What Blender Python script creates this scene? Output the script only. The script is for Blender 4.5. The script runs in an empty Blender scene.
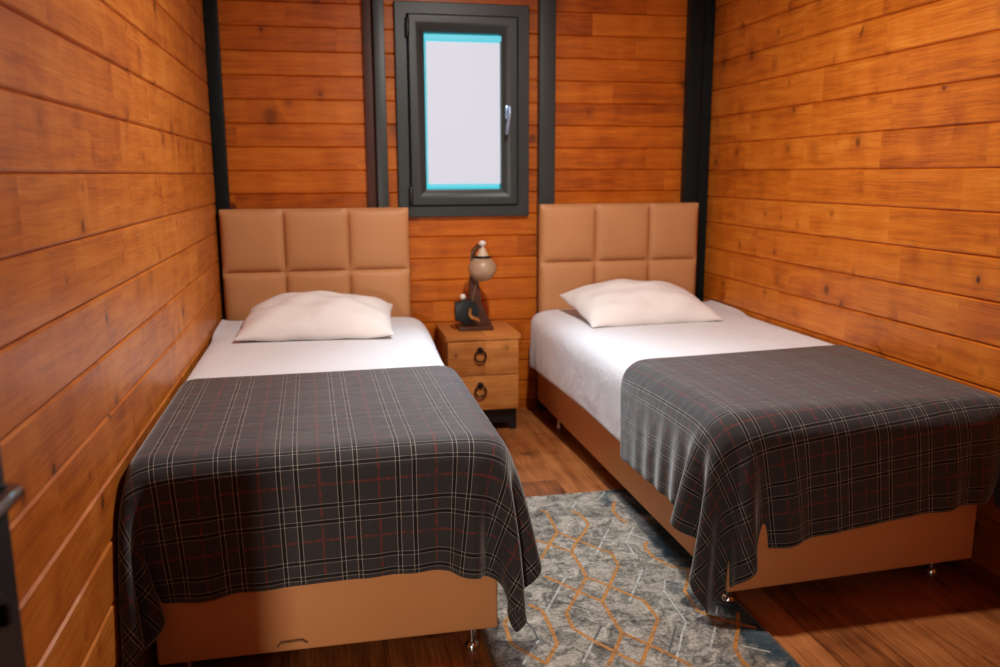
import bpy, bmesh, math, random
import numpy as np
from mathutils import Matrix, Vector
PI = math.pi
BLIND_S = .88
WORLD_C = (.05, .66, .80); WORLD_S = 1.1
EXPO = 0.08
random.seed(4)
S = bpy.context.scene
COL = S.collection

# ------------------------------------------------------------------ materials
def new_mat(name):
    m = bpy.data.materials.new(name); m.use_nodes = True
    nt = m.node_tree; b = nt.nodes['Principled BSDF']
    return m, nt, b
def N(nt, typ, **kw):
    n = nt.nodes.new(typ)
    for k, v in kw.items():
        if k in n.inputs: n.inputs[k].default_value = v
        else: setattr(n, k, v)
    return n
def MATH(nt, op, a, b=None, clamp=False):
    n = nt.nodes.new('ShaderNodeMath'); n.operation = op; n.use_clamp = clamp
    for i, v in enumerate((a, b)):
        if v is None: continue
        if isinstance(v, (int, float)): n.inputs[i].default_value = v
        else: nt.links.new(v, n.inputs[i])
    return n.outputs[0]
def MIX(nt, fac, a, b, blend='MIX'):
    n = nt.nodes.new('ShaderNodeMix'); n.data_type = 'RGBA'; n.blend_type = blend
    for s, v in ((n.inputs[0], fac), (n.inputs[6], a), (n.inputs[7], b)):
        if isinstance(v, (int, float)): s.default_value = v
        elif isinstance(v, tuple): s.default_value = v if len(v) == 4 else (*v, 1)
        else: nt.links.new(v, s)
    return n.outputs[2]
def RAMP(nt, fac, pts, interp='LINEAR'):
    n = nt.nodes.new('ShaderNodeValToRGB'); r = n.color_ramp; r.interpolation = interp
    while len(r.elements) < len(pts): r.elements.new(0.5)
    for e, (p, c) in zip(r.elements, pts):
        e.position = p; e.color = (*c, 1) if isinstance(c, tuple) else (c, c, c, 1)
    nt.links.new(fac, n.inputs[0]); return n.outputs[0]
def XYZ(nt, x, y, z):
    n = nt.nodes.new('ShaderNodeCombineXYZ')
    for i, v in enumerate((x, y, z)):
        if isinstance(v, (int, float)): n.inputs[i].default_value = v
        else: nt.links.new(v, n.inputs[i])
    return n.outputs[0]
def NOISE(nt, vec, scale, detail=2, rough=.5, dist=0):
    n = N(nt, 'ShaderNodeTexNoise', Scale=scale, Detail=detail, Roughness=rough, Distortion=dist)
    nt.links.new(vec, n.inputs['Vector']); return n.outputs[0]
def BUMP(nt, b, h, strength, dist):
    n = N(nt, 'ShaderNodeBump', Strength=strength, Distance=dist)
    nt.links.new(h, n.inputs['Height']); nt.links.new(n.outputs[0], b.inputs['Normal'])
def plain(name, col, rough=.5, metal=0, spec=.5, coat=0, bump=None, sheen=0):
    m, nt, b = new_mat(name)
    b.inputs['Roughness'].default_value = rough; b.inputs['Metallic'].default_value = metal
    b.inputs['Specular IOR Level'].default_value = spec; b.inputs['Coat Weight'].default_value = coat
    b.inputs['Sheen Weight'].default_value = sheen
    tc = N(nt, 'ShaderNodeTexCoord').outputs['Object']
    v = NOISE(nt, tc, 9, 3)
    c = MIX(nt, v, tuple(x*.88 for x in col), tuple(min(1, x*1.12) for x in col))
    nt.links.new(c, b.inputs['Base Color'])
    if bump:
        BUMP(nt, b, NOISE(nt, tc, bump[0], 3), bump[1], bump[2])
    return m

def wood(name, u, v, pitch, v0, blk, dark, mid, light, rough=.35, knots=.6, grain=1.0, coat=0.0, wav=.35, knotcol=(.05,.012,.003), var=.55, kscale=5.5):
    """planks whose rows are counted along axis v from v0, boards jointed along u"""
    m, nt, b = new_mat(name)
    tc = N(nt, 'ShaderNodeTexCoord').outputs['Object']
    sp = N(nt, 'ShaderNodeSeparateXYZ'); nt.links.new(tc, sp.inputs[0])
    U, V = sp.outputs[u], sp.outputs[v]
    row = MATH(nt, 'FLOOR', MATH(nt, 'DIVIDE', MATH(nt, 'SUBTRACT', V, v0), pitch))
    wr = N(nt, 'ShaderNodeTexWhiteNoise', noise_dimensions='1D'); nt.links.new(MATH(nt, 'ADD', row, 17.3), wr.inputs['W'])
    us = MATH(nt, 'ADD', MATH(nt, 'DIVIDE', U, blk), MATH(nt, 'MULTIPLY', wr.outputs[0], 7.3))
    cell = MATH(nt, 'FLOOR', us)
    wc = N(nt, 'ShaderNodeTexWhiteNoise', noise_dimensions='2D'); nt.links.new(XYZ(nt, row, cell, 0), wc.inputs['Vector'])
    rnd = wc.outputs[0]
    off = MATH(nt, 'MULTIPLY', rnd, 31.0)
    # long grain, gently bent around the knots
    bend = NOISE(nt, XYZ(nt, MATH(nt, 'MULTIPLY', U, 3.0), MATH(nt, 'MULTIPLY', V, 5.0), off), 1.0, 2)
    vv = MATH(nt, 'ADD', MATH(nt, 'MULTIPLY', V, 26.0), MATH(nt, 'MULTIPLY', bend, 2.2))
    g1 = NOISE(nt, XYZ(nt, MATH(nt, 'MULTIPLY', U, 1.6), vv, off), 1.0, 4, .6)
    g2 = NOISE(nt, XYZ(nt, MATH(nt, 'MULTIPLY', U, 6.0), MATH(nt, 'MULTIPLY', V, 150.0), off), 1.0, 3, .6)
    cloud = NOISE(nt, XYZ(nt, MATH(nt, 'MULTIPLY', U, 9.0), MATH(nt, 'MULTIPLY', V, 3.5), off), 1.0, 3)
    t = MATH(nt, 'ADD', MATH(nt, 'MULTIPLY', MATH(nt, 'SUBTRACT', g1, .5), 1.1*grain), MATH(nt, 'MULTIPLY', MATH(nt, 'SUBTRACT', g2, .5), .95*grain))
    t = MATH(nt, 'ADD', t, MATH(nt, 'MULTIPLY', MATH(nt, 'SUBTRACT', rnd, .5), var))
    t = MATH(nt, 'ADD', t, MATH(nt, 'MULTIPLY', MATH(nt, 'SUBTRACT', cloud, .5), .7))
    t = MATH(nt, 'ADD', t, .5, True)
    c = RAMP(nt, t, [(0, dark), (.5, mid), (1, light)])
    bh = MATH(nt, 'MULTIPLY', g2, .25)
    if knots > 0:
        kd = N(nt, 'ShaderNodeTexVoronoi', voronoi_dimensions='2D', Scale=kscale, Randomness=.95)
        nt.links.new(XYZ(nt, U, MATH(nt, 'MULTIPLY', V, .85), 0), kd.inputs['Vector'])
        sc = N(nt, 'ShaderNodeSeparateColor'); nt.links.new(kd.outputs['Color'], sc.inputs[0])
        wob = NOISE(nt, tc, 60, 2)
        dist = MATH(nt, 'ADD', kd.outputs['Distance'], MATH(nt, 'MULTIPLY', MATH(nt, 'SUBTRACT', wob, .5), .05))
        rad = MATH(nt, 'MULTIPLY', MATH(nt, 'ADD', MATH(nt, 'MULTIPLY', MATH(nt, 'POWER', sc.outputs[1], 2.0), .13), .035), 1.0)
        clus = RAMP(nt, NOISE(nt, tc, 2.6, 2), [(.40, .35), (.60, 1.5)])
        has = MATH(nt, 'LESS_THAN', sc.outputs[0], MATH(nt, 'MULTIPLY', clus, knots))
        rel = MATH(nt, 'DIVIDE', dist, rad)
        core = MATH(nt, 'MULTIPLY', RAMP(nt, rel, [(.0, 1.0), (.55, .8), (1.0, 0.0)]), has)
        halo = MATH(nt, 'MULTIPLY', RAMP(nt, MATH(nt, 'MULTIPLY', rel, .3), [(.15, .6), (1.0, 0.0)]), has)
        c = MIX(nt, MATH(nt, 'MULTIPLY', halo, .8), c, dark)
        c = MIX(nt, MATH(nt, 'MULTIPLY', core, sc.outputs[2]), c, knotcol)
        bh = MATH(nt, 'ADD', bh, MATH(nt, 'MULTIPLY', halo, -.6))
    nt.links.new(c, b.inputs['Base Color'])
    b.inputs['Roughness'].default_value = rough; b.inputs['Specular IOR Level'].default_value = .35
    b.inputs['Coat Weight'].default_value = coat; b.inputs['Coat Roughness'].default_value = .25
    wavn = NOISE(nt, XYZ(nt, MATH(nt, 'MULTIPLY', U, 9.0), MATH(nt, 'MULTIPLY', V, 6.0), off), 1.0, 2)
    h = MATH(nt, 'ADD', bh, MATH(nt, 'MULTIPLY', wavn, 1.6))
    BUMP(nt, b, h, wav, .004)
    return m

def L3(r, g, b):   # sRGB 0-255 -> linear
    f = lambda c: (c/255/12.92) if c/255 <= .04045 else ((c/255+.055)/1.055)**2.4
    return (f(r), f(g), f(b))

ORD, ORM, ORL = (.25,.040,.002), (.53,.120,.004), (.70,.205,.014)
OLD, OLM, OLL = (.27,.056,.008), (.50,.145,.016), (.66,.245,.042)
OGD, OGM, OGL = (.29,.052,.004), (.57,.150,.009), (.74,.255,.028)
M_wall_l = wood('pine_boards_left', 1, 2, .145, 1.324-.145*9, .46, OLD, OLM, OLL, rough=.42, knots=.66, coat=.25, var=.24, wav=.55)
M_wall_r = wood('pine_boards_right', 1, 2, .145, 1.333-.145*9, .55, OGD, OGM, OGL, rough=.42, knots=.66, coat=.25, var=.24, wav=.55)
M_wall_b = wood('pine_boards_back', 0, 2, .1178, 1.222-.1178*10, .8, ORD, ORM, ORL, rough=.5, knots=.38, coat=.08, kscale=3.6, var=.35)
M_ceil = wood('pine_ceiling', 1, 0, .12, 0, .8, ORD, ORM, ORL, rough=.45, knots=.4)
M_floor = wood('laminate_floor', 1, 0, .19, 0, 1.25, (.09,.024,.006), (.28,.090,.024), (.44,.165,.050), rough=.36, knots=.25, grain=1.2, wav=.15, knotcol=(.03,.012,.006), kscale=3.5, var=.5)
M_pine = wood('nightstand_pine', 0, 2, .3, 0, 1.0, (.34,.11,.02), (.56,.215,.05), (.70,.33,.10), rough=.45, knots=.45, wav=.15, kscale=7)
M_lampwood = wood('lamp_wood', 0, 2, .5, 0, .5, (.03,.010,.006), (.08,.028,.014), (.14,.055,.028), rough=.4, knots=0, wav=.2)
M_gap = wood('brown_gap_strip', 2, 0, .5, 0, 1.0, (.03,.008,.005), (.07,.018,.01), (.11,.03,.015), rough=.5, knots=0, wav=.2)
M_steel = plain('dark_steel', (.002,.010,.012), .42, 0, .3, bump=(60,.08,.002))
M_frame = plain('anthracite_upvc', (.030,.040,.040), .42, 0, .5, bump=(160,.06,.001))
M_black = plain('black_plastic', (.006,.009,.011), .4)
M_door = plain('door_black', (.006,.011,.014), .45)
M_chrome = plain('chrome', (.62,.63,.64), .16, 1)
M_gun = plain('gunmetal_lever', (.20,.21,.21), .2, 1)
M_satin = plain('satin_handle', (.30,.42,.60), .3, .6)
M_iron = plain('black_iron', (.012,.010,.009), .5, .7)
M_white = plain('white_knob', (.75,.72,.66), .4)
M_cream = plain('cream_shade', (.62,.47,.33), .55)
M_cord = plain('jute_cord', (.22,.13,.07), .8)
M_gold = plain('brass', (.55,.28,.08), .35, .8)
M_tag = plain('tan_tab', (.20,.10,.045), .7)
M_teal = plain('teal_box', (.004,.011,.013), .4)

def leatherette(name, col):
    m, nt, b = new_mat(name)
    tc = N(nt, 'ShaderNodeTexCoord').outputs['Object']
    c = MIX(nt, NOISE(nt, tc, 5, 3), tuple(x*.92 for x in col), tuple(x*1.08 for x in col))
    nt.links.new(c, b.inputs['Base Color'])
    b.inputs['Roughness'].default_value = .5; b.inputs['Specular IOR Level'].default_value = .35
    BUMP(nt, b, NOISE(nt, tc, 420, 2), .12, .001)
    return m
M_tan = leatherette('tan_leatherette', (.57,.275,.115))
M_tanb = leatherette('tan_base_leatherette', (.57,.252,.092))
def linen(name, col):
    m, nt, b = new_mat(name)
    tc = N(nt, 'ShaderNodeTexCoord').outputs['Object']
    nt.links.new(MIX(nt, NOISE(nt, tc, 12, 2), tuple(x*.97 for x in col), col), b.inputs['Base Color'])
    b.inputs['Roughness'].default_value = .85; b.inputs['Specular IOR Level'].default_value = .15
    b.inputs['Sheen Weight'].default_value = .15
    w = NOISE(nt, tc, 5, 3, .5, .6); w2 = NOISE(nt, tc, 28, 3)
    BUMP(nt, b, MATH(nt, 'ADD', w, MATH(nt, 'MULTIPLY', w2, .10)), .6, .02)
    return m
M_sheet = linen('white_cotton', (.71,.725,.76))
M_pillow = linen('pillow_cotton', (.80,.775,.75))

def plaid(name, base, warm):
    m, nt, b = new_mat(name)
    uv = N(nt, 'ShaderNodeTexCoord').outputs['UV']
    sp = N(nt, 'ShaderNodeSeparateXYZ'); nt.links.new(uv, sp.inputs[0])
    def lines(c):
        mm = MATH(nt, 'MULTIPLY', MATH(nt, 'FRACT', MATH(nt, 'DIVIDE', c, .150)), .150)
        d = MATH(nt, 'MINIMUM', MATH(nt, 'ABSOLUTE', MATH(nt, 'SUBTRACT', mm, .0535)), MATH(nt, 'ABSOLUTE', MATH(nt, 'SUBTRACT', mm, .0965)))
        blk = MATH(nt, 'LESS_THAN', d, .0046)
        wht = MATH(nt, 'MULTIPLY', MATH(nt, 'LESS_THAN', d, .0062), MATH(nt, 'GREATER_THAN', d, .0046))
        r = MATH(nt, 'ABSOLUTE', MATH(nt, 'SUBTRACT', mm, .004))
        red = MATH(nt, 'LESS_THAN', r, .0032)
        return blk, wht, red
    bu, wu, ru = lines(sp.outputs[0]); bv, wv, rv = lines(sp.outputs[1])
    heather = NOISE(nt, XYZ(nt, MATH(nt, 'MULTIPLY', sp.outputs[0], 1.0), MATH(nt, 'MULTIPLY', sp.outputs[1], 1.0), 0), 260, 2, .7)
    blotch = NOISE(nt, uv, 6, 3)
    c = MIX(nt, heather, tuple(x*.55 for x in base), tuple(x*1.45 for x in base))
    c = MIX(nt, MATH(nt, 'MULTIPLY', blotch, .5), c, warm)
    red = MATH(nt, 'MAXIMUM', ru, rv)
    # twill: threads surface as short dashes
    dash = RAMP(nt, NOISE(nt, uv, 90, 2), [(.42, .10), (.58, .48)])
    c = MIX(nt, MATH(nt, 'MULTIPLY', red, dash), c, (.26,.030,.022))
    blk = MATH(nt, 'MAXIMUM', bu, bv)
    c = MIX(nt, MATH(nt, 'MULTIPLY', blk, .85), c, (.004,.004,.005))
    w1 = MATH(nt, 'MAXIMUM', MATH(nt, 'MULTIPLY', wu, .40), MATH(nt, 'MULTIPLY', wv, .28))
    w = MATH(nt, 'ADD', w1, MATH(nt, 'MULTIPLY', MATH(nt, 'MULTIPLY', wu, wv), .75), True)
    c = MIX(nt, w, c, (.62,.57,.50))
    nt.links.new(c, b.inputs['Base Color'])
    b.inputs['Roughness'].default_value = .8; b.inputs['Specular IOR Level'].default_value = .25
    b.inputs['Sheen Weight'].default_value = .34; b.inputs['Sheen Roughness'].default_value = .45
    tc = N(nt, 'ShaderNodeTexCoord').outputs['Object']
    BUMP(nt, b, MATH(nt, 'ADD', NOISE(nt, tc, 14, 3, .5, .4), MATH(nt, 'MULTIPLY', heather, .06)), .35, .012)
    return m
M_plaid = plaid('charcoal_plaid', (.030,.033,.037), (.046,.037,.031))

def rug_mat():
    m, nt, b = new_mat('rug_pile')
    tc = N(nt, 'ShaderNodeTexCoord').outputs['Object']
    n1 = NOISE(nt, tc, 14, 6, .72, 1.2); n2 = NOISE(nt, tc, 95, 4, .7); n3 = NOISE(nt, tc, 4, 4, .6, .5)
    t = MATH(nt, 'ADD', MATH(nt, 'MULTIPLY', n1, .65), MATH(nt, 'MULTIPLY', n2, .35))
    c = RAMP(nt, t, [(.36, (.032,.029,.025)), (.46, (.15,.135,.115)), (.54, (.30,.265,.22)), (.66, (.50,.445,.375))])
    # woven texture of fine threads
    wv = N(nt, 'ShaderNodeTexWave', Scale=115, Distortion=1.5); nt.links.new(tc, wv.inputs['Vector'])
    c = MIX(nt, .28, c, wv.outputs[0], 'OVERLAY')
    # petrol blue worn areas along the long edge
    sp = N(nt, 'ShaderNodeSeparateXYZ'); nt.links.new(tc, sp.inputs[0])
    e = MATH(nt, 'ADD', MATH(nt, 'MULTIPLY', MATH(nt, 'SUBTRACT', sp.outputs[0], 1.075), 9.0), MATH(nt, 'MULTIPLY', MATH(nt, 'SUBTRACT', n3, .5), 5.5))
    e2 = RAMP(nt, e, [(.1, 0.0), (.75, 1.0)])
    blue = MIX(nt, n1, (.003,.010,.015), (.022,.070,.10))
    c = MIX(nt, MATH(nt, 'MULTIPLY', e2, .88), c, blue)
    nt.links.new(c, b.inputs['Base Color']); b.inputs['Roughness'].default_value = .9
    b.inputs['Specular IOR Level'].default_value = .15
    BUMP(nt, b, n2, .5, .004)
    return m
M_rug = rug_mat()
def thread(name, c1, c2):
    m, nt, b = new_mat(name)
    tc = N(nt, 'ShaderNodeTexCoord').outputs['Object']
    n = NOISE(nt, tc, 70, 4, .7)
    nt.links.new(RAMP(nt, n, [(.35, c1), (.6, c2)]), b.inputs['Base Color'])
    b.inputs['Roughness'].default_value = .9
    return m
M_rug_o = thread('rug_orange', (.20,.085,.02), (.46,.19,.035))
M_rug_w = thread('rug_white', (.18,.17,.155), (.46,.44,.40))
M_rug_d = thread('rug_dark', (.04,.04,.038), (.10,.10,.09))
M_rug_e = thread('rug_binding', (.07,.045,.03), (.14,.09,.06))

def glass_mat():
    m = bpy.data.materials.new('window_glass'); m.use_nodes = True; nt = m.node_tree
    nt.nodes.clear(); o = nt.nodes.new('ShaderNodeOutputMaterial')
    t = N(nt, 'ShaderNodeBsdfTransparent'); t.inputs[0].default_value = (.95, .98, .98, 1)
    g = N(nt, 'ShaderNodeBsdfGlossy', Roughness=.03); fr = N(nt, 'ShaderNodeFresnel', IOR=1.45)
    mx = nt.nodes.new('ShaderNodeMixShader')
    nt.links.new(fr.outputs[0], mx.inputs[0]); nt.links.new(t.outputs[0], mx.inputs[1]); nt.links.new(g.outputs[0], mx.inputs[2])
    nt.links.new(mx.outputs[0], o.inputs[0]); return m
M_glass = glass_mat()
def globe_mat():
    m, nt, b = new_mat('frosted_globe')
    tc = N(nt, 'ShaderNodeTexCoord').outputs['Object']
    nt.links.new(MIX(nt, NOISE(nt, tc, 30, 3), (.34,.22,.13), (.52,.37,.24)), b.inputs['Base Color'])
    b.inputs['Roughness'].default_value = .35; b.inputs['Subsurface Weight'].default_value = .2
    b.inputs['Subsurface Scale'].default_value = .03
    return m
M_globe = globe_mat()
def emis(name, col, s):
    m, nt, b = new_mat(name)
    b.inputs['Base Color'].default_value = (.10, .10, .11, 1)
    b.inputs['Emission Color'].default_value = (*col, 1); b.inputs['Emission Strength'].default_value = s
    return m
M_blind = emis('blind_daylight_glow', (.655,.655,.74), BLIND_S)  # emission stands in for daylight coming through the fabric
M_rail = emis('rail_daylight_glow', (.06,.50,.60), 1.1)  # cyan glow put into the rails in place of sky light

# ------------------------------------------------------------------ mesh helpers
class MB:
    def __init__(s): s.bm = bmesh.new(); s.mi = 0
    def box(s, a, b, bev=0, seg=2, rot=None, piv=None):
        r = bmesh.ops.create_cube(s.bm, size=1.0); vs = r['verts']
        c = [(a[i]+b[i])/2 for i in range(3)]; d = [abs(b[i]-a[i]) for i in range(3)]
        for v in vs: v.co = Vector((v.co.x*d[0]+c[0], v.co.y*d[1]+c[1], v.co.z*d[2]+c[2]))
        fs = {f for v in vs for f in v.link_faces}
        if bev:
            es = list({e for v in vs for e in v.link_edges})
            r2 = bmesh.ops.bevel(s.bm, geom=es, offset=bev, segments=seg, profile=.6, affect='EDGES')
            vs = list({v for f in r2['faces'] for v in f.verts} | {v for v in vs if v.is_valid}); fs = {f for v in vs for f in v.link_faces}
        if rot is not None:
            bmesh.ops.transform(s.bm, matrix=Matrix.Translation(piv) @ rot @ Matrix.Translation(-Vector(piv)), verts=list(vs))
        for f in fs: f.material_index = s.mi
        return vs
    def tube(s, pts, rad, n=12, cap=True):
        pts = [Vector(p) for p in pts]; rads = rad if isinstance(rad, (list, tuple)) else [rad]*len(pts)
        rings = []; up = None
        for i, p in enumerate(pts):
            t = (pts[min(i+1, len(pts)-1)] - pts[max(i-1, 0)]).normalized()
            if up is None: up = t.orthogonal().normalized()
            up = (up - t*up.dot(t)).normalized(); w = t.cross(up)
            rings.append([s.bm.verts.new(p + (up*math.cos(2*PI*k/n)+w*math.sin(2*PI*k/n))*rads[i]) for k in range(n)])
        for a, b in zip(rings, rings[1:]):
            for k in range(n):
                f = s.bm.faces.new((a[k], a[(k+1) % n], b[(k+1) % n], b[k])); f.material_index = s.mi
        if cap:
            for r in (list(reversed(rings[0])), rings[-1]):
                f = s.bm.faces.new(r); f.material_index = s.mi
    def lathe(s, prof, c, n=24, axis='Z'):
        rings = []
        def tr(r, h, a):
            x, y = r*math.cos(a), r*math.sin(a)
            v = {'Z': (x, y, h), 'Y': (x, h, y), 'X': (h, x, y)}[axis]
            return Vector(c) + Vector(v)
        for r, h in prof:
            rings.append([s.bm.verts.new(tr(max(r, 1e-4), h, 2*PI*k/n)) for k in range(n)])
        for a, b in zip(rings, rings[1:]):
            for k in range(n):
                f = s.bm.faces.new((a[k], a[(k+1) % n], b[(k+1) % n], b[k])); f.material_index = s.mi
        for r in (rings[0], rings[-1]):
            f = s.bm.faces.new(r); f.material_index = s.mi
    def ball(s, c, r, n=20, sc=(1,1,1)):
        q = bmesh.ops.create_uvsphere(s.bm, u_segments=n, v_segments=n//2, radius=r)
        for v in q['verts']: v.co = Vector((v.co.x*sc[0]+c[0], v.co.y*sc[1]+c[1], v.co.z*sc[2]+c[2]))
        for f in {f for v in q['verts'] for f in v.link_faces}: f.material_index = s.mi
    def torus(s, c, R, r, axis='Y', n=28, k=8):
        g = []
        for i in range(n):
            a = 2*PI*i/n; ring = []
            for j in range(k):
                b = 2*PI*j/k; d = R + r*math.cos(b); h = r*math.sin(b)
                v = (d*math.cos(a), h, d*math.sin(a)) if axis == 'Y' else (d*math.cos(a), d*math.sin(a), h)
                ring.append(s.bm.verts.new(Vector(c)+Vector(v)))
            g.append(ring)
        for i in range(n):
            for j in range(k):
                f = s.bm.faces.new((g[i][j], g[(i+1) % n][j], g[(i+1) % n][(j+1) % k], g[i][(j+1) % k])); f.material_index = s.mi
    def prism(s, poly, axis, a, b):
        """extrude a closed polygon (2D) along axis from a to b"""
        def v3(p, h): return {'X': (h, p[0], p[1]), 'Y': (p[0], h, p[1]), 'Z': (p[0], p[1], h)}[axis]
        A = [s.bm.verts.new(v3(p, a)) for p in poly]; B = [s.bm.verts.new(v3(p, b)) for p in poly]
        n = len(poly)
        fs = [s.bm.faces.new((A[i], A[(i+1) % n], B[(i+1) % n], B[i])) for i in range(n)] + [s.bm.faces.new(A), s.bm.faces.new(B)]
        for f in fs: f.material_index = s.mi
    def build(s, name, mats, parent=None, smooth=35, loc=None):
        bmesh.ops.recalc_face_normals(s.bm, faces=s.bm.faces[:])
        me = bpy.data.meshes.new(name); s.bm.to_mesh(me); s.bm.free()
        for m in (mats if isinstance(mats, list) else [mats]): me.materials.append(m)
        if smooth:
            me.polygons.foreach_set('use_smooth', [True]*len(me.polygons))
            me.set_sharp_from_angle(angle=math.radians(smooth))
        o = bpy.data.objects.new(name, me); COL.objects.link(o)
        if parent: 
            o.parent = parent
            if parent.type == 'EMPTY': o.matrix_parent_inverse = Matrix.Translation(-parent.location)
        return o
def tag(o, label=None, cat=None, group=None, kind=None):
    if label: o['label'] = label
    if cat: o['category'] = cat
    if group: o['group'] = group
    if kind: o['kind'] = kind
    return o
def empty(name, loc):
    o = bpy.data.objects.new(name, None); COL.objects.link(o); o.location = loc; o.empty_display_size = .1
    return o
def subsurf(o, lv=1):
    m = o.modifiers.new('Subdivision', 'SUBSURF'); m.levels = lv; m.render_levels = lv
def solid(o, t, off=0):
    m = o.modifiers.new('Solidify', 'SOLIDIFY'); m.thickness = t; m.offset = off

# ------------------------------------------------------------------ room shell
XL, XR, YB, YF, ZC = -.534, 2.145, 4.53, .30, 2.55
def board_wall(name, axis, pos, sgn, rects, pitch, z0, mat, depth=.09, groove=.0055, gd=.009):
    """tongue-and-groove boards: vertical profile with V grooves, swept along the wall; sgn = direction into the room"""
    mb = MB(); bm = mb.bm
    def pt(u, d, z):
        return (pos + sgn*d, u, z) if axis == 'Y' else (u, pos + sgn*d, z)
    for u0, u1, za, zb in rects:
        prof = [(-depth, za), (0, za)]
        k0 = math.ceil((za - z0)/pitch + .05); z = z0 + k0*pitch
        while z < zb - .012:
            if z > za + .012:
                prof += [(0, z-groove), (-gd*.55, z-groove*.42), (-gd, z), (-gd*.25, z+groove*.8), (0, z+groove*1.4)]
            z += pitch
        prof += [(0, zb), (-depth, zb)]
        A = [bm.verts.new(pt(u0, d, z)) for d, z in prof]; B = [bm.verts.new(pt(u1, d, z)) for d, z in prof]
        n = len(prof)
        for i in range(n):
            bm.faces.new((A[i], A[(i+1) % n], B[(i+1) % n], B[i]))
        bm.faces.new(A); bm.faces.new(B)
    o = mb.build(name, mat, smooth=20)
    return tag(o, kind='structure')
board_wall('wall_left', 'Y', XL, 1, [(YF-.1, YB+.09, 0, ZC)], .145, 1.324-.145*9, M_wall_l)
board_wall('wall_right', 'Y', XR, -1, [(YF-.1, YB+.09, 0, ZC)], .145, 1.333-.145*9, M_wall_r)
WX0, WX1, WZ0, WZ1 = .42, 1.062, 1.125, 2.152
board_wall('wall_back', 'X', YB, -1, [(XL, WX0, 0, ZC), (WX1, XR, 0, ZC), (WX0, WX1, 0, WZ0), (WX0, WX1, WZ1, ZC)], .1178, 1.222-.1178*10, M_wall_b)
DX0, DX1, DZ = -.47, .95, 2.08  # unseen doorway, widened so hall light reaches the right bed
board_wall('wall_front', 'X', YF, 1, [(XL, DX0, 0, ZC), (DX1, XR, 0, ZC), (DX0, DX1, DZ, ZC)], .1178, 1.222-.1178*10, M_wall_b)
mb = MB(); mb.box((-1.6, -2.4, -.06), (XR+.1, YB+.09, 0)); tag(mb.build('floor', M_floor, smooth=0), kind='structure')
mb = MB(); mb.box((XL-.09, YF-.1, ZC), (XR+.1, YB+.09, ZC+.06)); tag(mb.build('ceiling', M_ceil, smooth=0), kind='structure')
# unseen hall around the camera, added for its light on the bed fronts
M_hall = plain('hall_plaster', (.42,.34,.26), .9)
mb = MB(); mb.box((-1.7, -2.4, 0), (-1.6, .21, ZC)); mb.box((XR, -2.4, 0), (XR+.1, .20, ZC)); mb.box((-1.7, -2.5, 0), (XR+.1, -2.4, ZC)); mb.box((-1.6, .11, 0), (XL-.09, .21, ZC)); mb.box((-1.7, -2.5, ZC), (XR+.1, .20, ZC+.06))
tag(mb.build('wall_hall', M_hall, smooth=0), kind='structure')
# dark posts between the boards of the back wall
mb = MB(); mb.box((-.530, 4.472, 0), (-.468, 4.529, ZC), .004); tag(mb.build('trim_1', M_steel), kind='structure')
mb = MB(); mb.box((.279, 4.466, 0), (.334, 4.529, ZC), .004); mb.mi = 1; mb.box((.227, 4.505, 0), (.279, 4.529, ZC), .002)  # dark brown strip standing in for the gap beside the post
tag(mb.build('trim_2', [M_frame, M_gap]), kind='structure')
mb = MB(); mb.box((1.144, 4.468, 0), (1.231, 4.529, ZC), .006, 3); tag(mb.build('trim_3', M_frame), kind='structure')
mb = MB(); mb.box((1.985, 4.466, 0), (2.060, 4.529, ZC), .004); mb.box((2.060, 4.500, 0), (2.140, 4.529, ZC), .004)
tag(mb.build('trim_4', M_steel), kind='structure')

# window: outer frame, tilting sash with sloped profile, pane, hinges, handle
def mitred(mb, x0, x1, z0, z1, prof, y):
    """picture-frame moulding; prof = [(inset, depth towards the room)], closed"""
    bm = mb.bm; rings = []
    for ins, d in prof:
        rings.append([bm.verts.new(p) for p in ((x0+ins, y-d, z0+ins), (x1-ins, y-d, z0+ins), (x1-ins, y-d, z1-ins), (x0+ins, y-d, z1-ins))])
    n = len(rings)
    for i in range(n):
        a, b = rings[i], rings[(i+1) % n]
        for k in range(4): bm.faces.new((a[k], a[(k+1) % 4], b[(k+1) % 4], b[k])).material_index = mb.mi
win = empty('window_1', (.741, 4.53, 1.64)); tag(win, kind='structure')
mb = MB(); mitred(mb, .388, 1.094, 1.094, 2.184, [(0, -.0), (0, .026), (.004, .030), (.058, .030), (.062, .026), (.066, .01), (.066, -.06), (.034, -.06), (.034, 0)], 4.53)
mb.build('window_frame', M_frame, win, 25)
mb = MB(); mitred(mb, .456, 1.026, 1.158, 2.120, [(0, -.03), (0, .044), (.004, .048), (.034, .048), (.042, .046), (.070, .026), (.082, .022), (.083, -.03)], 4.53)
sash = mb.build('sash', M_frame, win, 25)
mb = MB(); mb.box((.530, 4.546, 1.232), (.952, 4.552, 2.046)); mb.build('window_pane', M_glass, win, 0)
for z in (1.205, 2.055):
    mb = MB(); mb.lathe([(.010, -.048), (.012, -.045), (.012, .045), (.010, .048)], (.452, 4.488, z), 14); mb.build('hinge', M_black, win)
mb = MB(); mb.box((.960, 4.474, 1.605), (.990, 4.484, 1.675), .004)
mb.tube([(.975, 4.476, 1.645), (.975, 4.450, 1.647)], .010); mb.tube([(.976, 4.446, 1.662), (.974, 4.440, 1.630), (.966, 4.444, 1.560), (.961, 4.448, 1.524)], [.0085, .011, .010, .007])
mb.build('window_handle', M_satin, win)
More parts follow.
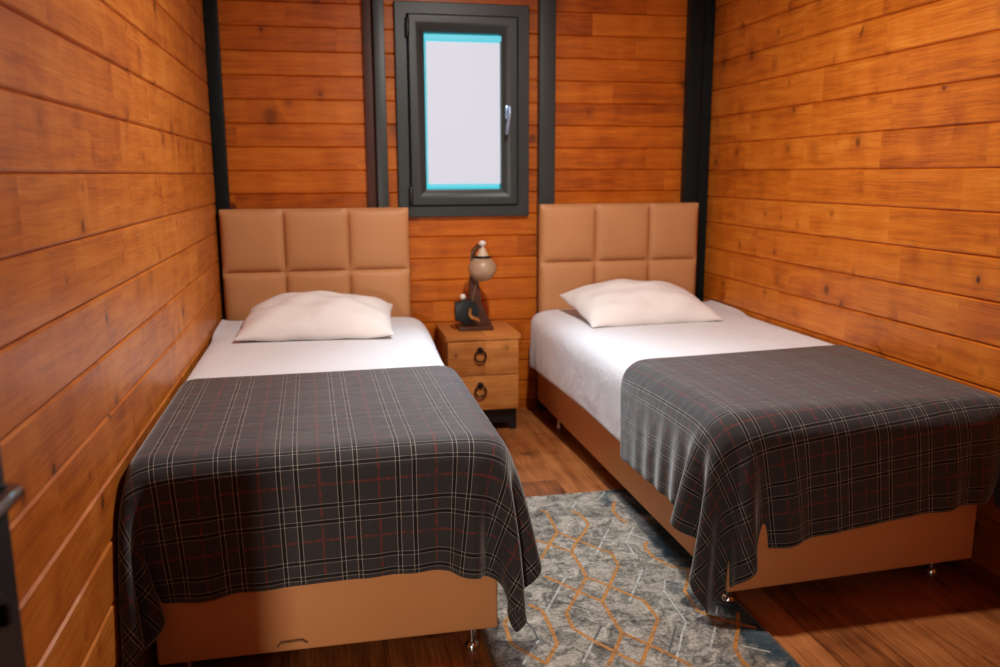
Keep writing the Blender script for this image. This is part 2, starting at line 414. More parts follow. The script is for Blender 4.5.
# roller blind inside the sash
bl = empty('roller_blind', (.743, 4.525, 1.247))
tag(bl, 'white daylit roller blind drawn down inside the dark framed window', 'blind')
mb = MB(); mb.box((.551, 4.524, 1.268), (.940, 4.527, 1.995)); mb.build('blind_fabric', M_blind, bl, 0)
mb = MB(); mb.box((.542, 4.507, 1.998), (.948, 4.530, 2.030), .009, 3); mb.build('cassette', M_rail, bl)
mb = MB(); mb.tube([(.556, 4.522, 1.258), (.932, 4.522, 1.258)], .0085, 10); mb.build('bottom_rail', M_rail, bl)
for x in (.546, .945):
    mb = MB()
    for k in range(66): mb.ball((x, 4.526, 1.275+k*.011), .0036, 6)
    mb.build('bead_chain', M_white, bl)
M_out = plain('outside_haze', (.5,.6,.6), .9)

# ------------------------------------------------------------------ open entrance door at the left
door = empty('door_1', (-.44, .33, 0)); tag(door, kind='structure')
mb = MB(); mb.box((-.452, .335, .012), (-.412, 1.122, 2.05), .002); mb.build('door_leaf', M_door, door)
mb = MB(); mb.tube([(-.412, 1.040, .952), (-.378, 1.040, .952)], .011); mb.tube([(-.378, 1.050, .952), (-.374, 1.038, .953), (-.372, 1.00, .953), (-.374, .93, .950)], [.008, .011, .010, .009], 14)
mb.lathe([(.026, 0), (.026, .006), (.02, .010)], (-.412, 1.040, .952), 20, 'X'); mb.build('lever_handle', M_gun, door)
mb = MB(); mb.lathe([(.024, 0), (.024, .006), (.018, .009)], (-.412, 1.040, .800), 20, 'X'); mb.box((-.404, 1.03, .785), (-.392, 1.046, .815), .003); mb.build('key_rosette', M_iron, door)

# ------------------------------------------------------------------ cloth data (draped shapes)
CLOTH = {
    'L': (83, 63, [-529,2,4,9,13,14,14,14,13,9,1,-8,-15,-18,-18,-17,-11,-4,2,7,9,7,0,-7,-9,-7,-1,5,6,4,-3,-6,-5,-1,3,4,4,1,-2,-1,0,1,0,0,0,0,0,0,0,0,0,0,0,0,0,0,0,0,0,0,0,0,0,1,-3,-2,-4,-4,-1,0,0,1,4,6,4,3,0,0,-1,-3,-2,-1,-1,1,1,1,0,-2,0,1,0,2,-1,0,-1,-1,1,1,
2,-1,-1,0,0,0,0,0,0,0,0,0,0,0,0,0,0,0,0,0,0,-1,1,0,0,0,0,0,3,-2,-3,-3,-4,-3,0,0,-1,1,4,7,4,2,0,-1,-1,-2,-2,-1,-1,0,1,2,0,0,0,1,-1,0,-1,-1,2,0,1,-1,0,-1,1,0,0,0,0,0,0,0,0,0,0,0,0,0,0,0,0,0,1,-1,0,0,0,0,0,8,-4,-3,-3,-3,-4,-3,-1,1,0,2,5,6,4,0,
0,-2,-2,-1,-2,-1,0,1,1,1,0,0,0,0,-1,-1,1,1,1,0,0,-2,1,0,0,0,0,0,0,0,0,0,0,0,0,0,0,0,0,0,0,0,0,0,0,0,0,0,11,-4,-3,-3,-2,-4,-5,-2,-1,0,1,3,7,5,2,1,-1,-3,-2,-1,-2,0,0,1,3,-1,0,0,-1,-1,1,0,1,1,0,-1,0,0,-1,1,1,-1,0,0,0,0,0,0,0,0,0,0,0,0,0,0,0,0,
0,0,0,0,0,13,-1,-3,-4,-4,-3,-4,-5,-1,-1,0,2,5,6,4,1,0,-2,-2,-2,-1,-1,-1,2,1,1,0,0,-1,0,-1,2,0,1,0,-1,0,-1,1,0,0,0,0,0,0,0,0,0,0,0,0,0,0,0,0,0,0,0,0,0,0,0,0,12,2,-2,-3,-4,-4,-3,-4,-5,-1,-1,1,2,7,6,2,0,-1,-4,-1,-1,-1,0,1,2,0,0,0,-1,-1,1,0,1,
1,-1,0,-1,1,0,0,0,0,0,0,0,0,0,0,0,0,0,0,0,0,0,0,0,0,0,0,0,0,0,6,4,3,0,-4,-4,-4,-3,-5,-4,-2,0,2,4,6,4,2,-1,-2,-2,-2,0,1,0,0,1,1,0,-1,-1,0,1,2,-1,0,-1,0,0,0,0,0,0,0,0,0,0,0,0,0,0,0,0,0,0,0,0,0,0,0,0,0,0,0,-1,6,4,3,1,-2,-5,-4,-4,-5,-4,-2,0,2,
7,6,2,1,-2,-3,-1,0,1,0,0,1,0,-1,0,0,-1,2,0,1,-1,-1,0,0,1,0,-1,0,0,0,0,0,0,0,0,0,0,0,0,0,0,0,0,0,0,0,0,0,0,-8,4,6,5,5,1,-2,-5,-4,-5,-4,-4,-2,1,3,7,5,2,-1,-2,-2,-2,1,1,0,1,0,0,-1,-1,1,1,1,-1,-1,0,0,0,0,0,0,0,0,0,0,0,0,0,0,0,0,0,0,0,0,0,0,0,0,
0,0,0,0,-13,3,4,5,6,5,3,-1,-4,-5,-6,-5,-4,-1,2,6,6,3,1,-3,-2,-1,0,1,1,1,0,-1,-1,0,1,0,0,0,-1,0,0,0,0,0,0,0,0,0,0,0,0,0,0,0,0,0,0,0,0,0,0,0,0,0,0,0,0,-14,-1,2,5,4,6,6,3,0,-3,-4,-6,-6,-4,-1,3,7,5,2,-1,-2,-2,1,0,1,0,1,-1,-1,0,1,1,0,-2,1,-1,0,
0,0,0,0,0,0,0,0,0,0,0,0,0,0,0,0,0,0,0,0,0,0,0,0,0,0,-10,-2,-1,0,2,4,6,7,5,1,-3,-5,-6,-6,-4,0,5,6,4,1,-2,-1,-2,1,0,2,-1,-1,0,0,1,1,-1,0,-1,0,0,0,0,0,0,0,0,0,0,0,0,0,0,0,0,0,0,0,0,0,0,0,0,0,0,0,0,-4,-3,-2,-3,0,0,3,5,7,6,2,-1,-5,-6,-6,-4,0,6,
5,3,-1,-1,0,-1,1,0,0,-1,0,1,0,0,0,-1,0,0,0,0,0,0,0,0,0,0,0,0,0,0,0,0,0,0,0,0,0,0,0,0,0,0,0,0,0,4,-2,-4,-2,-3,-2,-1,1,3,6,7,4,0,-4,-7,-6,-4,1,6,4,2,-1,-2,0,1,1,-1,0,-1,1,1,-1,-1,1,-1,0,0,0,0,0,0,0,0,0,0,0,0,0,0,0,0,0,0,0,0,0,0,0,0,0,0,0,0,
12,-2,-1,-3,-3,-3,-3,-2,-2,2,5,6,5,1,-2,-7,-6,-3,0,5,3,1,-1,-1,0,0,0,-1,1,0,0,0,0,-1,0,0,0,0,0,0,0,0,0,0,0,0,0,0,0,0,0,0,0,0,0,0,0,0,0,0,0,0,0,16,1,-1,-1,-2,-1,-3,-4,-2,-3,-1,2,5,5,2,-1,-4,-6,-2,0,2,0,-1,0,0,0,0,0,0,0,0,0,0,0,0,0,0,0,0,0,0,
0,-1,0,0,0,0,0,0,0,0,0,0,0,0,0,0,0,0,0,0,0,1,18,1,0,0,0,-2,0,-1,-2,-3,-3,-3,0,3,4,3,0,-2,-3,-3,-2,0,0,0,0,0,0,0,0,0,0,0,-1,0,0,0,0,0,0,0,-1,0,1,0,0,0,0,0,0,0,-1,0,0,0,0,0,0,0,0,0,0,0,0,18,0,0,1,-1,1,-1,1,0,-1,-1,-1,-2,-2,1,3,1,0,-1,-1,-1,1,
0,-1,1,0,0,0,-1,0,0,0,1,-1,0,0,0,-1,0,0,1,0,-1,0,0,0,-1,0,0,0,1,-1,0,0,0,-1,0,0,0,-1,0,0,1,19,-1,1,-1,1,0,0,0,0,0,0,0,-1,0,-1,0,1,1,0,0,2,-1,0,0,-1,0,0,0,1,0,-1,0,0,1,-1,0,0,1,0,-1,0,0,1,-1,0,0,1,-1,0,0,0,0,0,0,0,0,0,0,-1,1,0,-1,-2,19,1,-1,
0,1,0,0,-1,0,1,-1,0,0,0,1,-1,0,0,1,0,1,0,0,0,0,0,-1,0,0,0,1,-1,0,0,1,-1,0,0,0,0,0,0,0,0,0,0,0,1,-1,0,0,1,-1,0,0,0,0,0,0,0,0,0,0,19,0,1,0,-1,0,1,0,0,-1,1,-1,1,0,-1,0,1,0,0,1,0,0,0,0,-1,0,1,0,-1,0,0,1,-1,0,0,1,-1,0,0,1,0,-1,0,1,0,-1,0,0,1,0,
-1,0,1,-1,0,1,0,-1,1,0,-1,1,-1,18,0,0,1,1,0,-1,1,-1,1,-1,1,-1,0,0,1,0,0,0,1,-1,1,-1,0,1,0,-1,0,1,-1,0,0,1,-1,0,0,1,0,-1,0,0,1,-1,0,0,1,0,-1,0,0,1,-1,0,1,-1,0,0,1,-1,0,1,-1,1,18,0,0,0,0,1,0,0,1,-1,1,-1,1,-1,1,-1,1,1,0,-1,1,0,0,0,-1,0,1,-1,0,
1,0,-1,0,1,0,-1,0,0,1,-1,0,0,1,0,-1,0,0,1,-1,0,0,1,-1,0,1,0,-1,0,1,-1,0,1,-1,18,0,0,0,0,-1,1,0,0,1,0,1,-1,1,0,0,-1,1,0,1,0,-1,1,-1,1,-1,0,1,-1,0,0,1,-1,0,0,1,-1,0,0,1,-1,0,0,0,1,-1,0,0,1,-1,0,0,0,0,0,0,0,0,0,0,0,0,0,19,0,0,0,0,1,-1,0,0,0,0,
0,1,0,-1,1,0,0,0,0,0,1,-1,1,-1,1,-1,0,1,-1,0,0,1,-1,0,0,1,-1,0,0,1,0,-1,0,0,1,-1,0,0,1,-1,0,1,-1,0,0,1,-1,0,1,-1,0,1,19,0,0,0,0,0,1,0,-1,0,0,0,0,0,1,0,0,0,1,0,0,-1,1,-1,1,-1,1,-1,0,1,0,-1,0,1,-1,0,0,1,-1,0,0,0,1,-1,0,0,1,-1,0,0,1,-1,0,1,-1,
0,0,0,0,0,0,0,0,17,0,0,0,0,0,1,0,1,0,0,0,1,0,0,0,0,0,0,0,0,1,-1,1,-1,1,-1,1,0,-1,0,1,-1,0,1,0,-1,0,1,0,-1,0,0,1,-1,0,0,1,-1,0,0,1,-1,0,1,-1,0,1,-1,0,1,-1,0,18,0,1,0,0,0,-1,1,0,0,1,0,-1,0,1,0,0,0,0,0,1,-1,0,0,0,0,1,-1,0,1,-1,0,1,-1,0,0,1,-1,
0,0,1,-1,0,0,1,-1,0,0,1,-1,0,0,1,-1,0,1,-1,0,1,-1,0,1,-1,19,1,-1,0,1,0,0,0,0,0,-1,1,0,0,-1,1,1,-1,0,1,-1,0,1,-1,1,-1,0,1,-1,0,1,-1,0,1,-1,0,0,1,-1,0,0,1,-1,0,0,1,-1,0,0,1,-1,0,0,0,0,0,1,-1,0,1,-1,0,1,20,-1,1,0,-1,1,0,-1,1,0,0,0,0,0,0,0,0,1,
0,-1,0,1,-1,1,-1,1,-1,0,1,-1,0,1,-1,0,1,0,-1,0,1,0,-1,0,1,-1,0,0,1,-1,0,0,1,-1,0,1,-1,0,0,0,0,0,0,0,0,19,0,0,0,1,-1,1,0,-1,1,0,0,0,0,0,0,0,0,0,0,1,-1,1,-1,1,-1,1,0,-1,1,-1,0,1,0,-1,0,1,-1,0,0,1,-1,0,1,0,-1,0,1,0,-1,0,1,-1,0,1,-1,0,1,-1,0,1,
-1,0,20,0,-1,1,-1,1,-1,1,0,0,0,-1,1,0,0,0,0,0,0,0,0,0,0,0,0,1,-1,0,0,0,1,-1,0,0,1,-1,0,1,-1,0,0,1,-1,0,0,1,-1,0,0,0,0,0,1,-1,0,1,-1,0,1,-1,0,0,0,19,1,0,0,0,0,0,-1,1,-1,1,0,0,0,0,0,0,0,1,0,-1,1,-1,1,-1,0,1,-1,1,0,-1,1,0,-1,0,1,-1,0,1,-1,0,0,
1,-1,0,0,1,-1,0,1,-1,0,0,1,-1,0,0,0,0,0,0,1,-1,20,-1,0,0,0,0,1,0,0,0,0,0,0,0,0,0,0,0,0,0,1,-1,1,-1,1,-1,0,1,-1,0,1,-1,0,1,-1,0,1,-1,0,1,0,-1,0,1,-1,0,0,1,-1,0,1,-1,0,0,0,0,1,-1,0,1,-1,0,1,19,1,0,0,0,0,-1,1,-1,1,0,0,0,0,0,0,0,1,-1,1,-1,1,-1,
1,-1,1,-1,0,1,-1,0,1,-1,0,1,-1,0,1,-1,0,0,1,-1,0,1,-1,0,0,1,-1,0,1,-1,0,1,-1,0,1,-1,0,1,-1,0,20,-1,1,0,0,0,0,0,0,0,0,0,0,0,1,-1,0,0,0,0,0,0,0,0,1,-1,1,-1,0,1,-1,0,1,-1,0,1,-1,0,1,-1,0,0,1,-1,0,1,-1,0,0,1,-1,0,1,-1,0,1,-1,0,0,0,0,0,0,20,0,0,
-1,1,0,0,0,0,0,0,0,0,0,0,0,1,-1,1,-1,1,-1,1,-1,0,1,-1,1,-1,0,1,-1,0,1,-1,0,1,-1,0,1,-1,0,0,1,-1,0,1,-1,0,0,1,-1,0,1,-1,0,0,0,1,-1,0,0,0,20,0,0,0,0,-1,1,0,0,0,-1,1,0,0,0,0,0,0,0,0,0,1,-1,1,-1,0,1,-1,1,-1,0,1,-1,0,1,-1,0,1,-1,0,1,-1,0,0,1,-1,
0,1,-1,0,0,0,0,0,0,0,1,-1,0,1,-1,1,-1,19,1,0,0,0,0,0,0,0,0,0,0,0,0,0,0,0,1,-1,1,-1,0,1,-1,1,-1,0,1,-1,1,-1,0,1,-1,0,1,-1,0,1,-1,0,1,0,-1,0,1,-1,0,1,-1,0,1,-1,0,1,-1,0,1,-1,0,0,0,0,20,0,-1,1,0,0,0,-1,1,0,0,0,0,0,0,0,0,0,0,0,1,-1,0,0,0,1,-1,
0,1,-1,1,-1,0,1,-1,0,1,-1,0,1,-1,0,0,0,0,0,1,-1,0,1,-1,0,1,-1,0,1,-1,0,0,0,1,-1,1,20,0,0,0,0,0,0,0,0,0,0,0,0,0,0,1,-1,0,1,-1,0,1,-1,1,-1,0,1,-1,0,1,-1,1,-1,0,1,-1,0,1,-1,0,1,-1,0,1,-1,0,0,1,-1,0,1,-1,0,1,-1,0,1,-1,1,-1,0,0,0,20,0,0,0,-1,1,
0,0,0,0,0,0,0,0,0,0,1,-1,0,1,-1,0,1,-1,1,-1,0,1,-1,0,1,-1,1,-1,0,1,-1,0,1,-1,0,1,-1,0,1,-1,0,0,1,-1,0,1,-1,0,1,-1,0,0,0,0,0,1,-1,20,0,0,0,0,0,0,0,0,0,0,0,0,0,0,0,0,1,-1,0,1,-1,0,1,-1,1,0,-1,1,-1,0,1,-1,1,-1,0,1,-1,0,1,-1,0,1,-1,0,1,0,-1,0,
1,-1,0,1,-1,0,0,0,1,-1,1,-1,0,0,20,-1,1,0,0,0,-1,1,0,0,0,0,0,0,0,0,0,0,1,-1,0,1,-1,0,1,-1,0,0,0,1,-1,0,0,0,1,-1,0,1,-1,0,1,-1,0,1,-1,0,0,0,0,0,0,0,0,0,0,1,-1,0,0,0,0,0,0,19,1,0,-1,1,0,0,0,0,-1,1,0,0,1,-1,0,0,0,0,1,0,-1,1,-1,0,1,-1,1,-1,0,1,
-1,1,-1,0,1,-1,0,1,-1,0,1,-1,0,1,-1,0,1,-1,0,1,-1,0,1,-1,0,1,-1,1,-1,1,-1,1,20,0,-1,1,0,-1,1,0,0,0,0,0,0,0,1,0,-1,0,0,0,0,1,-1,1,0,-1,1,-1,1,-1,0,1,-1,1,-1,0,1,-1,0,1,-1,0,1,-1,0,1,-1,0,1,-1,0,1,-1,0,1,-1,0,0,0,0,0,0,0,20,-1,1,0,-1,1,0,0,
-1,1,0,0,0,0,0,0,1,0,0,0,-1,0,1,-1,0,1,-1,1,-1,1,-1,0,0,0,1,-1,0,1,-1,0,1,-1,0,1,-1,0,1,-1,0,1,-1,0,1,-1,0,1,-1,1,-1,1,-1,1,-1,19,1,0,-1,1,0,0,0,0,0,0,0,0,0,0,0,0,0,0,0,1,0,-1,1,-1,0,0,0,1,-1,1,-1,1,-1,0,1,-1,0,0,0,0,0,0,0,0,0,0,1,-1,0,1,
-1,0,1,-1,0,0,0,0,0,0,0,0,20,0,-1,1,0,0,-1,0,1,0,0,0,0,0,0,0,0,1,0,0,-1,0,1,-1,1,-1,1,-1,0,0,0,1,-1,1,-1,0,0,0,1,-1,0,1,-1,0,1,-1,0,0,1,-1,0,1,-1,0,0,0,1,-1,1,-1,1,-1,0,19,0,1,0,0,-1,1,0,0,0,0,0,0,0,0,0,1,-1,0,0,1,0,-1,1,-1,1,-1,1,-1,1,-1,
0,0,0,1,-1,1,-1,0,1,-1,0,1,-1,0,1,-1,0,0,0,0,0,0,0,1,-1,0,0,0,0,0,0,1,20,-1,0,0,0,1,0,0,0,0,0,0,0,0,0,1,-1,0,1,0,0,-1,1,-1,1,-1,1,-1,1,-1,1,-1,1,-1,0,0,0,1,-1,0,1,-1,0,1,-1,0,1,-1,0,1,-1,0,1,-1,0,1,-1,1,-1,1,-1,1,-1,19,1,0,0,0,-1,0,0,0,0,0,
1,0,0,0,0,0,1,-1,0,0,1,-1,1,-1,1,-1,1,-1,0,0,0,0,0,0,1,-1,0,1,-1,0,0,0,0,1,-1,0,1,-1,0,1,-1,0,1,-1,0,0,0,1,-1,0,0,0,20,0,0,-1,0,1,0,0,0,0,0,-1,1,0,0,0,1,-1,1,0,0,0,0,-1,1,-1,1,-1,0,1,-1,1,-1,1,-1,0,1,-1,0,0,0,1,-1,0,0,1,-1,0,1,-1,0,1,-1,0,
1,-1,1,-1,0,0,1,-1,0,19,0,0,0,0,0,0,1,0,0,0,0,-1,1,0,0,0,1,-1,1,0,-1,1,0,-1,1,-1,0,1,-1,0,0,0,0,1,-1,0,0,0,1,-1,0,1,-1,0,0,0,0,0,1,-1,0,1,-1,0,0,0,1,-1,1,-1,0,1,19,0,0,1,0,0,0,-1,0,0,1,0,0,0,1,0,0,0,0,0,-1,1,-1,1,0,-1,0,1,-1,0,1,-1,1,-1,0,
0,0,1,-1,0,1,-1,0,1,-1,0,1,-1,0,0,1,-1,0,1,-1,1,-1,0,0,0,0,1,-1,18,1,0,0,1,0,0,0,0,0,-1,1,0,0,0,0,0,0,1,-1,1,0,0,-1,0,0,1,-1,0,1,-1,0,0,0,0,1,-1,0,0,0,0,0,0,0,1,-1,0,1,-1,0,0,0,0,0,0,0,1,-1,1,-1,1,-1,0,15,1,1,0,0,1,0,0,1,0,1,-1,1,0,0,0,1,0,
0,0,0,-1,1,0,0,0,-1,0,1,-1,0,1,-1,1,-1,0,0,0,1,-1,0,1,-1,0,0,1,-1,0,1,-1,0,1,-1,0,1,-1,0,0,0,1,-1,0,1,10,0,1,1,1,0,1,1,1,1,0,1,1,0,0,1,0,1,0,0,0,0,-1,0,0,0,0,1,-1,0,0,0,0,0,0,0,1,-1,0,1,-1,0,1,-1,0,0,0,0,0,1,-1,0,1,-1,0,1,-1,1,-1,0,0,1,-1,
8,-1,0,2,0,1,1,1,0,1,1,2,1,1,2,0,1,0,0,1,-1,0,0,0,0,0,0,-1,0,0,1,-1,1,-1,1,-1,0,1,-1,0,1,-1,0,1,-1,0,1,0,-1,0,1,-1,0,1,-1,0,1,-1,1,-1,1,-1,1,11,0,1,0,0,1,1,1,0,1,1,1,0,1,0,1,0,1,0,-1,1,0,0,-1,0,0,0,0,0,0,0,0,0,0,0,0,0,0,0,0,0,0,0,0,1,-1,0,
0,0,0,0,0,0,0,0,0,0,0,0,0,0,0,0,16,1,0,0,1,0,0,0,1,0,0,-1,0,0,1,1,0,1,0,1,-1,0,-1,1,-1,0,0,0,0,1,-1,0,0,0,0,1,-1,0,1,-1,0,1,-1,0,0,1,-1,0,1,-1,0,1,-1,0,1,-1,0,1,-1,1,-1,1,-1,17,1,0,0,-1,-1,0,-1,-1,0,0,1,1,1,1,1,1,0,2,-1,0,-1,1,-1,1,-1,0,0,
0,0,0,1,-1,1,-1,0,0,0,0,0,0,0,1,-1,0,0,0,0,0,1,-1,0,1,-1,0,1,-1,0,1,-1,1,-1,1,13,1,-1,-2,0,-1,-1,0,1,1,2,1,2,2,0,1,1,1,0,1,-1,0,-1,0,0,0,0,0,0,0,0,0,0,0,0,0,1,-1,0,1,-1,0,0,0,0,0,1,-1,0,0,1,-1,0,1,-1,0,1,-1,0,0,0,1,-1,8,-1,-1,-1,-1,2,1,3,3,
2,1,2,-1,0,1,-1,0,1,0,0,0,0,0,0,0,1,0,0,0,0,0,0,0,0,0,0,0,0,0,0,1,-1,0,1,0,-1,0,1,0,-1,0,1,0,-1,1,0,-1,1,0,0,0,-1,1,4,-2,1,2,3,2,4,2,0,1,-1,-1,0,0,1,0,-2,-2,2,-1,1,0,0,1,0,0,0,1,0,0,0,0,1,-1,1,0,-1,1,0,0,0,0,0,0,0,1,-1,0,0,1,-1,0,0,1,0,-1,
1,0,-1,1,0,0,-1,5,1,2,4,3,2,0,-1,0,-3,0,0,2,0,-2,-4,-2,1,0,1,0,0,1,0,1,0,1,-1,1,-1,1,0,0,0,0,0,1,0,0,-1,0,1,0,0,0,0,1,-1,0,0,1,0,0,-1,0,1,0,0,0,0,0,1,-1,10,3,3,1,0,-1,-1,-2,-3,1,1,2,0,-3,-5,-3,2,2,2,0,-3,-2,0,1,0,1,-1,1,0,1,0,0,0,0,0,0,0,0,
0,1,0,0,0,0,0,0,0,0,0,0,0,0,0,1,0,0,0,0,1,-1,0,0,1,14,2,0,-1,-2,-2,-2,-1,2,2,2,-1,-5,-5,-4,2,5,3,0,-2,-3,-2,0,1,1,-1,0,-1,0,0,0,0,0,1,0,0,0,0,0,0,0,0,0,0,0,-1,0,1,0,0,0,0,0,0,0,0,0,0,0,1,0,0,0,16,-1,-2,-3,-2,-2,0,4,3,1,-2,-6,-6,-3,3,5,4,2,
-2,-4,-3,-2,0,2,1,0,-1,-1,-1,0,1,0,-1,0,0,0,0,0,0,0,0,0,0,0,0,1,0,0,0,0,0,0,0,0,0,0,0,0,0,0,0,0,1,11,-2,-3,-2,0,3,4,2,0,-3,-6,-6,-2,2,6,6,1,-1,-3,-4,-2,-1,1,1,1,1,-2,-1,-1,1,0,0,0,-1,0,0,0,0,0,0,0,0,0,0,0,0,0,0,0,0,0,0,0,0,0,0,0,0,0,0,0,0,
0,5,-3,0,3,3,4,2,-1,-4,-6,-6,-2,2,6,5,2,1,-3,-4,-2,-2,0,0,2,1,0,-1,-1,0,-1,0,1,0,0,-1,0,0,0,0,0,0,0,0,0,0,0,0,0,0,0,0,0,0,0,0,0,0,0,0,0,0,0,0,2,1,2,4,4,1,-2,-5,-6,-6,-2,2,6,6,3,2,-2,-3,-5,-3,0,1,1,0,2,0,0,-2,-1,0,1,0,0,-1,0,0,0,0,0,0,0,0,0,
0,0,0,0,0,0,0,0,0,0,0,0,0,0,0,0,0,0,0,0,3,4,5,2,0,-3,-6,-6,-5,-1,2,6,5,4,1,0,-2,-5,-3,-2,0,1,0,2,0,0,0,-1,-1,0,1,0,0,0,-1,0,0,1,0,-1,0,0,0,0,0,0,0,0,0,0,0,0,0,0,0,0,0,0,0,0,0,0,0,8,4,2,-1,-3,-6,-5,-5,-2,2,5,5,5,2,1,-2,-3,-4,-4,-1,0,2,1,1,0,
1,-1,-1,-1,0,0,1,0,-1,1,-1,0,0,0,0,0,0,0,0,0,0,0,0,0,0,0,0,0,0,0,0,0,0,0,0,0,0,0,13,1,-2,-3,-6,-5,-5,-1,1,5,6,5,2,0,0,-2,-4,-5,-2,-1,2,1,1,0,1,0,0,-1,-1,0,0,1,0,0,-1,0,0,0,0,0,0,0,0,0,0,0,0,0,0,0,0,0,0,0,0,0,0,0,0,0,0,0,0,14,-2,-4,-5,-6,-4,
-2,1,6,5,5,3,1,0,-1,-3,-6,-3,-2,0,1,1,2,0,1,-1,0,0,0,-1,0,0,1,0,-1,0,0,0,0,1,-1,0,0,0,0,0,0,0,0,0,0,0,0,0,0,0,0,0,0,0,0,0,0,11,-4,-5,-6,-3,-2,2,4,5,5,4,0,0,0,-2,-4,-4,-4,0,1,0,2,0,1,0,1,-1,-1,0,0,-1,1,1,0,-1,0,0,1,0,-1,0,0,0,0,0,0,0,0,0,0,
0,0,0,0,0,0,0,0,0,0,0,0,0,6,-5,-5,-4,-1,1,4,5,6,4,0,1,0,-1,-3,-5,-4,-1,-1,0,2,0,1,1,0,0,0,0,-1,-1,1,0,0,1,0,-1,0,0,0,0,0,0,0,0,0,0,0,0,0,0,0,0,0,0,0,0,0,0,0,0,0,0,0,0,-5,-3,-1,0,4,5,6,4,1,1,-1,0,-2,-4,-4,-3,-2,1,1,0,1,2,0,0,0,0,-1,-1,0,0,1,
1,-1,0,0,0,0,0,0,0,0,0,0,0,0,0,0,0,0,0,0,0,0,0,0,0,0,0,0,0,0,0,-4,-3,-2,1,3,5,6,4,1,1,-1,1,-1,-3,-4,-4,-3,0,-1,1,1,1,1,1,0,0,0,0,-1,-1,0,0,1,1,-1,-1,0,1,0,0,0,0,0,0,0,0,0,0,0,0,0,0,0,0,0,0,0,0,0,0,0,0,0,-8,-1,1,3,5,5,4,3,0,-1,0,0,-1,-3,-5,
-4,-1,0,0,1,1,1,0,1,0,0,0,0,-1,-1,0,0,0,1,0,0,0,-1,1,0,0,0,0,0,0,0,0,0,0,0,0,0,0,0,0,0,0,0,0,0,0,0,0,-8,0,3,4,5,5,2,1,0,0,0,-2,-3,-5,-3,-2,0,0,1,1,2,0,0,-2,0,0,1,1,1,-1,-1,-1,0,0,1,0,0,0,0,0,0,0,0,0,0,0,0,0,0,0,0,0,0,0,0,0,0,0,0,0,0,0,0,
2020,15,14,11,6,0,-4,-2,2,9,14,12,6,-1,-2,4,12,18,19,17,17,18,18,18,17,18,18,19,19,19,19,18,19,20,19,19,20,20,19,20,20,20,20,20,20,20,20,20,20,20,20,20,20,20,20,20,20,20,20,20,20,20,20,-13,0,2,2,5,5,3,-2,-4,-5,-1,3,5,2,-1,-3,-1,0,1,1,0,-1,
1,1,-1,0,1,0,-1,1,0,0,0,0,0,0,0,0,1,0,0,0,0,0,0,0,0,-1,0,0,0,0,0,0,0,0,0,0,0,0,0,0,0,-12,0,-1,2,3,5,5,2,-2,-4,-5,-1,3,6,1,-1,-2,-1,-1,1,0,1,0,0,0,1,0,0,0,0,0,0,0,0,0,1,-1,0,0,0,0,0,0,0,0,0,0,1,0,0,0,0,0,0,0,0,-1,0,0,0,0,0,0,-9,-3,0,0,1,3,5,
5,1,-3,-5,-2,1,4,5,-1,-2,-2,0,0,1,0,0,0,1,-1,1,0,0,0,0,0,1,-1,0,0,1,0,-1,0,0,0,0,0,0,0,0,0,0,0,0,0,0,0,0,0,1,0,0,0,0,0,0,-5,-4,-3,-1,1,1,4,6,4,0,-4,-5,-2,4,4,2,-2,-2,0,0,1,-1,1,0,1,0,-1,0,1,-1,1,0,0,0,1,-1,0,0,1,0,0,0,0,0,0,-1,0,0,0,0,0,0,
0,0,0,0,0,0,0,0,0,0,0,2,-6,-5,-2,-2,1,2,4,6,4,-2,-5,-3,0,4,4,-1,-2,-1,0,0,1,-1,1,1,0,0,0,0,0,-1,1,0,1,-1,0,0,0,0,0,0,0,0,0,0,1,0,0,0,0,0,0,-1,0,0,0,0,0,0,0,0,0,0,9,-6,-5,-6,-3,-1,0,2,5,5,4,-4,-5,-2,4,4,1,-2,-2,0,0,1,0,0,0,0,0,0,0,1,0,0,0,0,
0,1,0,0,-1,0,0,0,0,0,0,0,0,0,0,0,0,0,1,0,0,0,0,0,0,-1,0,0,0,14,-3,-6,-6,-6,-3,-2,0,2,6,5,2,-4,-4,-1,4,4,-1,-2,0,0,0,0,0,0,1,0,0,0,0,0,0,0,0,0,0,0,0,1,0,0,0,-1,0,0,0,0,0,0,0,0,0,0,0,0,0,0,0,0,1,0,0,0,16,0,-4,-5,-6,-7,-4,-2,1,2,6,5,0,-5,-2,2,
3,1,-1,-2,1,0,0,-1,1,0,0,0,1,-1,1,0,0,0,0,0,0,0,0,0,0,0,1,0,0,0,0,0,-1,0,0,0,0,0,0,0,0,0,0,0,0,0,0,15,1,0,-2,-5,-7,-6,-5,-2,0,3,5,5,-2,-4,0,2,3,-1,-1,0,0,0,0,0,0,1,0,-1,1,-1,1,0,0,0,0,0,0,0,0,0,0,0,0,0,0,0,0,1,0,0,0,0,0,-1,0,0,0,0,0,0,0,0,
12,2,2,0,-1,-4,-7,-7,-6,-2,0,4,5,4,-3,-3,1,3,0,0,-2,1,0,0,0,0,0,0,1,0,0,0,0,0,1,-1,0,0,0,0,0,0,0,0,0,0,0,0,0,0,0,0,0,0,1,0,0,0,0,-1,0,0,0,12,-1,2,2,1,0,-3,-6,-7,-7,-3,0,3,6,2,-3,-1,1,2,-1,0,0,0,0,0,0,0,1,0,-1,1,0,0,0,0,1,0,0,0,0,-1,0,0,0,0,
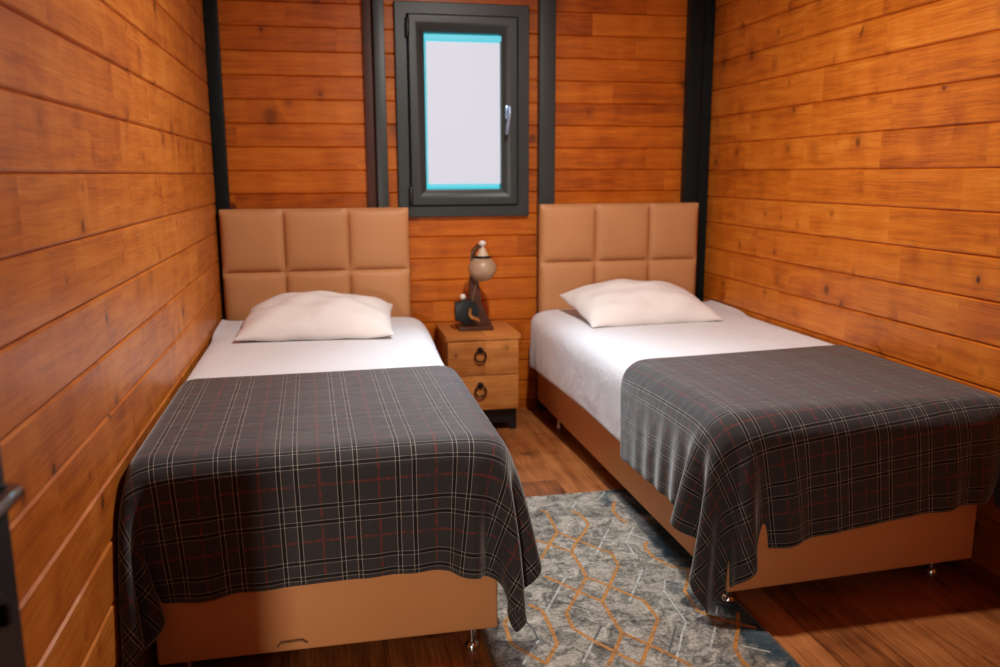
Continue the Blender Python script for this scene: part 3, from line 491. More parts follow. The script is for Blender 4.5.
0,0,0,0,0,0,0,0,0,0,0,0,0,0,1,0,0,0,14,-2,0,0,2,1,1,-2,-6,-6,-8,-3,0,2,5,0,-1,0,2,1,-1,0,0,0,0,1,-1,0,0,1,0,0,0,0,0,0,0,0,0,0,1,0,0,0,0,0,0,0,0,0,0,-1,0,0,0,0,0,0,0,0,0,0,0,16,1,-2,-1,-1,1,0,2,-1,-5,-6,-8,-4,0,2,4,0,-1,1,1,0,-1,1,0,0,0,1,0,
0,0,0,0,0,0,0,0,0,0,0,0,0,0,0,0,0,0,0,0,0,0,0,1,0,0,0,0,0,-1,0,0,0,0,0,17,1,-1,0,-1,-1,0,0,1,0,-4,-6,-8,-5,0,2,2,0,0,0,2,0,-1,1,0,0,0,0,0,0,0,0,1,0,0,0,0,0,0,0,0,0,0,0,0,0,0,0,0,0,0,0,0,0,0,0,0,1,0,0,0,0,-1,13,1,2,1,0,0,0,-1,1,0,0,-3,-5,-7,
-6,-2,1,1,1,1,0,0,1,0,0,0,0,1,0,0,0,0,-1,1,0,0,0,0,0,0,0,0,0,0,0,0,0,1,0,-1,0,0,0,0,0,0,0,0,0,0,0,0,1,6,2,2,0,2,1,2,1,0,1,1,0,-3,-5,-7,-5,-3,1,0,1,0,1,0,1,0,0,1,-1,0,1,0,0,0,0,0,0,0,0,0,0,1,0,0,0,0,0,0,-1,0,1,0,0,0,0,0,0,0,0,-1,0,0,0,0,-2,
1,1,2,0,2,2,2,3,2,2,1,1,-2,-4,-6,-4,-2,-1,-1,0,1,1,-1,1,1,-1,1,0,-1,1,0,0,0,0,0,0,0,1,0,-1,0,0,0,0,0,0,0,0,0,0,0,0,0,0,0,0,0,1,0,0,0,-1,-7,-1,1,1,1,0,0,3,1,3,3,4,3,1,0,-4,-4,-4,-2,-1,1,0,0,1,0,-1,1,0,0,0,0,0,1,-1,0,0,0,1,-1,0,0,0,0,0,0,0,1,
0,0,0,0,0,0,0,0,-1,0,0,0,0,0,0,1,-7,1,-1,0,0,1,1,0,0,1,1,1,2,3,3,2,-3,-2,-1,-1,0,0,0,-1,0,1,-1,0,0,1,-1,1,-1,0,0,1,0,-1,0,0,0,1,0,0,0,0,-1,0,0,0,0,0,0,0,0,1,0,0,0,0,0,0,-1,-6,1,1,1,1,0,0,-1,1,-2,-1,1,0,2,1,2,0,-1,0,2,0,-1,0,0,0,0,0,0,0,-1,
1,-1,0,1,0,-1,0,0,1,0,0,-1,0,0,0,0,0,0,0,0,0,0,0,0,0,0,0,0,0,0,0,0,1,-6,2,2,1,1,1,0,1,-1,0,-1,-1,0,0,0,0,2,0,0,0,1,0,0,0,-1,0,0,0,0,0,-1,1,0,-1,0,1,0,0,-1,0,0,0,1,0,0,0,0,0,0,0,0,0,0,0,0,0,0,0,0,0,0,0,-1,-8,1,1,1,2,1,2,0,1,1,1,0,0,-1,-1,0,
-1,2,0,0,-1,1,-1,0,1,-1,0,-1,1,0,0,-1,0,1,0,-1,0,0,1,0,0,0,-1,0,0,0,0,0,0,0,0,0,0,0,0,0,0,0,0,0,0,0,1,-8,-2,0,1,1,2,0,2,1,1,1,1,0,1,0,-1,1,0,0,1,0,-1,0,1,-1,0,0,0,-1,0,1,0,0,-1,0,0,1,0,-1,0,0,0,0,0,0,0,1,0,0,0,0,0,0,0,0,0,0,0,0,0,0,-1,0,-5,
-1,-1,0,-1,0,1,-1,1,1,1,1,1,1,1,1,1,0,0,0,0,0,0,0,0,0,0,0,0,0,-1,0,0,1,0,0,-1,0,0,0,0,0,1,0,0,0,-1,0,0,0,0,0,0,0,0,0,0,0,0,0,0,1,0,0,-1,0,-1,0,-1,-1,0,0,0,0,0,1,0,2,1,0,0,1,0,0,0,1,-1,0,0,0,0,0,0,0,0,0,-1,0,0,0,0,1,0,0,0,-1,0,0,0,0,0,0,0,0,
0,0,0,0,0,0,0,0,0,0,0,0,5,1,-1,-1,0,-1,0,0,-1,-1,0,-1,0,0,0,0,0,1,0,0,0,0,-1,0,0,0,0,0,0,0,0,0,0,0,1,0,0,0,-1,0,0,0,0,0,0,0,0,0,0,0,0,0,0,0,0,0,0,0,0,0,0,0,0,9,1,0,0,-1,0,-1,-1,0,-1,-1,0,-1,-1,-2,-1,1,0,0,0,0,0,0,0,0,0,0,0,0,0,0,0,0,0,-1,0,
0,0,0,0,0,0,0,0,0,0,1,0,0,0,0,0,0,0,0,0,0,0,-1,0,0,0,0,8,-1,0,0,-1,0,0,0,-1,0,-1,-1,-1,0,-1,0,-1,0,1,-1,1,0,0,0,0,-1,0,0,0,0,0,0,0,0,0,0,0,1,0,0,0,0,0,0,0,0,-1,0,0,0,0,0,0,0,0,0,0,0,1,0,0,0,0,3,0,0,-1,0,-1,0,0,0,0,0,0,0,-1,0,0,0,0,0,1,-1,0,
0,0,0,1,0,0,0,0,0,0,0,0,0,0,0,-1,0,0,0,0,0,0,0,0,0,0,0,0,0,0,0,0,0,0,0,0,0,0,0,0,0,-3,1,-1,1,0,1,0,0,0,0,0,0,1,0,0,0,1,0,0,0,0,0,0,0,0,0,-1,0,0,0,0,0,0,0,0,0,0,0,0,0,0,0,0,0,0,0,0,0,0,0,0,0,0,0,0,0,0,0,0,0,0,0,0,-4,-2,1,0,1,0,0,1,0,1,0,1,0,
0,1,0,0,0,0,0,0,0,0,0,0,0,1,0,0,0,0,0,0,0,0,0,0,0,0,0,0,0,0,0,0,0,0,0,0,0,0,0,0,0,0,0,0,0,0,-1,0,0,0,-3,0,0,0,0,0,1,0,0,0,1,0,0,1,0,0,0,0,0,0,0,0,0,0,0,0,0,0,0,0,0,0,0,0,0,0,0,0,0,0,0,0,0,0,0,0,0,0,0,0,0,0,0,0,0,0,0,0,0,1,0,0,0,1,0,0,0,0,1,
-1,0,0,0,0,0,0,-1,0,0,0,1,0,-1,0,0,1,0,0,0,0,0,0,0,0,0,0,0,0,-1,0,0,0,0,0,0,0,0,0,0,0,0,0,0,0,0,0,0,0,0,0,0,0,0,0,0,0,3,2,-1,0,0,-1,1,-1,0,-1,0,-1,-1,1,-1,0,0,0,0,1,0,0,-1,0,0,0,0,0,0,0,0,0,0,0,0,1,0,0,0,0,0,0,0,0,0,0,0,0,0,0,0,0,0,0,0,0,0,
0,0,-1,0,0,0,3,0,0,0,0,0,-1,0,0,0,-1,0,0,-1,0,0,1,-1,0,0,0,0,0,0,0,0,0,0,0,0,0,0,0,0,0,0,0,0,0,0,0,0,0,0,0,0,0,0,0,0,0,0,0,0,0,0,0,0,0,1,0,0,0,0,0,0,0,0,0,0,0,0,0,0,0,0,0,0,0,0,1,0,0,0,0,0,0,0,0,0,0,0,0,0,0,0,0,0,0,0,0,0,0,0,0,0,0,0,0,0,0,
0,0,0,0,0,-1,0,0,0,0,0,0,0,0,0,-1,-1,0,0,0,0,1,0,0,0,1,0,0,0,0,0,0,0,0,0,0,0,0,0,0,0,0,0,0,0,0,0,0,0,0,0,0,0,0,0,0,0,0,0,0,0,0,0,0,0,0,0,0,1,0,0,0,0,0,0,0,0,0,0,-1,1,0,0,0,-1,1,0,0,-1,1,0,0,0,0,0,0,1,0,-1,1,0,0,0,0,0,0,0,0,0,0,0,0,0,0,0,0,
0,0,0,0,0,0,0,0,0,-1,0,0,0,0,0,0,0,0,0,0,0,0,0,0,0,1,1,0,0,0,0,0,-1,0,0,0,-1,0,0,0,1,-1,1,-1,0,1,-1,0,0,0,0,0,0,0,0,0,0,0,0,0,0,0,0,0,0,0,0,0,0,0,0,0,1,0,0,0,0,0,0,0,0,0,0,0,0,0,-1,0,0,0,0,0,0,0,0,0,0,0,0,0,0,0,0,0,1,-1,0,0,0,0,0,1,0,0,0,0,
0,0,-1,0,0,0,0,0,0,0,0,0,0,0,0,0,0,0,0,0,0,0,0,0,0,0,0,0,0,0,0,0,0,1,0,-1,0,0,-1,0,1,0,0,0,0,1,0,0,0,0,0,0,0,1,0,0,0,0,-1,0,0,0,0,0,0,1,0,0,0,0,0,0,0,0,0,0,0,0,0,0,0,0,0,0,0,0,0,0,0,0,0,0,0,0,0,0,-1,0,1,-1,0,1,-1,-1,1,0,0,0,0,0,0,0,0,0,0,1,
-1,0,0,0,0,0,0,0,0,0,0,0,0,0,0,0,0,0,0,0,0,0,0,0,0,0,0,0,0,0,0,0,0,0,0,0,0,0,0,0,0,0,0,1,0,0,2,-1,0,1,0,-1,0,0,0,-1,0,0,0,0,0,0,0,1,0,0,0,0,0,0,0,0,0,0,0,0,0,0,0,0,0,0,0,0,0,0,0,0,0,0,0,0,0,0,0,0,0,0,0,0,0,0,0,0,0,0,0,-1,-1,0,1,0,0,0,0,0,0,
0,0,0,0,0,0,0,0,0,0,0,0,0,0,0,0,0,0,0,0,0,0,0,0,0,0,0,0,0,0,0,0,0,0,0,0,0,1,0,-1,0,0,0,0,0,0,0,0,0,0,0,0,0,1,-3,-1,1,0,0,1,0,1,0,0,0,1,0,0,0,0,1,0,-1,1,0,0,0,0,0,0,0,0,0,0,0,0,0,0,0,0,0,0,0,0,0,0,0,0,0,0,-1,0,1,0,0,0,0,0,0,0,0,0,0,0,0,0,0,
-1,-1,-1,0,0,0,1,-1,1,1,1,-1,1,0,0,0,0,0,1,-1,0,0,0,0,0,0,0,0,0,0,0,0,0,0,0,0,0,0,0,0,0,1,0,0,0,0,0,0,0,0,0,0,0,0,0,0,0,0,-1,0,0,0,0,1,0,-1,0,0,-1,0,0,0,0,0,1,-1,1,0,0,0,0,0,0,0,0,0,0,0,1,0,0,0,0,0,0,0,0,0,0,0,0,0,0,0,-1,0,0,0,0,0,0,0,0,0,
0,0,0,0,0,0,0,1,0,0,0,0,3,1,0,-1,0,-1,-1,0,0,-1,0,0,0,0,0,0,0,0,0,1,0,0,0,0,0,-1,0,0,0,0,0,0,0,0,0,0,0,0,1,0,0,0,0,0,0,0,0,0,0,0,0,0,0,0,0,0,0,0,0,0,0,0,0,2,0,1,0,-1,1,0,0,-1,0,-1,-1,0,0,1,0,0,0,0,-1,0,0,0,0,0,0,0,0,0,0,0,1,0,0,0,0,0,0,-1,
0,0,0,0,0,0,0,1,0,0,0,0,0,0,0,0,0,0,0,0,-1,0,0,0,-2,0,0,1,1,0,0,0,0,0,1,0,0,-1,0,0,0,0,0,0,0,0,0,1,0,0,0,0,0,0,0,-1,0,0,0,0,0,1,0,0,0,0,0,0,0,0,-1,0,0,0,0,0,0,0,0,0,0,0,0,1,0,0,0,-4,-1,0,0,1,0,1,1,0,1,0,0,1,0,0,0,0,0,0,1,0,0,0,-1,0,0,0,0,0,
0,0,0,1,0,0,0,0,-1,0,0,0,1,0,0,0,0,0,0,0,0,0,0,0,0,0,0,0,0,0,0,0,0,0,-2,0,-1,0,-1,0,0,0,1,0,0,2,0,1,0,0,0,0,0,0,0,0,0,0,0,0,0,0,0,1,0,0,-1,0,0,0,1,0,0,0,0,-1,0,0,0,1,0,0,0,0,0,0,0,0,0,0,0,0,0,0,0,0,0,3,-1,0,0,-1,0,-1,-1,-1,0,0,0,0,1,0,1,0,
0,1,-1,0,0,0,0,0,0,1,0,0,-1,0,0,1,0,0,0,-1,0,1,0,0,0,0,0,0,-1,0,0,1,0,0,0,0,0,0,0,0,0,0,0,0,0,-1,3,3,0,-1,0,-1,-1,0,0,-1,-1,-1,0,0,0,0,0,0,0,0,0,0,0,0,0,1,-1,0,0,0,1,0,-1,0,0,1,0,0,-1,0,0,1,0,0,0,0,0,0,-1,0,0,1,0,0,0,0,0,0,0,0,0,-1,1,1,1,0,
1,0,0,1,0,-1,0,0,0,-1,-2,0,0,0,0,0,0,0,0,0,0,0,0,0,0,0,1,-1,0,0,1,0,-1,0,1,0,0,0,-1,1,0,0,0,0,0,0,0,0,-1,0,0,0,0,0,0,0,0,0,1,0,-5,0,2,0,1,1,1,0,1,0,0,0,0,0,0,-1,0,0,-1,1,0,0,0,0,0,0,0,0,1,-1,0,1,0,-1,0,1,0,-1,0,1,0,0,-1,0,0,1,0,0,0,0,0,0,0,
0,0,0,0,0,0,0,0,0,0,-12,1,1,1,1,1,0,2,1,1,1,0,1,1,-1,1,0,0,0,-1,0,0,1,0,0,0,0,0,0,0,1,-1,0,1,0,-1,0,1,0,-1,0,1,0,0,0,-1,0,1,0,0,0,0,0,0,0,0,0,0,0,0,0,0,0,-16,0,0,1,1,1,1,0,1,1,2,1,2,2,2,0,0,0,0,1,0,0,-1,1,0,0,0,1,-1,0,0,0,1,-1,0,1,0,-1,1,0,
0,-1,0,1,0,0,0,-1,0,0,0,0,1,0,0,0,0,0,0,0,0,0,-1,-17,-2,1,0,0,1,0,1,1,1,1,2,2,2,4,2,0,0,0,0,0,0,1,-1,1,-1,1,0,0,1,-1,1,-1,0,1,-1,0,1,-1,0,1,0,0,-1,0,1,0,0,0,0,0,0,-1,0,0,0,0,0,0,0,0,0,1,-16,1,-1,1,1,0,1,1,1,2,0,2,1,1,2,2,0,0,0,-1,1,1,-1,1,
0,0,0,0,0,0,0,0,0,1,-1,1,0,-1,1,0,-1,0,1,0,0,-1,0,0,0,1,0,0,0,0,0,0,0,0,0,0,0,0,0,-8,-1,1,1,1,1,2,1,1,1,2,0,0,1,-2,-2,0,-1,0,1,0,0,1,0,0,0,0,0,1,-1,1,0,0,-1,1,-1,1,0,-1,1,0,0,-1,0,1,0,0,0,0,-1,0,0,0,0,0,1,0,0,0,-1,0,0,0,0,1,2,1,2,1,1,1,1,0,
0,1,-1,-3,-3,-3,-2,0,0,0,0,1,0,0,0,1,0,0,-1,1,0,-1,1,0,-1,1,-1,0,1,-1,0,1,0,0,-1,0,0,1,0,0,0,0,0,0,0,-1,0,0,0,1,0,0,0,9,3,1,1,0,1,1,0,-1,0,-2,-4,-3,-3,-2,-1,0,0,0,1,0,-1,1,0,0,0,0,-1,1,0,-1,1,-1,1,0,0,0,0,-1,1,0,-1,0,1,0,0,0,-1,0,0,0,0,0,0,
1,0,0,0,0,0,-1,0,0,16,1,0,1,0,0,-2,-2,-2,-4,-3,-4,-4,-2,0,3,4,1,0,-1,0,0,-1,0,0,0,0,1,-1,0,0,0,0,-1,1,-1,0,1,0,-1,0,1,0,-1,0,0,0,1,0,0,0,0,0,0,-1,0,0,0,0,0,1,0,0,17,1,0,-1,-1,-3,-3,-3,-4,-4,-5,-3,0,1,4,5,3,2,-1,-1,0,-1,0,0,-1,0,-1,0,0,0,0,
0,0,0,0,0,0,0,0,0,0,-1,0,1,0,0,0,-1,0,0,0,0,0,0,0,0,0,0,0,0,0,0,0,18,-1,-2,-2,-4,-4,-4,-4,-4,-4,-1,1,2,6,6,3,2,-1,0,-1,-2,0,-1,-1,0,0,0,0,0,-1,0,0,0,0,0,0,0,-1,0,1,0,0,0,-1,0,0,0,1,0,0,0,0,0,0,0,0,0,0,0,0,0,0,0,13,-1,-3,-6,-4,-3,-4,-4,-2,0,
3,4,7,5,3,2,-1,-2,-2,0,-1,-1,0,0,0,-1,0,-1,0,1,0,-1,0,0,-1,1,0,0,0,-1,0,0,1,0,0,0,0,-1,0,0,0,0,0,0,0,0,0,0,0,0,0,0,0,7,-5,-4,-3,-4,-4,-2,0,1,4,6,7,5,3,0,-1,-2,-2,-1,-1,0,-1,-1,0,0,0,0,0,0,-1,0,0,0,0,0,-1,0,1,0,0,0,0,-1,0,0,0,0,0,0,0,1,0,0,
0,0,0,0,0,-1,0,0,0,0,-3,-4,-4,-3,-1,-1,1,2,5,7,6,4,1,0,0,-2,-3,-1,1,0,-2,0,0,-1,0,-1,0,0,0,0,0,0,0,0,0,0,0,-1,0,0,0,0,1,0,0,0,0,0,0,0,-1,0,0,0,0,0,0,0,1,0,0,0,0,-10,-4,-2,-1,0,2,3,6,8,5,3,1,0,0,-1,-4,-4,1,2,-1,-1,-1,0,0,-1,1,0,-1,0,0,0,0,0,
0,0,0,0,0,0,0,0,0,-1,0,0,0,0,0,0,0,0,0,0,0,0,0,0,0,0,0,0,0,0,-16,-1,0,1,2,5,6,7,4,3,0,0,0,-1,-4,-4,0,3,0,-1,-2,0,0,0,0,0,-1,0,0,0,0,-1,0,0,0,0,0,0,0,0,0,0,0,0,0,0,0,0,0,0,0,0,0,0,0,0,0,0,0,0,0,0,0,-17,0,1,4,5,6,7,4,2,-1,-1,0,1,-3,-4,-3,2,2,
0,-2,0,0,0,-1,0,-1,0,0,0,0,-1,1,0,0,0,0,0,0,0,0,0,0,0,0,0,0,0,0,0,0,0,0,0,0,0,0,0,0,-1,0,0,0,0,-17,2,5,4,7,6,4,1,-1,0,0,1,-3,-5,-4,1,4,1,-2,-3,0,1,0,0,-1,1,0,-1,0,-1,1,0,0,-1,0,0,0,0,0,0,0,0,0,0,0,0,0,0,0,0,0,0,0,0,0,0,0,0,1,0,0,0,0,-13,4,
6,7,4,3,1,-1,-1,0,2,-2,-5,-4,-2,3,3,0,-2,-1,0,0,0,0,0,-1,0,0,-1,1,0,-1,0,1,0,0,0,0,0,-1,0,0,0,0,0,0,0,0,0,0,0,0,0,0,0,0,0,0,0,0,0,0,0,-7,6,5,5,3,0,-2,-1,1,2,-2,-4,-4,-4,2,4,2,-1,-3,-1,1,0,0,-1,1,0,0,-1,0,0,-1,1,0,-1,0,0,0,0,0,1,0,0,0,0,0,0,
0,0,0,0,0,-1,0,0,0,0,0,0,0,0,0,0,0,0,6,4,2,0,-1,-1,1,1,-1,-3,-6,-4,0,4,4,0,-2,-3,0,0,1,0,0,-1,0,0,0,0,-1,1,0,-1,1,0,0,-1,0,0,0,0,0,0,0,0,0,0,0,0,0,0,1,0,0,0,0,0,0,0,0,-1,0,0,7,4,1,0,-2,-1,1,1,0,-3,-5,-4,-2,3,4,2,0,-4,-1,0,2,-1,0,0,-1,1,-1,
0,-1,1,0,-1,1,-1,0,0,1,0,0,0,-1,0,0,0,0,0,0,0,0,0,0,0,0,0,0,0,0,0,0,0,1,0,0,11,1,0,-2,0,0,1,1,-2,-5,-5,-4,1,5,3,2,-2,-2,-2,1,0,1,-1,-1,1,-1,0,0,0,0,-1,1,-1,1,-1,0,0,0,0,0,1,0,0,0,0,0,0,-1,0,0,0,0,0,0,0,0,0,0,0,0,0,0,0,12,0,-1,-2,1,2,1,-3,
-5,-5,-4,1,3,4,3,-1,-3,-2,0,0,1,0,0,0,-1,0,1,-1,0,-1,1,-1,1,-1,1,0,-1,0,0,0,0,0,0,0,0,0,0,1,0,0,0,0,0,0,0,0,0,0,-1,0,0,0,0,12,-2,-1,1,1,1,-2,-3,-5,-5,-1,2,4,4,1,-1,-3,-3,0,2,0,0,0,-1,1,0,-1,0,0,0,-1,1,-1,1,-1,0,1,0,-1,0,0,0,0,0,0,0,0,0,0,0,
0,0,0,0,0,0,0,0,1,0,0,0,0,10,0,0,2,1,-1,-4,-5,-5,-2,0,4,5,1,1,-2,-3,-2,1,1,1,0,-1,0,-1,0,0,0,-1,1,0,-1,1,-1,1,-1,0,0,1,0,0,-1,0,0,0,0,0,0,0,0,0,0,0,0,0,0,0,0,0,0,0,0,0,11,-1,2,1,-1,-4,-4,-6,-2,0,4,4,2,2,-3,-3,-2,2,1,0,-1,-1,0,1,0,-1,0,1,0,
-2,0,1,-1,1,-1,1,-1,0,0,0,0,1,0,0,0,0,0,0,0,0,0,0,-1,0,0,0,0,0,0,0,0,0,0,83,13,12,13,13,14,13,13,14,12,10,8,6,6,6,5,3,4,2,3,3,2,1,1,1,0,1,0,0,0,-1,0,-1,0,0,-1,0,0,-1,0,-1,0,0,-1,0,0,-1,0,0,0,-1,0,0,-1,0,0,-1,0,0,0,-1,0,0,15,0,1,-1,0,0,0,0,
0,1,1,1,1,0,0,0,1,-1,1,0,-1,1,1,-1,0,0,0,0,0,0,0,0,0,0,0,0,0,0,0,0,0,0,0,0,0,0,1,-1,0,0,0,0,0,0,0,0,1,-1,0,0,0,0,0,16,-1,0,1,0,-1,0,0,0,0,2,1,1,0,0,1,0,0,0,-1,1,0,-1,1,0,0,0,0,0,0,0,0,1,-1,0,0,0,0,0,0,1,-1,0,1,-1,0,0,0,0,0,0,0,0,1,-1,0,0,0,
0,0,0,0,0,14,2,-1,0,0,0,0,0,0,0,0,2,1,1,0,0,0,1,0,0,0,-1,1,0,0,0,0,0,0,0,1,-1,0,0,0,0,0,0,0,0,0,0,0,0,0,0,0,0,0,0,1,-1,0,0,0,0,0,0,0,0,0,0,0,15,0,1,0,-1,0,0,0,0,0,1,0,2,1,0,0,1,0,0,0,0,0,0,0,0,0,0,0,0,0,0,0,0,0,0,1,-1,0,0,0,0,0,0,0,0,0,0,1,
-1,0,0,0,0,0,0,0,0,1,-1,0,1,-1,0,13,1,1,0,1,0,-1,0,-1,1,0,1,1,2,0,0,0,0,1,0,-1,1,0,0,0,0,0,0,0,0,0,0,0,0,0,0,0,0,1,-1,0,1,-1,0,1,-1,0,0,0,0,0,0,0,0,1,-1,0,0,0,0,0,0,0,11,1,1,2,0,0,1,0,0,-1,0,0,1,2,2,-1,0,1,-1,1,0,0,0,0,0,1,-1,0,0,0,0,0,0,1,
-1,0,1,-1,0,0,0,0,0,0,0,1,-1,0,1,-1,0,1,-1,0,0,1,-1,0,1,-1,0,1,-1,10,1,2,0,2,0,0,0,0,0,-1,1,1,1,1,1,0,0,1,0,1,-1,0,0,0,0,0,0,0,0,0,1,-1,0,0,0,0,0,0,1,-1,0,1,-1,0,0,0,0,0,1,-1,0,1,-1,0,0,0,0,0,1,-1,0,1,9,1,0,2,1,2,1,0,0,-1,0,0,0,1,2,1,0,1,0,
0,0,0,0,0,0,0,0,0,0,0,0,0,0,0,1,-1,0,1,-1,0,1,-1,0,1,-1,0,1,-1,0,0,0,0,0,1,-1,0,1,-1,0,0,0,0,0,9,0,1,0,2,1,1,1,0,1,0,-1,0,0,2,2,1,-1,1,0,0,0,0,0,0,0,0,1,0,-1,0,0,1,-1,0,1,-1,0,0,0,0,0,0,0,1,-1,0,1,-1,0,1,-1,0,0,1,-1,0,1,-1,0,1,-1,0,8,0,0,1,
0,2,2,1,1,1,0,0,-1,-1,1,3,1,0,0,1,0,0,0,1,0,-1,1,-1,0,1,-1,0,0,0,0,0,0,0,1,-1,0,1,-1,0,0,1,-1,0,1,-1,0,1,-1,0,0,1,-1,0,1,-1,0,1,-1,8,0,0,1,0,0,1,2,2,1,1,0,0,0,-1,1,3,1,0,0,0,1,-1,0,0,1,-1,0,0,0,1,-1,0,1,-1,0,1,-1,0,1,-1,0,1,0,-1,0,1,-1,0,1,
-1,0,1,0,-1,0,1,-1,0,1,-1,0,1,8,0,1,-1,0,1,0,1,2,2,1,1,0,0,-1,1,1,2,0,1,0,0,1,-1,0,0,0,0,0,0,0,1,-1,0,1,-1,0,1,-1,0,1,-1,0,0,1,-1,0,1,-1,0,1,-1,0,0,1,-1,0,1,-1,0,1,-1,0,7,1,-1,1,0,0,0,1,0,2,2,2,1,0,1,-2,1,2,2,-1,1,0,0,1,-1,0,0,1,0,-1,0,0,1,
-1,0,1,-1,0,1,-1,0,1,0,-1,0,1,-1,0,1,-1,0,1,0,-1,0,1,-1,0,1,-1,0,1,-1,6,0,1,0,1,0,0,0,1,-1,2,2,2,2,1,0,-1,1,1,2,1,0,0,-1,1,-1,1,-1,0,1,-1,0,0,1,-1,0,1,-1,0,1,-1,0,0,1,-1,0,1,-1,0,1,0,-1,0,1,-1,0,1,-1,0,1,0,-1,1,5,1,0,0,0,0,1,0,0,1,0,1,2,3,
1,2,1,0,1,1,0,0,0,1,-1,1,-1,0,0,0,1,-1,0,0,1,-1,0,1,-1,0,1,0,-1,0,1,-1,0,1,0,-1,0,1,-1,0,1,0,-1,1,0,-1,0,1,-1,3,0,1,0,1,0,1,0,1,0,0,0,1,1,3,2,2,1,1,1,1,0,1,-1,1,-1,0,0,0,0,0,1,-1,0,0,0,0,0,1,-1,0,0,0,0,0,1,-1,0,0,1,-1,0,1,-1,0,0,0,0,0,1,-1,
0,0,3,0,-1,1,0,0,0,1,0,1,0,1,0,0,2,2,3,2,1,2,2,1,-2,0,0,0,0,0,0,0,0,0,0,0,0,1,0,-1,0,1,0,-1,1,0,0,-1,1,0,0,-1,1,0,-1,1,0,0,0,0,0,-1,1,0,0,1,0,1,-1,0,1,0,0,1,0,0,0,1,1,-1,2,1,2,2,3,1,0,-1,0,-1,0,0,0,0,0,0,0,1,-1,0,0,0,1,0,0,0,1,-1,0,0,1,0,0,
0,0,0,0,1,0,0,-1,1,0,0,1,0,-1,-1,1,0,0,1,0,0,0,0,-1,1,1,0,0,0,1,0,1,2,1,-1,-1,-2,0,0,0,0,0,0,0,0,0,0,0,0,0,0,0,0,0,0,0,0,1,0,0,0,0,0,0,1,0,0,0,0,0,1,0,0,0,0,0,0,1,2,0,0,0,0,0,0,0,0,-1,1,0,0,0,1,0,1,0,1,-1,-2,-1,0,-1,0,0,0,0,0,0,0,0,0,1,0,0,
0,0,0,0,0,0,0,0,0,0,0,0,0,0,0,0,0,0,0,0,0,0,0,0,0,1,1,2,0,0,0,0,0,0,0,0,0,0,0,0,1,-1,1,0,0,0,-1,-2,0,0,0,0,0,0,0,0,0,0,0,0,0,0,0,0,0,0,0,0,0,0,0,0,0,0,0,0,0,0,0,0,0,0,0,0,0,0,0,0,0,0,2,0,0,0,0,0,0,0,0,0,0,0,0,0,0,0,0,0,-1,-1,0,0,0,0,0,0,0,
0,0,0,0,0,0,0,0,0,0,0,0,0,0,0,0,0,0,0,0,0,0,0,0,0,0,0,0,0,0,0,0,0,0,0,0,2,0,0,0,0,0,0,0,0,0,0,0,0,0,0,0,0,-1,0,0,-1,0,0,0,0,0,0,0,0,0,0,0,0,0,0,0,0,0,0,0,0,0,0,0,0,0,0,0,0,0,0,0,0,0,0,0,0,0,0,0,0,0,0,1,0,0,0,0,1,0,0,0,0,0,0,0,0,0,-1,0,1,-1,
-1,0,0,0,0,0,0,0,0,0,0,0,0,0,0,0,0,0,0,0,0,0,0,0,0,0,0,0,0,0,0,0,0,0,0,0,0,0,0,0,0,0,0,0,2,0,0,0,0,-1,0,1,0,0,-1,1,0,-1,0,1,-1,-1,1,0,-1,0,0,0,0,0,0,0,0,0,0,0,0,0,0,0,0,0,0,0,0,0,0,0,0,0,0,0,0,0,0,0,0,0,0,0,0,0,0,0,0,0,0,1,0,0,0,0,0,0,0,0,
0,0,0,0,0,1,-1,0,0,-1,0,1,-1,0,0,0,0,0,0,0,0,0,0,0,0,0,0,0,0,0,0,0,0,0,0,0,0,0,0,0,0,0,0,0,0,0,0,0,0,0,0,0,0,0,1,0,0,0,0,0,0,0,0,0,0,0,0,0,-1,1,0,0,0,-1,0,0,0,0,0,0,0,0,0,0,0,0,0,0,0,0,0,0,0,0,0,0,0,0,0,0,0,0,0,0,0,0,0,0,0,0,0,0,0,0,0,0,0,
1,0,0,0,0,0,0,-1,0,1,0,-1,1,0,0,0,0,0,-1,0,0,0,0,0,0,0,0,0,0,0,0,0,0,0,0,0,0,0,0,0,0,0,0,0,0,0,0,0,0,0,0,0,0,0,0,0,0,0,0,0,0,0,0,0,0,0,0,1,0,0,0,0,-1,1,0,-1,1,0,-1,0,0,0,0,0,0,0,0,0,0,0,0,0,0,0,0,0,0,0,0,0,0,0,0,0,0,0,0,0,0,0,0,0,0,0,0,0,0,
0,0,0,0,0,0,0,0,0,1,0,0,0,-1,0,0,1,0,0,-1,1,0,-1,1,0,0,-1,1,0,-1,0,0,0,0,0,0,0,0,0,0,0,0,0,0,0,0,0,0,0,0,0,0,0,0,0,0,0,0,0,0,0,0,0,0,0,0,0,0,0,0,0,0,0,0,0,1,0,0,0,-1,0,1,0,-1,0,1,-1,0,0,1,-1,0,0,0,0,0,0,0,0,0,0,0,0,0,0,0,0,0,0,0,0,0,0,0,0,
0,0,0,0,0,0,0,0,0,0,0,0,0,0,0,0,0,0,0,0,1,0,0,-1,0,0,1,0,0,-1,0,1,0,-1,1,0,0,-1,0,0,0,0,0,0,0,0,0,0,0,0,0,0,0,0,0,0,0,0,0,0,0,0,0,0,0,0,0,0,0,0,0,0,0,0,0,0,0,0,0,0,0,0,0,0,0,1,0,0,0,-1,0,0,1,0,-1,0,1,-1,0,0,0,0,0,0,0,0,0,0,0,0,0,0,0,0,0,0,
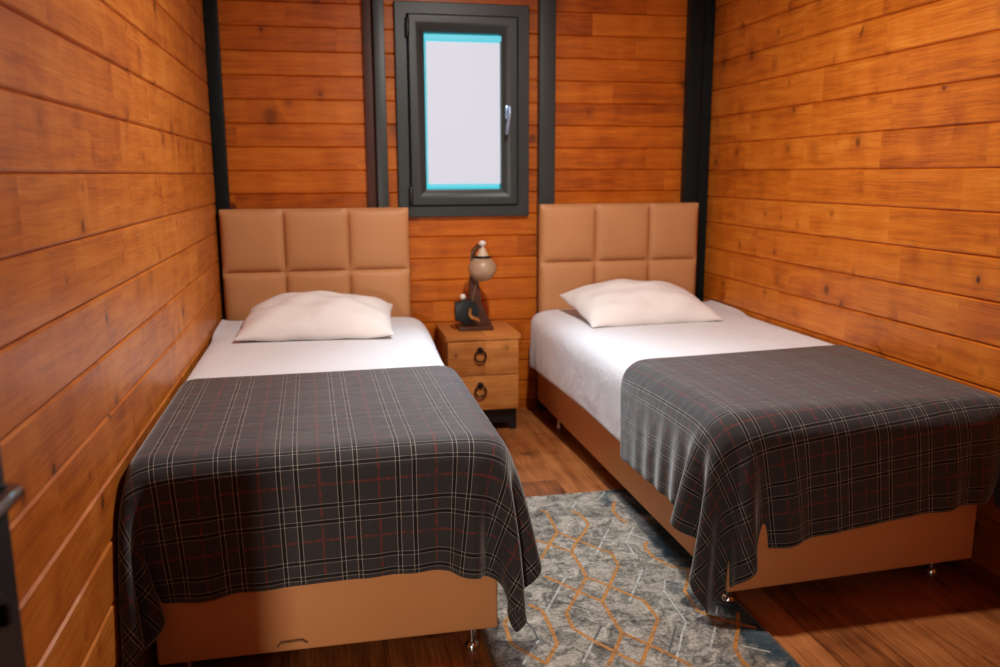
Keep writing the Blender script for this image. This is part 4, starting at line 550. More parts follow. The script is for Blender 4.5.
0,0,0,0,0,0,0,0,0,0,0,0,0,0,0,0,0,0,0,0,0,0,0,0,0,0,0,0,0,0,1,0,-1,0,0,0,1,0,0,-1,0,1,0,-1,1,0,0,0,-1,0,0,0,0,0,0,0,0,0,0,0,0,0,0,0,0,0,0,0,0,0,0,0,0,0,0,0,0,0,0,0,0,0,0,0,0,0,0,0,0,0,0,0,0,0,1,0,0,0,0,-1,0,0,1,0,-1,0,1,-1,0,0,0,1,-1,0,0,0,
0,0,0,0,0,0,0,0,0,0,0,0,0,0,0,0,0,0,0,0,0,0,0,0,0,0,0,0,0,0,0,0,0,0,0,0,0,0,0,0,1,-1,0,0,0,0,1,0,0,-1,0,1,0,-1,0,1,-1,0,0,0,0,0,0,0,0,0,0,0,0,0,0,0,0,0,0,0,0,0,0,0,0,0,0,0,0,0,0,0,0,0,0,0,0,0,0,0,0,0,0,0,0,0,0,0,0,0,1,0,0,-1,0,0,1,0,-1,0,1,
0,-1,1,0,-1,0,0,0,0,0,0,0,0,0,0,0,0,0,0,0,0,0,0,0,0,0,0,0,0,0,0,0,0,0,0,0,0,0,0,0,0,0,0,0,0,0,0,0,0,1,0,0,-1,0,0,0,1,0,-1,0,1,0,-1,0,0,0,0,0,0,0,0,0,0,0,0,0,0,0,0,0,0,0,0,0,0,0,0,0,0,0,0,0,0,0,0,0,0,0,0,0,0,0,0,0,0,0,0,0,0,0,0,0,0,0,0,1,0,
0,0,-1,0,1,0,-1,0,1,0,0,0,-1,0,0,0,0,0,0,0,0,0,0,0,0,0,0,0,0,0,0,0,0,0,0,0,0,0,0,0,0,0,0,0,0,0,0,0,0,0,0,0,0,0,0,0,0,0,1,0,0,-1,0,0,0,1,0,-1,0,1,0,-1,0,0,0,1,0,-1,0,0,0,0,0,0,0,0,0,0,0,0,0,0,0,0,0,0,0,0,0,0,0,0,0,0,0,0,0,0,0,0,0,0,0,0,0,0,
0,0,0,0,0,0,0,0,0,1,0,0,-1,0,0,1,-1,0,1,0,0,-1,0,0,0,0,0,0,0,0,0,0,0,0,0,0,0,0,0,0,0,0,0,0,0,0,0,0,0,0,0,0,0,0,0,0,0,0,0,0,0,0,0,0,0,0,0,0,1,0,0,0,-1,0,0,0,1,0,-1,0,1,-1,0,0,1,-1,0,0,0,0,0,0,0,0,0,0,0,0,0,0,0,0,0,0,0,0,0,0,0,0,0,0,0,0,0,0,
0,0,0,0,0,0,0,0,0,0,0,0,0,0,0,0,0,0,0,0,1,0,0,-1,0,1,0,-1,0,1,0,-1,0,0,1,-1,0,0,0,0,0,0,0,0,0,0,0,0,0,0,0,0,0,0,0,0,0,0,0,0,0,0,0,0,0,0,0,0,0,0,0,0,0,0,0,0,0,0,1,0,0,0,0,-1,0,0,1,0,-1,0,1,0,-1,0,0,1,-1,0,0,0,0,0,0,0,0,0,0,0,0,0,0,0,0,0,0,0,
0,0,0,0,0,0,0,0,0,0,0,0,0,0,0,0,0,0,0,0,0,0,0,0,0,0,0,0,0,0,0,1,0,-1,0,0,1,-1,0,0,0,1,-1,0,0,0,0,0,0,0,0,0,0,0,0,0,0,0,0,0,0,0,0,0,0,0,0,0,0,0,0,0,0,0,0,0,0,0,0,0,0,0,0,0,0,0,0,0,0,0,0,1,0,0,-1,0,0,1,0,-1,0,1,0,0,-1,0,1,-1,0,0,0,0,0,0,0,0,
0,0,0,0,0,0,0,0,0,0,0,0,0,0,0,0,0,0,0,0,0,0,0,0,0,0,0,0,0,0,0,0,0,0,0,1,0,0,-1,0,0,0,1,0,-1,0,0,1,-1,0,0,0,1,-1,0,0,0,0,0,0,0,0,0,0,0,0,0,0,0,0,0,0,0,0,0,0,0,0,0,0,0,0,0,0,0,0,0,0,0,0,0,0,0,0,0,0,0,0,0,0,0,0,0,1,0,-1,0,0,1,0,-1,0,1,0,0,-1,
0,0,0,0,0,0,0,0,0,0,0,0,0,0,0,0,0,0,0,0,0,0,0,0,0,0,0,0,0,0,0,0,0,0,0,0,0,0,0,0,0,0,0,0,0,1,0,0,0,0,-1,0,0,0,1,-1,0,0,1,-1,0,0,0,0,0,0,0,0,0,0,0,0,0,0,0,0,0,0,0,0,0,0,0,0,0,0,0,0,0,0,0,0,0,0,0,0,0,0,0,0,0,0,0,0,0,0,0,0,0,0,0,0,0,0,0,1,0,-1,
0,1,0,-1,0,0,0,0,0,0,0,0,0,0,0,0,0,0,0,0,0,0,0,0,0,0,0,0,0,0,0,0,0,0,0,0,0,0,0,0,0,0,0,0,0,0,0,0,0,0,0,0,0,0,0,0,0,0,0,1,-1,0,0,1,-1,0,0,1,-1,1,-1,0,0,0,0,0,0,0,0,0,0,0,0,0,0,0,0,0,0,0,0,0,0,0,0,0,0,0,0,0,0,0,0,0,0,0,0,0,0,0,0,0,0,0,0,0,0,
0,0,0,0,1,-1,0,0,0,0,0,0,1,-1,1,-1,0,0,0,0,0,0,0,0,0,0,0,0,0,0,0,0,0,0,0,0,0,0,0,0,0,0,0,0,0,0,0,0,0,0,0,0,0,0,0,0,0,0,0,0,0,0,0,0,1,0,0,-1,0,0,0,1,-1,0,0,0,0,0,0,1,-1,0,0,0,0,0,0,0,0,0,0,0,0,0,0,0,0,0,0,0,0,0,0,0,0,0,0,0,0,0,0,0,0,0,0,0,0,
0,0,0,0,0,0,0,0,1,0,-1,0,0,0,0,0,1,-1,0,0,1,-1,0,0,0,0,0,0,0,0,0,0,0,0,0,0,0,0,0,0,0,0,0,0,0,0,0,0,0,0,0,0,0,0,0,0,0,0,0,0,0,0,0,0,0,0,0,0,0,0,0,0,0,0,0,0,0,0,1,-1,0,0,0,0,0,0,0,0,0,0,0,0,0,0,0,0,0,0,0,0,0,0,0,0,0,0,0,0,0,0,0,0,0,0,0,0,0,0,
0,0,0,0,0,0,0,0,0,0,0,0,0,0,0,0,0,0,0,0,0,0,0,0,0,0,0,0,-1,1,0,0,0,-1,1,0,0,0,0,0,0,0,0,0,0,0,0,0,0,0,0,0,0,0,0,0,0,0,0,0,0,0,0,0,0,0,0,0,0,0,0,0,0,0,0,0,0,0,0,1,-1,0,0,0,0,1,-1,0,0,0,0,0,-1,0,0,0,1,0,0,0,0,0,0,0,0,0,0,0,0,0,0,0,0,0,0,0,0,
0,0,0,0,0,0,0,0,0,0,0,0,0,0,0,0,0,0,0,0,0,0,0,0,0,1,1,-1,0,0,0,-1,0,0,0,0,0,0,0,0,-1,1,0,0,0,0,0,0,0,0,0,0,0,0,0,0,0,0,0,0,0,0,0,0,0,0,0,0,0,0,0,0,0,0,0,0,0,0,0,0,0,0,0,0,0,0,0,0,1,0,1,0,-1,0,0,0,0,0,0,0,-1,0,-1,0,-1,1,0,1,0,0,0,0,0,0,0,0,
0,0,0,0,0,0,0,0,0,0,0,0,0,0,0,0,0,0,0,0,0,0,0,0,0,0,0,0,0,0,0,0,0,0,0,0,1,-1,0,1,-1,0,0,0,-1,0,0,0,-1,0,0,0,0,2,-1,1,0,0,0,0,0,0,0,0,0,0,0,0,0,0,0,0,0,0,0,0,0,0,0,0,0,0,0,0,0,0,0,0,0,0,0,0,0,0,0,0,0,0,-1,-1,1,-1,0,0,0,-1,0,0,-1,0,0,0,1,0,1,
1,0,1,0,0,0,0,0,0,0,0,0,0,0,0,0,0,0,0,0,0,0,0,0,0,0,0,0,0,0,0,0,0,0,0,0,0,0,0,0,0,0,0,0,0,0,-3,0,-1,0,-1,1,-1,0,-1,0,0,0,0,1,-1,1,1,0,1,2,0,0,0,0,1,0,0,0,0,0,0,0,0,0,0,0,0,0,0,0,0,0,0,0,0,0,0,0,0,0,0,0,0,0,0,0,0,0,0,0,0,0,0,-5,-1,0,0,0,-1,
0,0,0,0,1,-1,0,0,1,0,-1,1,0,0,1,1,1,0,0,0,0,1,0,0,0,0,0,0,0,0,0,1,0,0,0,0,0,0,0,0,0,0,0,0,0,0,0,0,0,0,0,0,0,0,0,0,0,-6,0,0,0,0,0,-1,0,0,0,-1,1,0,0,-1,-1,-1,-2,0,1,1,1,0,1,0,1,0,0,0,1,0,0,0,1,0,0,0,-1,0,0,0,1,0,0,0,0,0,0,0,0,0,1,0,0,0,0,0,0,
0,0,1,0,-2,-7,0,0,0,0,-1,1,0,0,-1,0,0,0,-1,0,-2,-3,-2,0,-1,1,1,2,0,0,0,1,0,0,0,0,1,0,-1,1,0,0,0,1,0,0,-1,0,0,1,0,0,0,0,0,1,-1,0,0,0,1,0,0,0,0,0,0,1,-6,-1,0,0,-1,1,-1,0,0,0,0,-1,0,-1,-3,-2,-2,0,-2,1,0,1,-1,1,0,1,0,0,0,0,1,-1,0,1,-1,0,1,0,-1,
0,1,0,0,0,0,0,0,0,0,1,-1,0,0,1,0,-1,0,1,0,0,0,0,0,-7,0,0,-1,0,0,0,-1,0,0,0,-1,-2,-3,-1,-2,0,-1,1,-1,0,-1,0,1,0,-1,1,0,0,0,0,0,1,-1,0,1,-1,0,1,0,-1,0,1,0,-1,0,1,0,0,-1,1,0,0,-1,1,0,0,0,0,0,0,0,1,-8,0,0,0,0,-1,0,0,0,0,-2,-2,-2,0,-2,0,0,0,-1,
0,-2,0,0,0,0,1,-1,0,0,0,0,0,0,0,0,0,0,0,0,0,0,0,0,0,0,0,0,0,0,1,-1,0,0,1,-1,0,1,-1,0,1,-1,0,1,-8,0,-1,0,0,0,0,-1,-1,-1,-2,-1,-1,-1,0,0,0,0,-1,-2,0,0,0,-1,1,-1,0,0,1,0,-1,1,-1,1,0,-1,1,0,-1,1,0,0,-1,1,0,0,-1,1,0,-1,1,0,0,-1,1,0,-1,1,0,-1,1,
0,-1,-9,0,0,-1,0,0,-1,0,-1,-2,0,-1,-1,0,0,0,0,-2,-1,-1,0,-1,1,0,0,0,0,0,0,0,0,0,0,-1,1,0,-1,1,0,-1,1,0,0,-1,1,0,0,-1,1,0,-1,1,0,0,-1,1,0,-1,1,0,-1,1,0,-9,0,-1,1,-1,-1,0,-2,-2,0,-1,0,0,-1,0,0,0,-1,-1,-1,0,0,0,0,0,0,0,0,0,-1,1,-1,1,0,-1,1,0,
-1,1,0,-1,0,1,0,-1,1,0,0,-1,1,0,-1,0,1,0,-1,1,0,-1,1,0,-1,1,-9,-1,1,-1,-1,-1,-2,0,-1,-1,0,0,0,0,0,0,-1,-1,-2,0,0,0,0,0,0,0,0,0,-1,1,0,0,0,0,0,0,0,0,-1,1,0,0,-1,1,0,-1,1,0,0,-1,1,0,0,0,0,0,-1,1,0,-1,1,0,-1,-10,0,-1,-1,0,-1,-1,-1,0,0,-1,0,0,
0,0,-1,-1,-1,-1,0,0,0,-1,1,0,0,0,0,0,0,-1,1,-1,1,0,-1,1,0,0,-1,1,0,0,-1,1,0,-1,1,0,0,-1,1,0,-1,1,0,0,-1,1,0,-1,1,0,-10,-1,-1,-1,-1,-1,0,0,-1,0,1,-1,0,0,-1,0,-1,-1,-1,0,0,0,0,0,0,0,0,-1,1,0,0,0,0,-1,1,0,-1,1,0,0,-1,1,0,0,-1,1,0,-1,1,0,0,-1,
1,0,-1,1,0,0,-1,1,0,-1,1,-11,-1,-1,-1,-1,0,0,-1,1,0,-1,0,0,-1,0,0,-2,-1,0,0,0,0,0,-1,0,1,0,0,0,-1,1,-1,1,0,-1,1,0,-1,1,0,0,-1,1,0,0,-1,1,0,-1,1,0,0,-1,1,0,-1,1,0,0,0,0,0,0,-13,0,-1,-1,0,0,-1,1,0,-1,0,0,0,0,0,-2,0,-1,-1,0,0,0,0,0,0,0,0,0,0,
0,0,0,0,0,0,0,0,0,-1,1,0,0,0,0,0,0,0,0,0,-1,1,0,0,0,0,0,-1,1,0,-1,1,0,-1,-14,-1,0,0,0,0,0,0,-1,0,0,0,-1,1,-1,-1,-2,0,0,0,0,0,0,0,0,0,-1,1,0,0,0,0,-1,1,0,0,0,0,0,0,0,0,-1,1,0,0,-1,1,0,0,-1,1,0,-1,1,0,0,-1,1,0,-1,1,0,-14,-1,0,0,0,-1,1,-1,1,0,
-1,0,0,-1,-1,-1,0,-1,1,-1,0,0,0,0,0,0,0,0,0,0,0,0,0,0,0,-1,1,0,0,-1,1,0,0,-1,1,0,0,-1,1,0,0,0,0,0,-1,1,0,0,0,0,0,0,0,-15,0,0,0,0,0,0,0,-1,0,0,0,0,-1,0,-1,-1,-1,0,0,0,0,0,0,0,-1,1,0,-1,1,0,0,0,0,0,0,0,0,0,0,0,0,0,0,-1,1,0,0,0,0,0,-1,1,0,0,0,
0,0,-1,1,0,-1,1,-15,0,0,0,0,0,0,0,0,-1,0,0,0,-1,-1,-1,-1,1,-1,0,0,1,-1,0,0,0,0,0,0,0,-1,1,0,-1,1,0,-1,1,0,0,-1,1,0,0,0,0,0,0,-1,1,0,0,0,0,0,-1,1,0,0,0,0,0,0,-15,0,0,0,0,0,-1,0,0,0,1,-1,-1,0,-2,0,-1,0,0,0,0,0,1,-1,0,0,0,0,0,0,0,0,0,0,0,0,0,
0,0,0,0,0,0,0,0,0,0,0,0,0,0,0,0,0,0,0,0,0,0,0,0,0,0,-15,0,0,1,-1,0,0,0,-1,0,0,-1,0,-1,-1,-1,1,-1,0,1,-1,0,0,0,0,0,0,0,0,0,0,0,0,0,0,0,0,0,0,0,0,0,0,0,0,0,0,0,0,0,0,0,0,0,0,0,0,0,0,0,0,0,0,]),
    'R': (82, 60, [1080,-6,-9,-10,-12,-11,-8,-3,3,10,14,16,16,14,8,0,-9,-15,-17,-18,-17,-11,-4,5,13,17,18,15,9,1,-4,-5,-3,3,6,2,-2,-6,-3,2,5,4,-1,-4,-3,1,4,4,-1,-2,-2,0,3,2,1,-1,-1,0,0,0,12,-1,1,1,2,-1,-3,-5,-6,-6,-3,-1,0,2,4,5,4,2,0,0,-1,-2,-2,-1,0,0,1,0,-1,
0,-1,-2,1,1,1,1,-2,-1,0,1,1,0,-1,-1,0,1,1,-1,1,-2,0,1,0,1,-2,0,1,0,0,0,12,-2,0,2,1,2,-1,-3,-5,-6,-6,-3,-1,0,3,4,5,4,1,0,1,-2,-2,-1,-1,0,-1,0,-1,-1,-1,1,1,0,0,-1,1,0,0,0,0,0,0,0,0,0,0,0,-1,1,0,0,1,-2,1,0,0,0,0,0,13,-2,-2,0,2,2,2,-1,-3,-5,-7,
-6,-3,0,1,4,5,4,3,1,-1,-1,-1,-2,-1,-1,0,-1,0,-1,0,0,1,1,-1,0,-1,1,0,1,0,-1,0,0,0,0,0,0,0,0,0,1,-1,0,0,0,0,0,0,0,14,-1,-1,-2,-1,1,2,2,0,-4,-5,-7,-5,-2,-1,2,5,5,4,1,0,0,-2,-2,-1,0,-1,-1,-1,0,0,1,0,0,0,-1,0,0,2,-1,0,-1,0,0,1,1,-1,0,0,0,0,0,0,
0,-1,1,0,0,0,0,13,1,0,-2,-2,-1,1,2,2,-1,-3,-6,-7,-5,-1,0,3,5,4,4,1,-1,-1,-2,-2,-1,0,0,-2,0,0,1,1,0,-1,-1,1,0,0,1,-1,0,0,0,1,-1,1,-2,0,1,1,-1,0,-1,1,0,0,0,0,0,9,4,1,0,-1,-2,-2,1,2,2,-1,-4,-6,-7,-4,-1,2,4,5,3,2,0,-1,-2,-1,-1,-1,-1,0,0,0,0,0,
1,-1,0,-1,2,0,0,-1,-1,0,1,0,1,-1,0,0,0,0,1,-1,0,0,0,0,0,0,0,3,5,4,2,0,-1,-1,-2,-1,3,1,0,-4,-7,-7,-3,-1,4,5,4,2,1,-1,-1,-2,-1,-1,0,-1,0,0,1,0,0,-1,0,0,0,1,0,0,-1,0,1,0,0,-1,0,0,0,1,-1,0,0,0,0,0,0,0,0,-2,3,5,4,3,1,-1,-1,-1,-1,2,2,-1,-5,-7,-7,
-2,1,4,5,4,1,0,-2,-2,-1,0,-2,0,0,0,1,1,-2,0,0,0,1,0,0,-1,0,0,0,1,-1,0,0,0,0,0,1,-1,0,0,0,0,0,0,0,-4,1,2,5,5,4,2,-1,-2,-2,0,1,2,-1,-5,-7,-6,-2,4,5,4,2,0,-1,-2,-2,-1,0,-1,0,1,0,0,0,-1,0,1,0,0,0,-1,0,0,1,0,0,-1,0,0,1,0,-1,0,0,0,0,0,0,0,0,-1,
-3,1,2,3,5,4,3,1,-1,-2,-1,1,2,-2,-5,-7,-5,-2,4,6,4,0,-1,-1,-2,-1,-1,0,-1,1,0,0,0,0,-1,0,1,1,-1,0,-1,0,1,0,0,0,-1,0,0,0,0,0,0,0,0,0,0,0,0,4,-3,-3,-1,1,3,4,4,3,2,-1,-1,-1,1,1,-2,-6,-7,-3,2,4,4,2,0,-2,-1,-2,-2,0,1,0,1,0,-1,-1,0,1,1,-1,0,-1,0,
1,0,0,0,-1,0,0,1,0,0,-1,0,0,0,0,0,0,0,11,-2,-4,-4,-2,-1,2,4,4,4,2,0,-1,-1,1,1,-3,-6,-6,-3,2,5,4,0,-1,-2,-1,-2,-1,0,2,0,0,-1,-1,1,0,0,1,-2,0,1,0,0,0,-1,0,0,0,0,0,0,0,0,0,0,0,0,0,0,16,-2,-2,-3,-3,-4,-2,0,3,4,4,2,1,-1,0,0,1,-3,-7,-5,0,3,3,2,0,
-1,-3,-2,-1,1,0,1,-1,-1,0,0,1,1,-1,0,-1,0,1,0,0,0,-1,0,1,0,0,-1,0,0,0,0,0,0,0,0,15,2,-1,-1,-3,-3,-4,-2,-1,0,4,4,3,2,-1,0,0,-1,-3,-5,-4,0,3,3,1,-2,-3,-2,0,0,2,0,-1,-1,0,0,1,0,0,-1,0,0,0,1,0,-1,0,0,0,-1,0,0,0,0,0,0,0,0,0,0,11,3,2,1,-1,-1,-2,
-4,-3,-2,-1,3,3,3,2,1,-1,1,-1,-4,-4,-2,0,3,1,0,-3,0,0,0,0,0,0,0,0,0,0,0,-1,0,0,0,0,0,-1,0,0,0,-1,1,0,0,0,-1,0,0,0,0,0,0,6,2,3,2,3,1,0,-1,-2,-3,-3,-2,0,2,4,1,2,1,0,-2,-3,-4,0,1,1,-1,0,0,0,1,0,0,0,0,0,-1,0,0,1,-1,0,0,-1,0,1,-1,0,0,0,0,-1,0,
-1,1,0,-1,0,-1,0,1,4,-1,2,2,3,2,2,2,0,0,-2,-2,-2,-2,1,2,3,0,1,1,-2,-2,-1,0,1,0,0,0,1,-1,0,0,0,0,0,1,-1,0,0,0,0,0,0,0,-1,1,-1,-1,1,-1,1,-1,0,0,-1,0,0,0,0,-1,6,-1,-1,1,0,2,3,1,3,1,2,-1,-1,-1,-2,0,0,2,2,-1,0,0,0,0,0,1,0,-1,0,0,0,0,0,0,0,0,1,
-1,0,0,0,-1,1,-1,1,-1,0,1,-1,0,-1,0,1,-1,0,0,-1,0,0,0,12,-1,-1,-2,0,-1,0,1,0,3,2,2,1,1,-1,0,-1,1,0,2,0,1,0,0,0,-1,0,0,0,0,0,0,0,0,0,0,-1,1,0,0,0,0,-1,1,-1,0,0,0,0,0,0,0,-1,0,0,0,0,0,-1,0,16,0,-1,0,-1,-1,-1,0,0,-1,0,1,2,2,1,0,1,0,0,1,1,0,0,
0,-1,0,0,1,-1,0,0,1,-1,0,0,0,1,-1,0,0,0,0,0,0,0,0,0,-1,0,0,0,0,0,0,0,0,0,0,0,-1,18,1,0,-1,0,0,-1,0,-1,0,-1,0,0,0,1,1,1,0,2,0,0,1,1,-1,0,0,-1,0,0,0,0,0,0,0,0,0,0,0,0,0,0,0,0,0,0,0,0,0,0,0,0,0,0,0,0,0,-1,0,0,0,17,0,1,1,-1,1,0,0,0,0,0,-1,0,-1,
1,0,1,1,-1,1,1,0,0,0,0,-1,1,-1,0,0,1,-1,0,0,0,0,0,0,0,0,0,0,0,0,0,0,0,0,0,0,0,0,0,0,0,0,0,0,0,-1,16,0,0,0,2,0,1,0,0,0,0,1,-1,1,-1,1,-1,0,1,0,1,0,0,1,-1,0,-1,0,0,1,-1,0,1,-1,0,0,0,0,0,0,0,0,0,0,0,0,0,0,0,0,0,0,0,0,0,0,0,0,0,0,16,0,0,0,0,0,1,
0,2,-1,1,0,0,0,0,0,0,1,0,0,0,0,0,0,1,-1,0,0,1,-1,0,0,0,0,0,0,0,0,0,0,0,0,0,0,0,0,0,0,1,0,-1,0,0,0,0,0,0,0,0,0,18,0,0,0,-1,1,-1,1,-1,1,0,0,1,0,1,-1,1,0,0,1,0,0,0,0,-1,1,0,0,-1,0,0,0,0,1,-1,0,0,0,0,0,0,0,1,-1,0,0,0,1,-1,0,1,-1,0,0,0,0,0,0,0,
0,18,1,0,0,1,-1,0,-1,1,0,0,0,0,0,0,1,0,0,0,0,1,0,0,0,0,0,-1,0,0,0,0,0,0,0,0,0,0,0,0,0,0,0,0,0,0,0,1,-1,0,0,0,1,-1,0,0,0,0,0,0,0,18,0,0,1,-1,0,1,0,-1,1,0,0,0,0,1,0,0,0,1,0,-1,1,0,0,0,-1,1,0,0,-1,0,0,0,0,0,0,0,0,0,0,0,0,0,0,0,0,0,0,0,0,0,0,0,
0,0,0,0,0,-1,1,17,-1,1,0,0,0,0,0,1,0,0,1,0,1,-1,0,1,0,0,0,1,-1,1,-1,0,1,-1,0,0,1,-1,0,0,0,0,0,0,0,0,0,0,0,0,0,0,0,0,0,0,0,0,0,0,0,0,0,0,0,0,0,18,0,0,-1,1,1,-1,1,0,-1,1,0,1,-1,1,0,-1,1,0,0,0,1,-1,1,0,-1,1,-1,0,0,1,-1,0,0,1,-1,0,0,0,0,0,0,0,
0,0,0,0,0,0,0,0,0,0,0,0,0,0,0,0,0,19,0,0,1,-1,0,1,0,-1,1,0,-1,0,1,-1,1,0,0,0,1,-1,1,0,0,-1,1,-1,1,-1,0,0,1,-1,0,0,0,0,0,0,0,0,0,0,0,0,0,0,0,0,0,0,0,0,0,0,0,0,0,0,0,19,1,0,-1,1,0,0,-1,1,0,-1,1,0,0,0,0,0,0,0,0,1,-1,0,0,1,-1,1,-1,1,-1,0,0,0,0,
0,0,0,1,-1,1,-1,0,0,0,0,1,-1,0,0,0,0,0,1,-1,0,0,0,0,0,0,20,-1,0,1,0,-1,0,1,0,0,0,0,0,-1,1,0,0,0,1,-1,0,0,1,-1,0,1,-1,0,0,1,-1,0,0,0,0,0,0,0,0,0,0,0,0,0,0,0,0,0,0,0,0,0,0,0,0,0,0,0,0,0,19,1,0,-1,0,1,0,0,-1,0,1,0,0,0,0,0,0,0,0,1,0,0,-1,1,0,
-1,0,1,-1,0,0,0,1,-1,0,1,-1,0,0,0,0,0,0,0,0,0,0,0,0,0,0,0,0,0,0,0,0,0,0,-1,20,0,-1,1,0,0,0,-1,1,0,0,0,-1,1,0,0,0,0,0,0,0,0,1,-1,0,0,1,-1,1,-1,1,-1,0,0,0,0,0,0,0,0,0,1,-1,0,0,0,0,0,0,0,0,0,0,0,0,0,0,0,0,0,20,-1,1,0,0,-1,0,1,0,0,-1,0,1,0,0,
-1,1,0,0,0,0,1,-1,1,0,0,-1,0,0,0,0,0,0,1,-1,0,0,0,0,0,0,0,0,0,1,-1,0,0,0,0,0,0,0,0,0,0,0,0,0,0,19,1,0,-1,0,1,0,0,0,-1,1,0,0,0,0,0,0,0,0,0,0,0,0,0,0,0,0,1,-1,1,-1,1,-1,0,0,0,0,0,0,0,0,0,0,0,0,0,0,0,0,0,0,0,0,0,0,0,0,0,0,0,20,0,-1,1,0,0,0,-1,
0,1,0,0,0,0,-1,1,0,0,0,0,1,-1,1,-1,0,0,1,-1,0,0,0,0,0,0,0,0,1,-1,1,-1,0,0,0,0,0,0,0,0,0,0,0,0,0,1,-1,0,0,0,0,0,20,0,0,0,0,0,-1,1,0,0,0,0,0,-1,1,0,0,0,0,0,0,0,0,1,0,0,-1,0,1,-1,1,-1,1,-1,1,-1,0,0,0,0,1,-1,0,1,-1,0,0,0,0,0,0,0,0,0,0,0,0,0,0,
0,20,-1,1,0,0,-1,1,0,0,0,0,0,-1,1,0,0,0,0,0,1,-1,0,0,0,0,0,0,0,0,0,0,0,0,0,0,0,0,0,0,0,0,0,0,0,0,0,0,0,0,0,0,0,0,0,0,0,0,0,0,0,19,1,0,0,-1,1,0,0,0,0,-1,0,1,0,0,0,0,0,0,0,0,1,-1,0,0,0,0,1,-1,0,0,0,0,0,0,0,0,0,0,0,0,0,1,-1,0,0,0,1,0,0,-1,0,0,
0,0,0,1,-1,0,0,20,0,0,-1,1,0,0,0,0,-1,1,0,0,0,0,0,0,0,0,0,0,0,0,0,0,0,1,-1,0,1,-1,1,-1,1,-1,1,-1,1,-1,1,-1,0,0,0,0,0,1,-1,0,0,1,-1,0,0,1,-1,0,0,0,0,20,0,0,0,0,0,0,-1,0,1,0,0,0,0,0,0,0,0,1,-1,0,0,1,0,-1,1,-1,0,0,0,0,0,0,0,0,0,0,0,0,0,0,0,0,
0,0,1,-1,0,0,0,0,1,-1,0,0,0,0,0,0,0,20,0,-1,1,0,0,-1,1,0,0,0,0,0,0,0,0,0,0,0,0,0,0,0,0,1,-1,0,0,1,-1,1,-1,1,-1,1,-1,1,-1,0,0,0,1,-1,0,1,-1,0,0,0,0,0,0,1,-1,0,0,0,0,0,1,20,-1,1,0,0,-1,1,0,0,0,0,0,0,0,0,0,0,0,0,0,0,0,0,0,0,0,0,0,0,0,0,0,0,0,
0,0,0,0,1,-1,0,0,0,0,0,0,0,0,0,0,0,0,0,0,0,1,-1,0,1,-1,19,1,0,0,-1,1,0,0,0,0,0,0,0,0,0,0,0,0,0,0,1,-1,0,0,0,0,0,1,-1,0,0,0,0,0,0,0,0,0,0,0,1,-1,0,1,-1,0,0,0,0,0,0,0,0,1,-1,0,0,1,-1,0,20,0,0,-1,1,0,0,0,0,-1,0,0,0,0,1,0,0,0,0,0,0,0,0,0,0,0,1,
-1,0,1,-1,1,-1,1,-1,1,-1,0,0,0,0,0,0,0,0,0,0,0,1,-1,0,0,0,0,0,0,0,0,0,0,20,0,-1,1,0,0,0,-1,0,1,0,0,0,0,-1,1,0,0,0,0,0,0,0,0,0,0,0,0,0,0,0,0,0,0,0,0,0,1,-1,1,-1,0,1,-1,0,0,1,0,-1,1,0,-1,0,0,1,-1,1,-1,0,0,20,-1,1,0,0,0,-1,1,0,0,0,0,0,0,0,0,0,
0,0,0,0,0,0,0,0,1,-1,0,1,-1,0,0,0,0,0,0,0,0,0,0,0,0,0,0,0,1,-1,0,0,0,0,1,-1,0,0,0,0,0,0,0,19,1,0,0,-1,0,1,0,0,0,0,0,0,0,0,0,0,0,0,0,0,0,0,0,0,0,0,0,0,0,1,-1,1,-1,1,-1,1,-1,0,0,0,1,-1,0,1,-1,0,0,0,0,0,0,1,-1,0,1,-1,0,1,0,19,1,-1,0,1,0,0,0,0,
0,0,0,0,0,0,0,0,0,0,0,0,0,0,0,1,-1,0,1,-1,0,0,0,0,0,0,0,0,0,1,-1,1,-1,0,1,-1,0,0,0,0,0,0,0,0,1,-1,0,0,1,-1,0,18,0,1,0,1,0,-1,0,0,0,0,0,1,0,0,-1,1,0,0,0,0,0,0,0,0,0,0,0,0,1,-1,1,-1,0,0,0,0,0,0,0,0,0,0,0,0,0,0,1,0,0,0,-1,0,0,1,-1,1,-1,0,0,18,
-1,1,0,0,0,2,0,0,0,0,0,-1,1,0,0,0,0,-1,1,0,0,0,0,0,0,0,0,0,0,0,0,0,1,-1,1,-1,1,-1,0,0,0,1,-1,0,0,1,-1,0,0,0,1,-1,0,0,0,0,0,0,1,19,0,-1,1,-1,1,-1,1,0,0,1,0,0,-1,1,0,0,0,1,-1,-1,1,0,0,0,0,1,-1,0,0,0,0,0,0,0,0,0,0,0,1,-1,1,-1,0,0,1,-1,0,0,0,0,
0,1,-1,0,1,-1,0,1,-1,18,1,0,0,0,0,0,-1,1,0,0,0,1,0,0,0,0,0,0,0,0,0,0,1,-1,0,0,0,1,-1,1,-1,1,-1,1,-1,1,-1,0,0,0,0,0,0,1,-1,0,0,0,0,0,0,0,1,-1,0,0,1,-1,0,18,0,1,0,0,0,0,1,-1,1,-1,1,-1,1,0,0,0,0,0,0,0,0,0,0,0,1,-1,0,0,0,0,0,0,0,0,0,0,0,1,-1,1,
-1,0,1,-1,0,0,0,1,0,0,-1,0,0,1,-1,1,-1,1,0,17,0,0,0,1,0,1,0,1,-1,1,0,0,0,-1,1,0,0,0,0,0,0,0,0,0,0,0,1,-1,1,-1,0,0,0,0,0,0,0,0,0,0,0,1,-1,0,0,1,0,-1,0,0,1,-1,0,0,1,-1,1,-1,0,18,0,0,1,0,0,0,0,-1,1,0,0,1,0,0,0,0,1,-1,0,0,0,0,0,0,0,0,0,0,0,0,1,
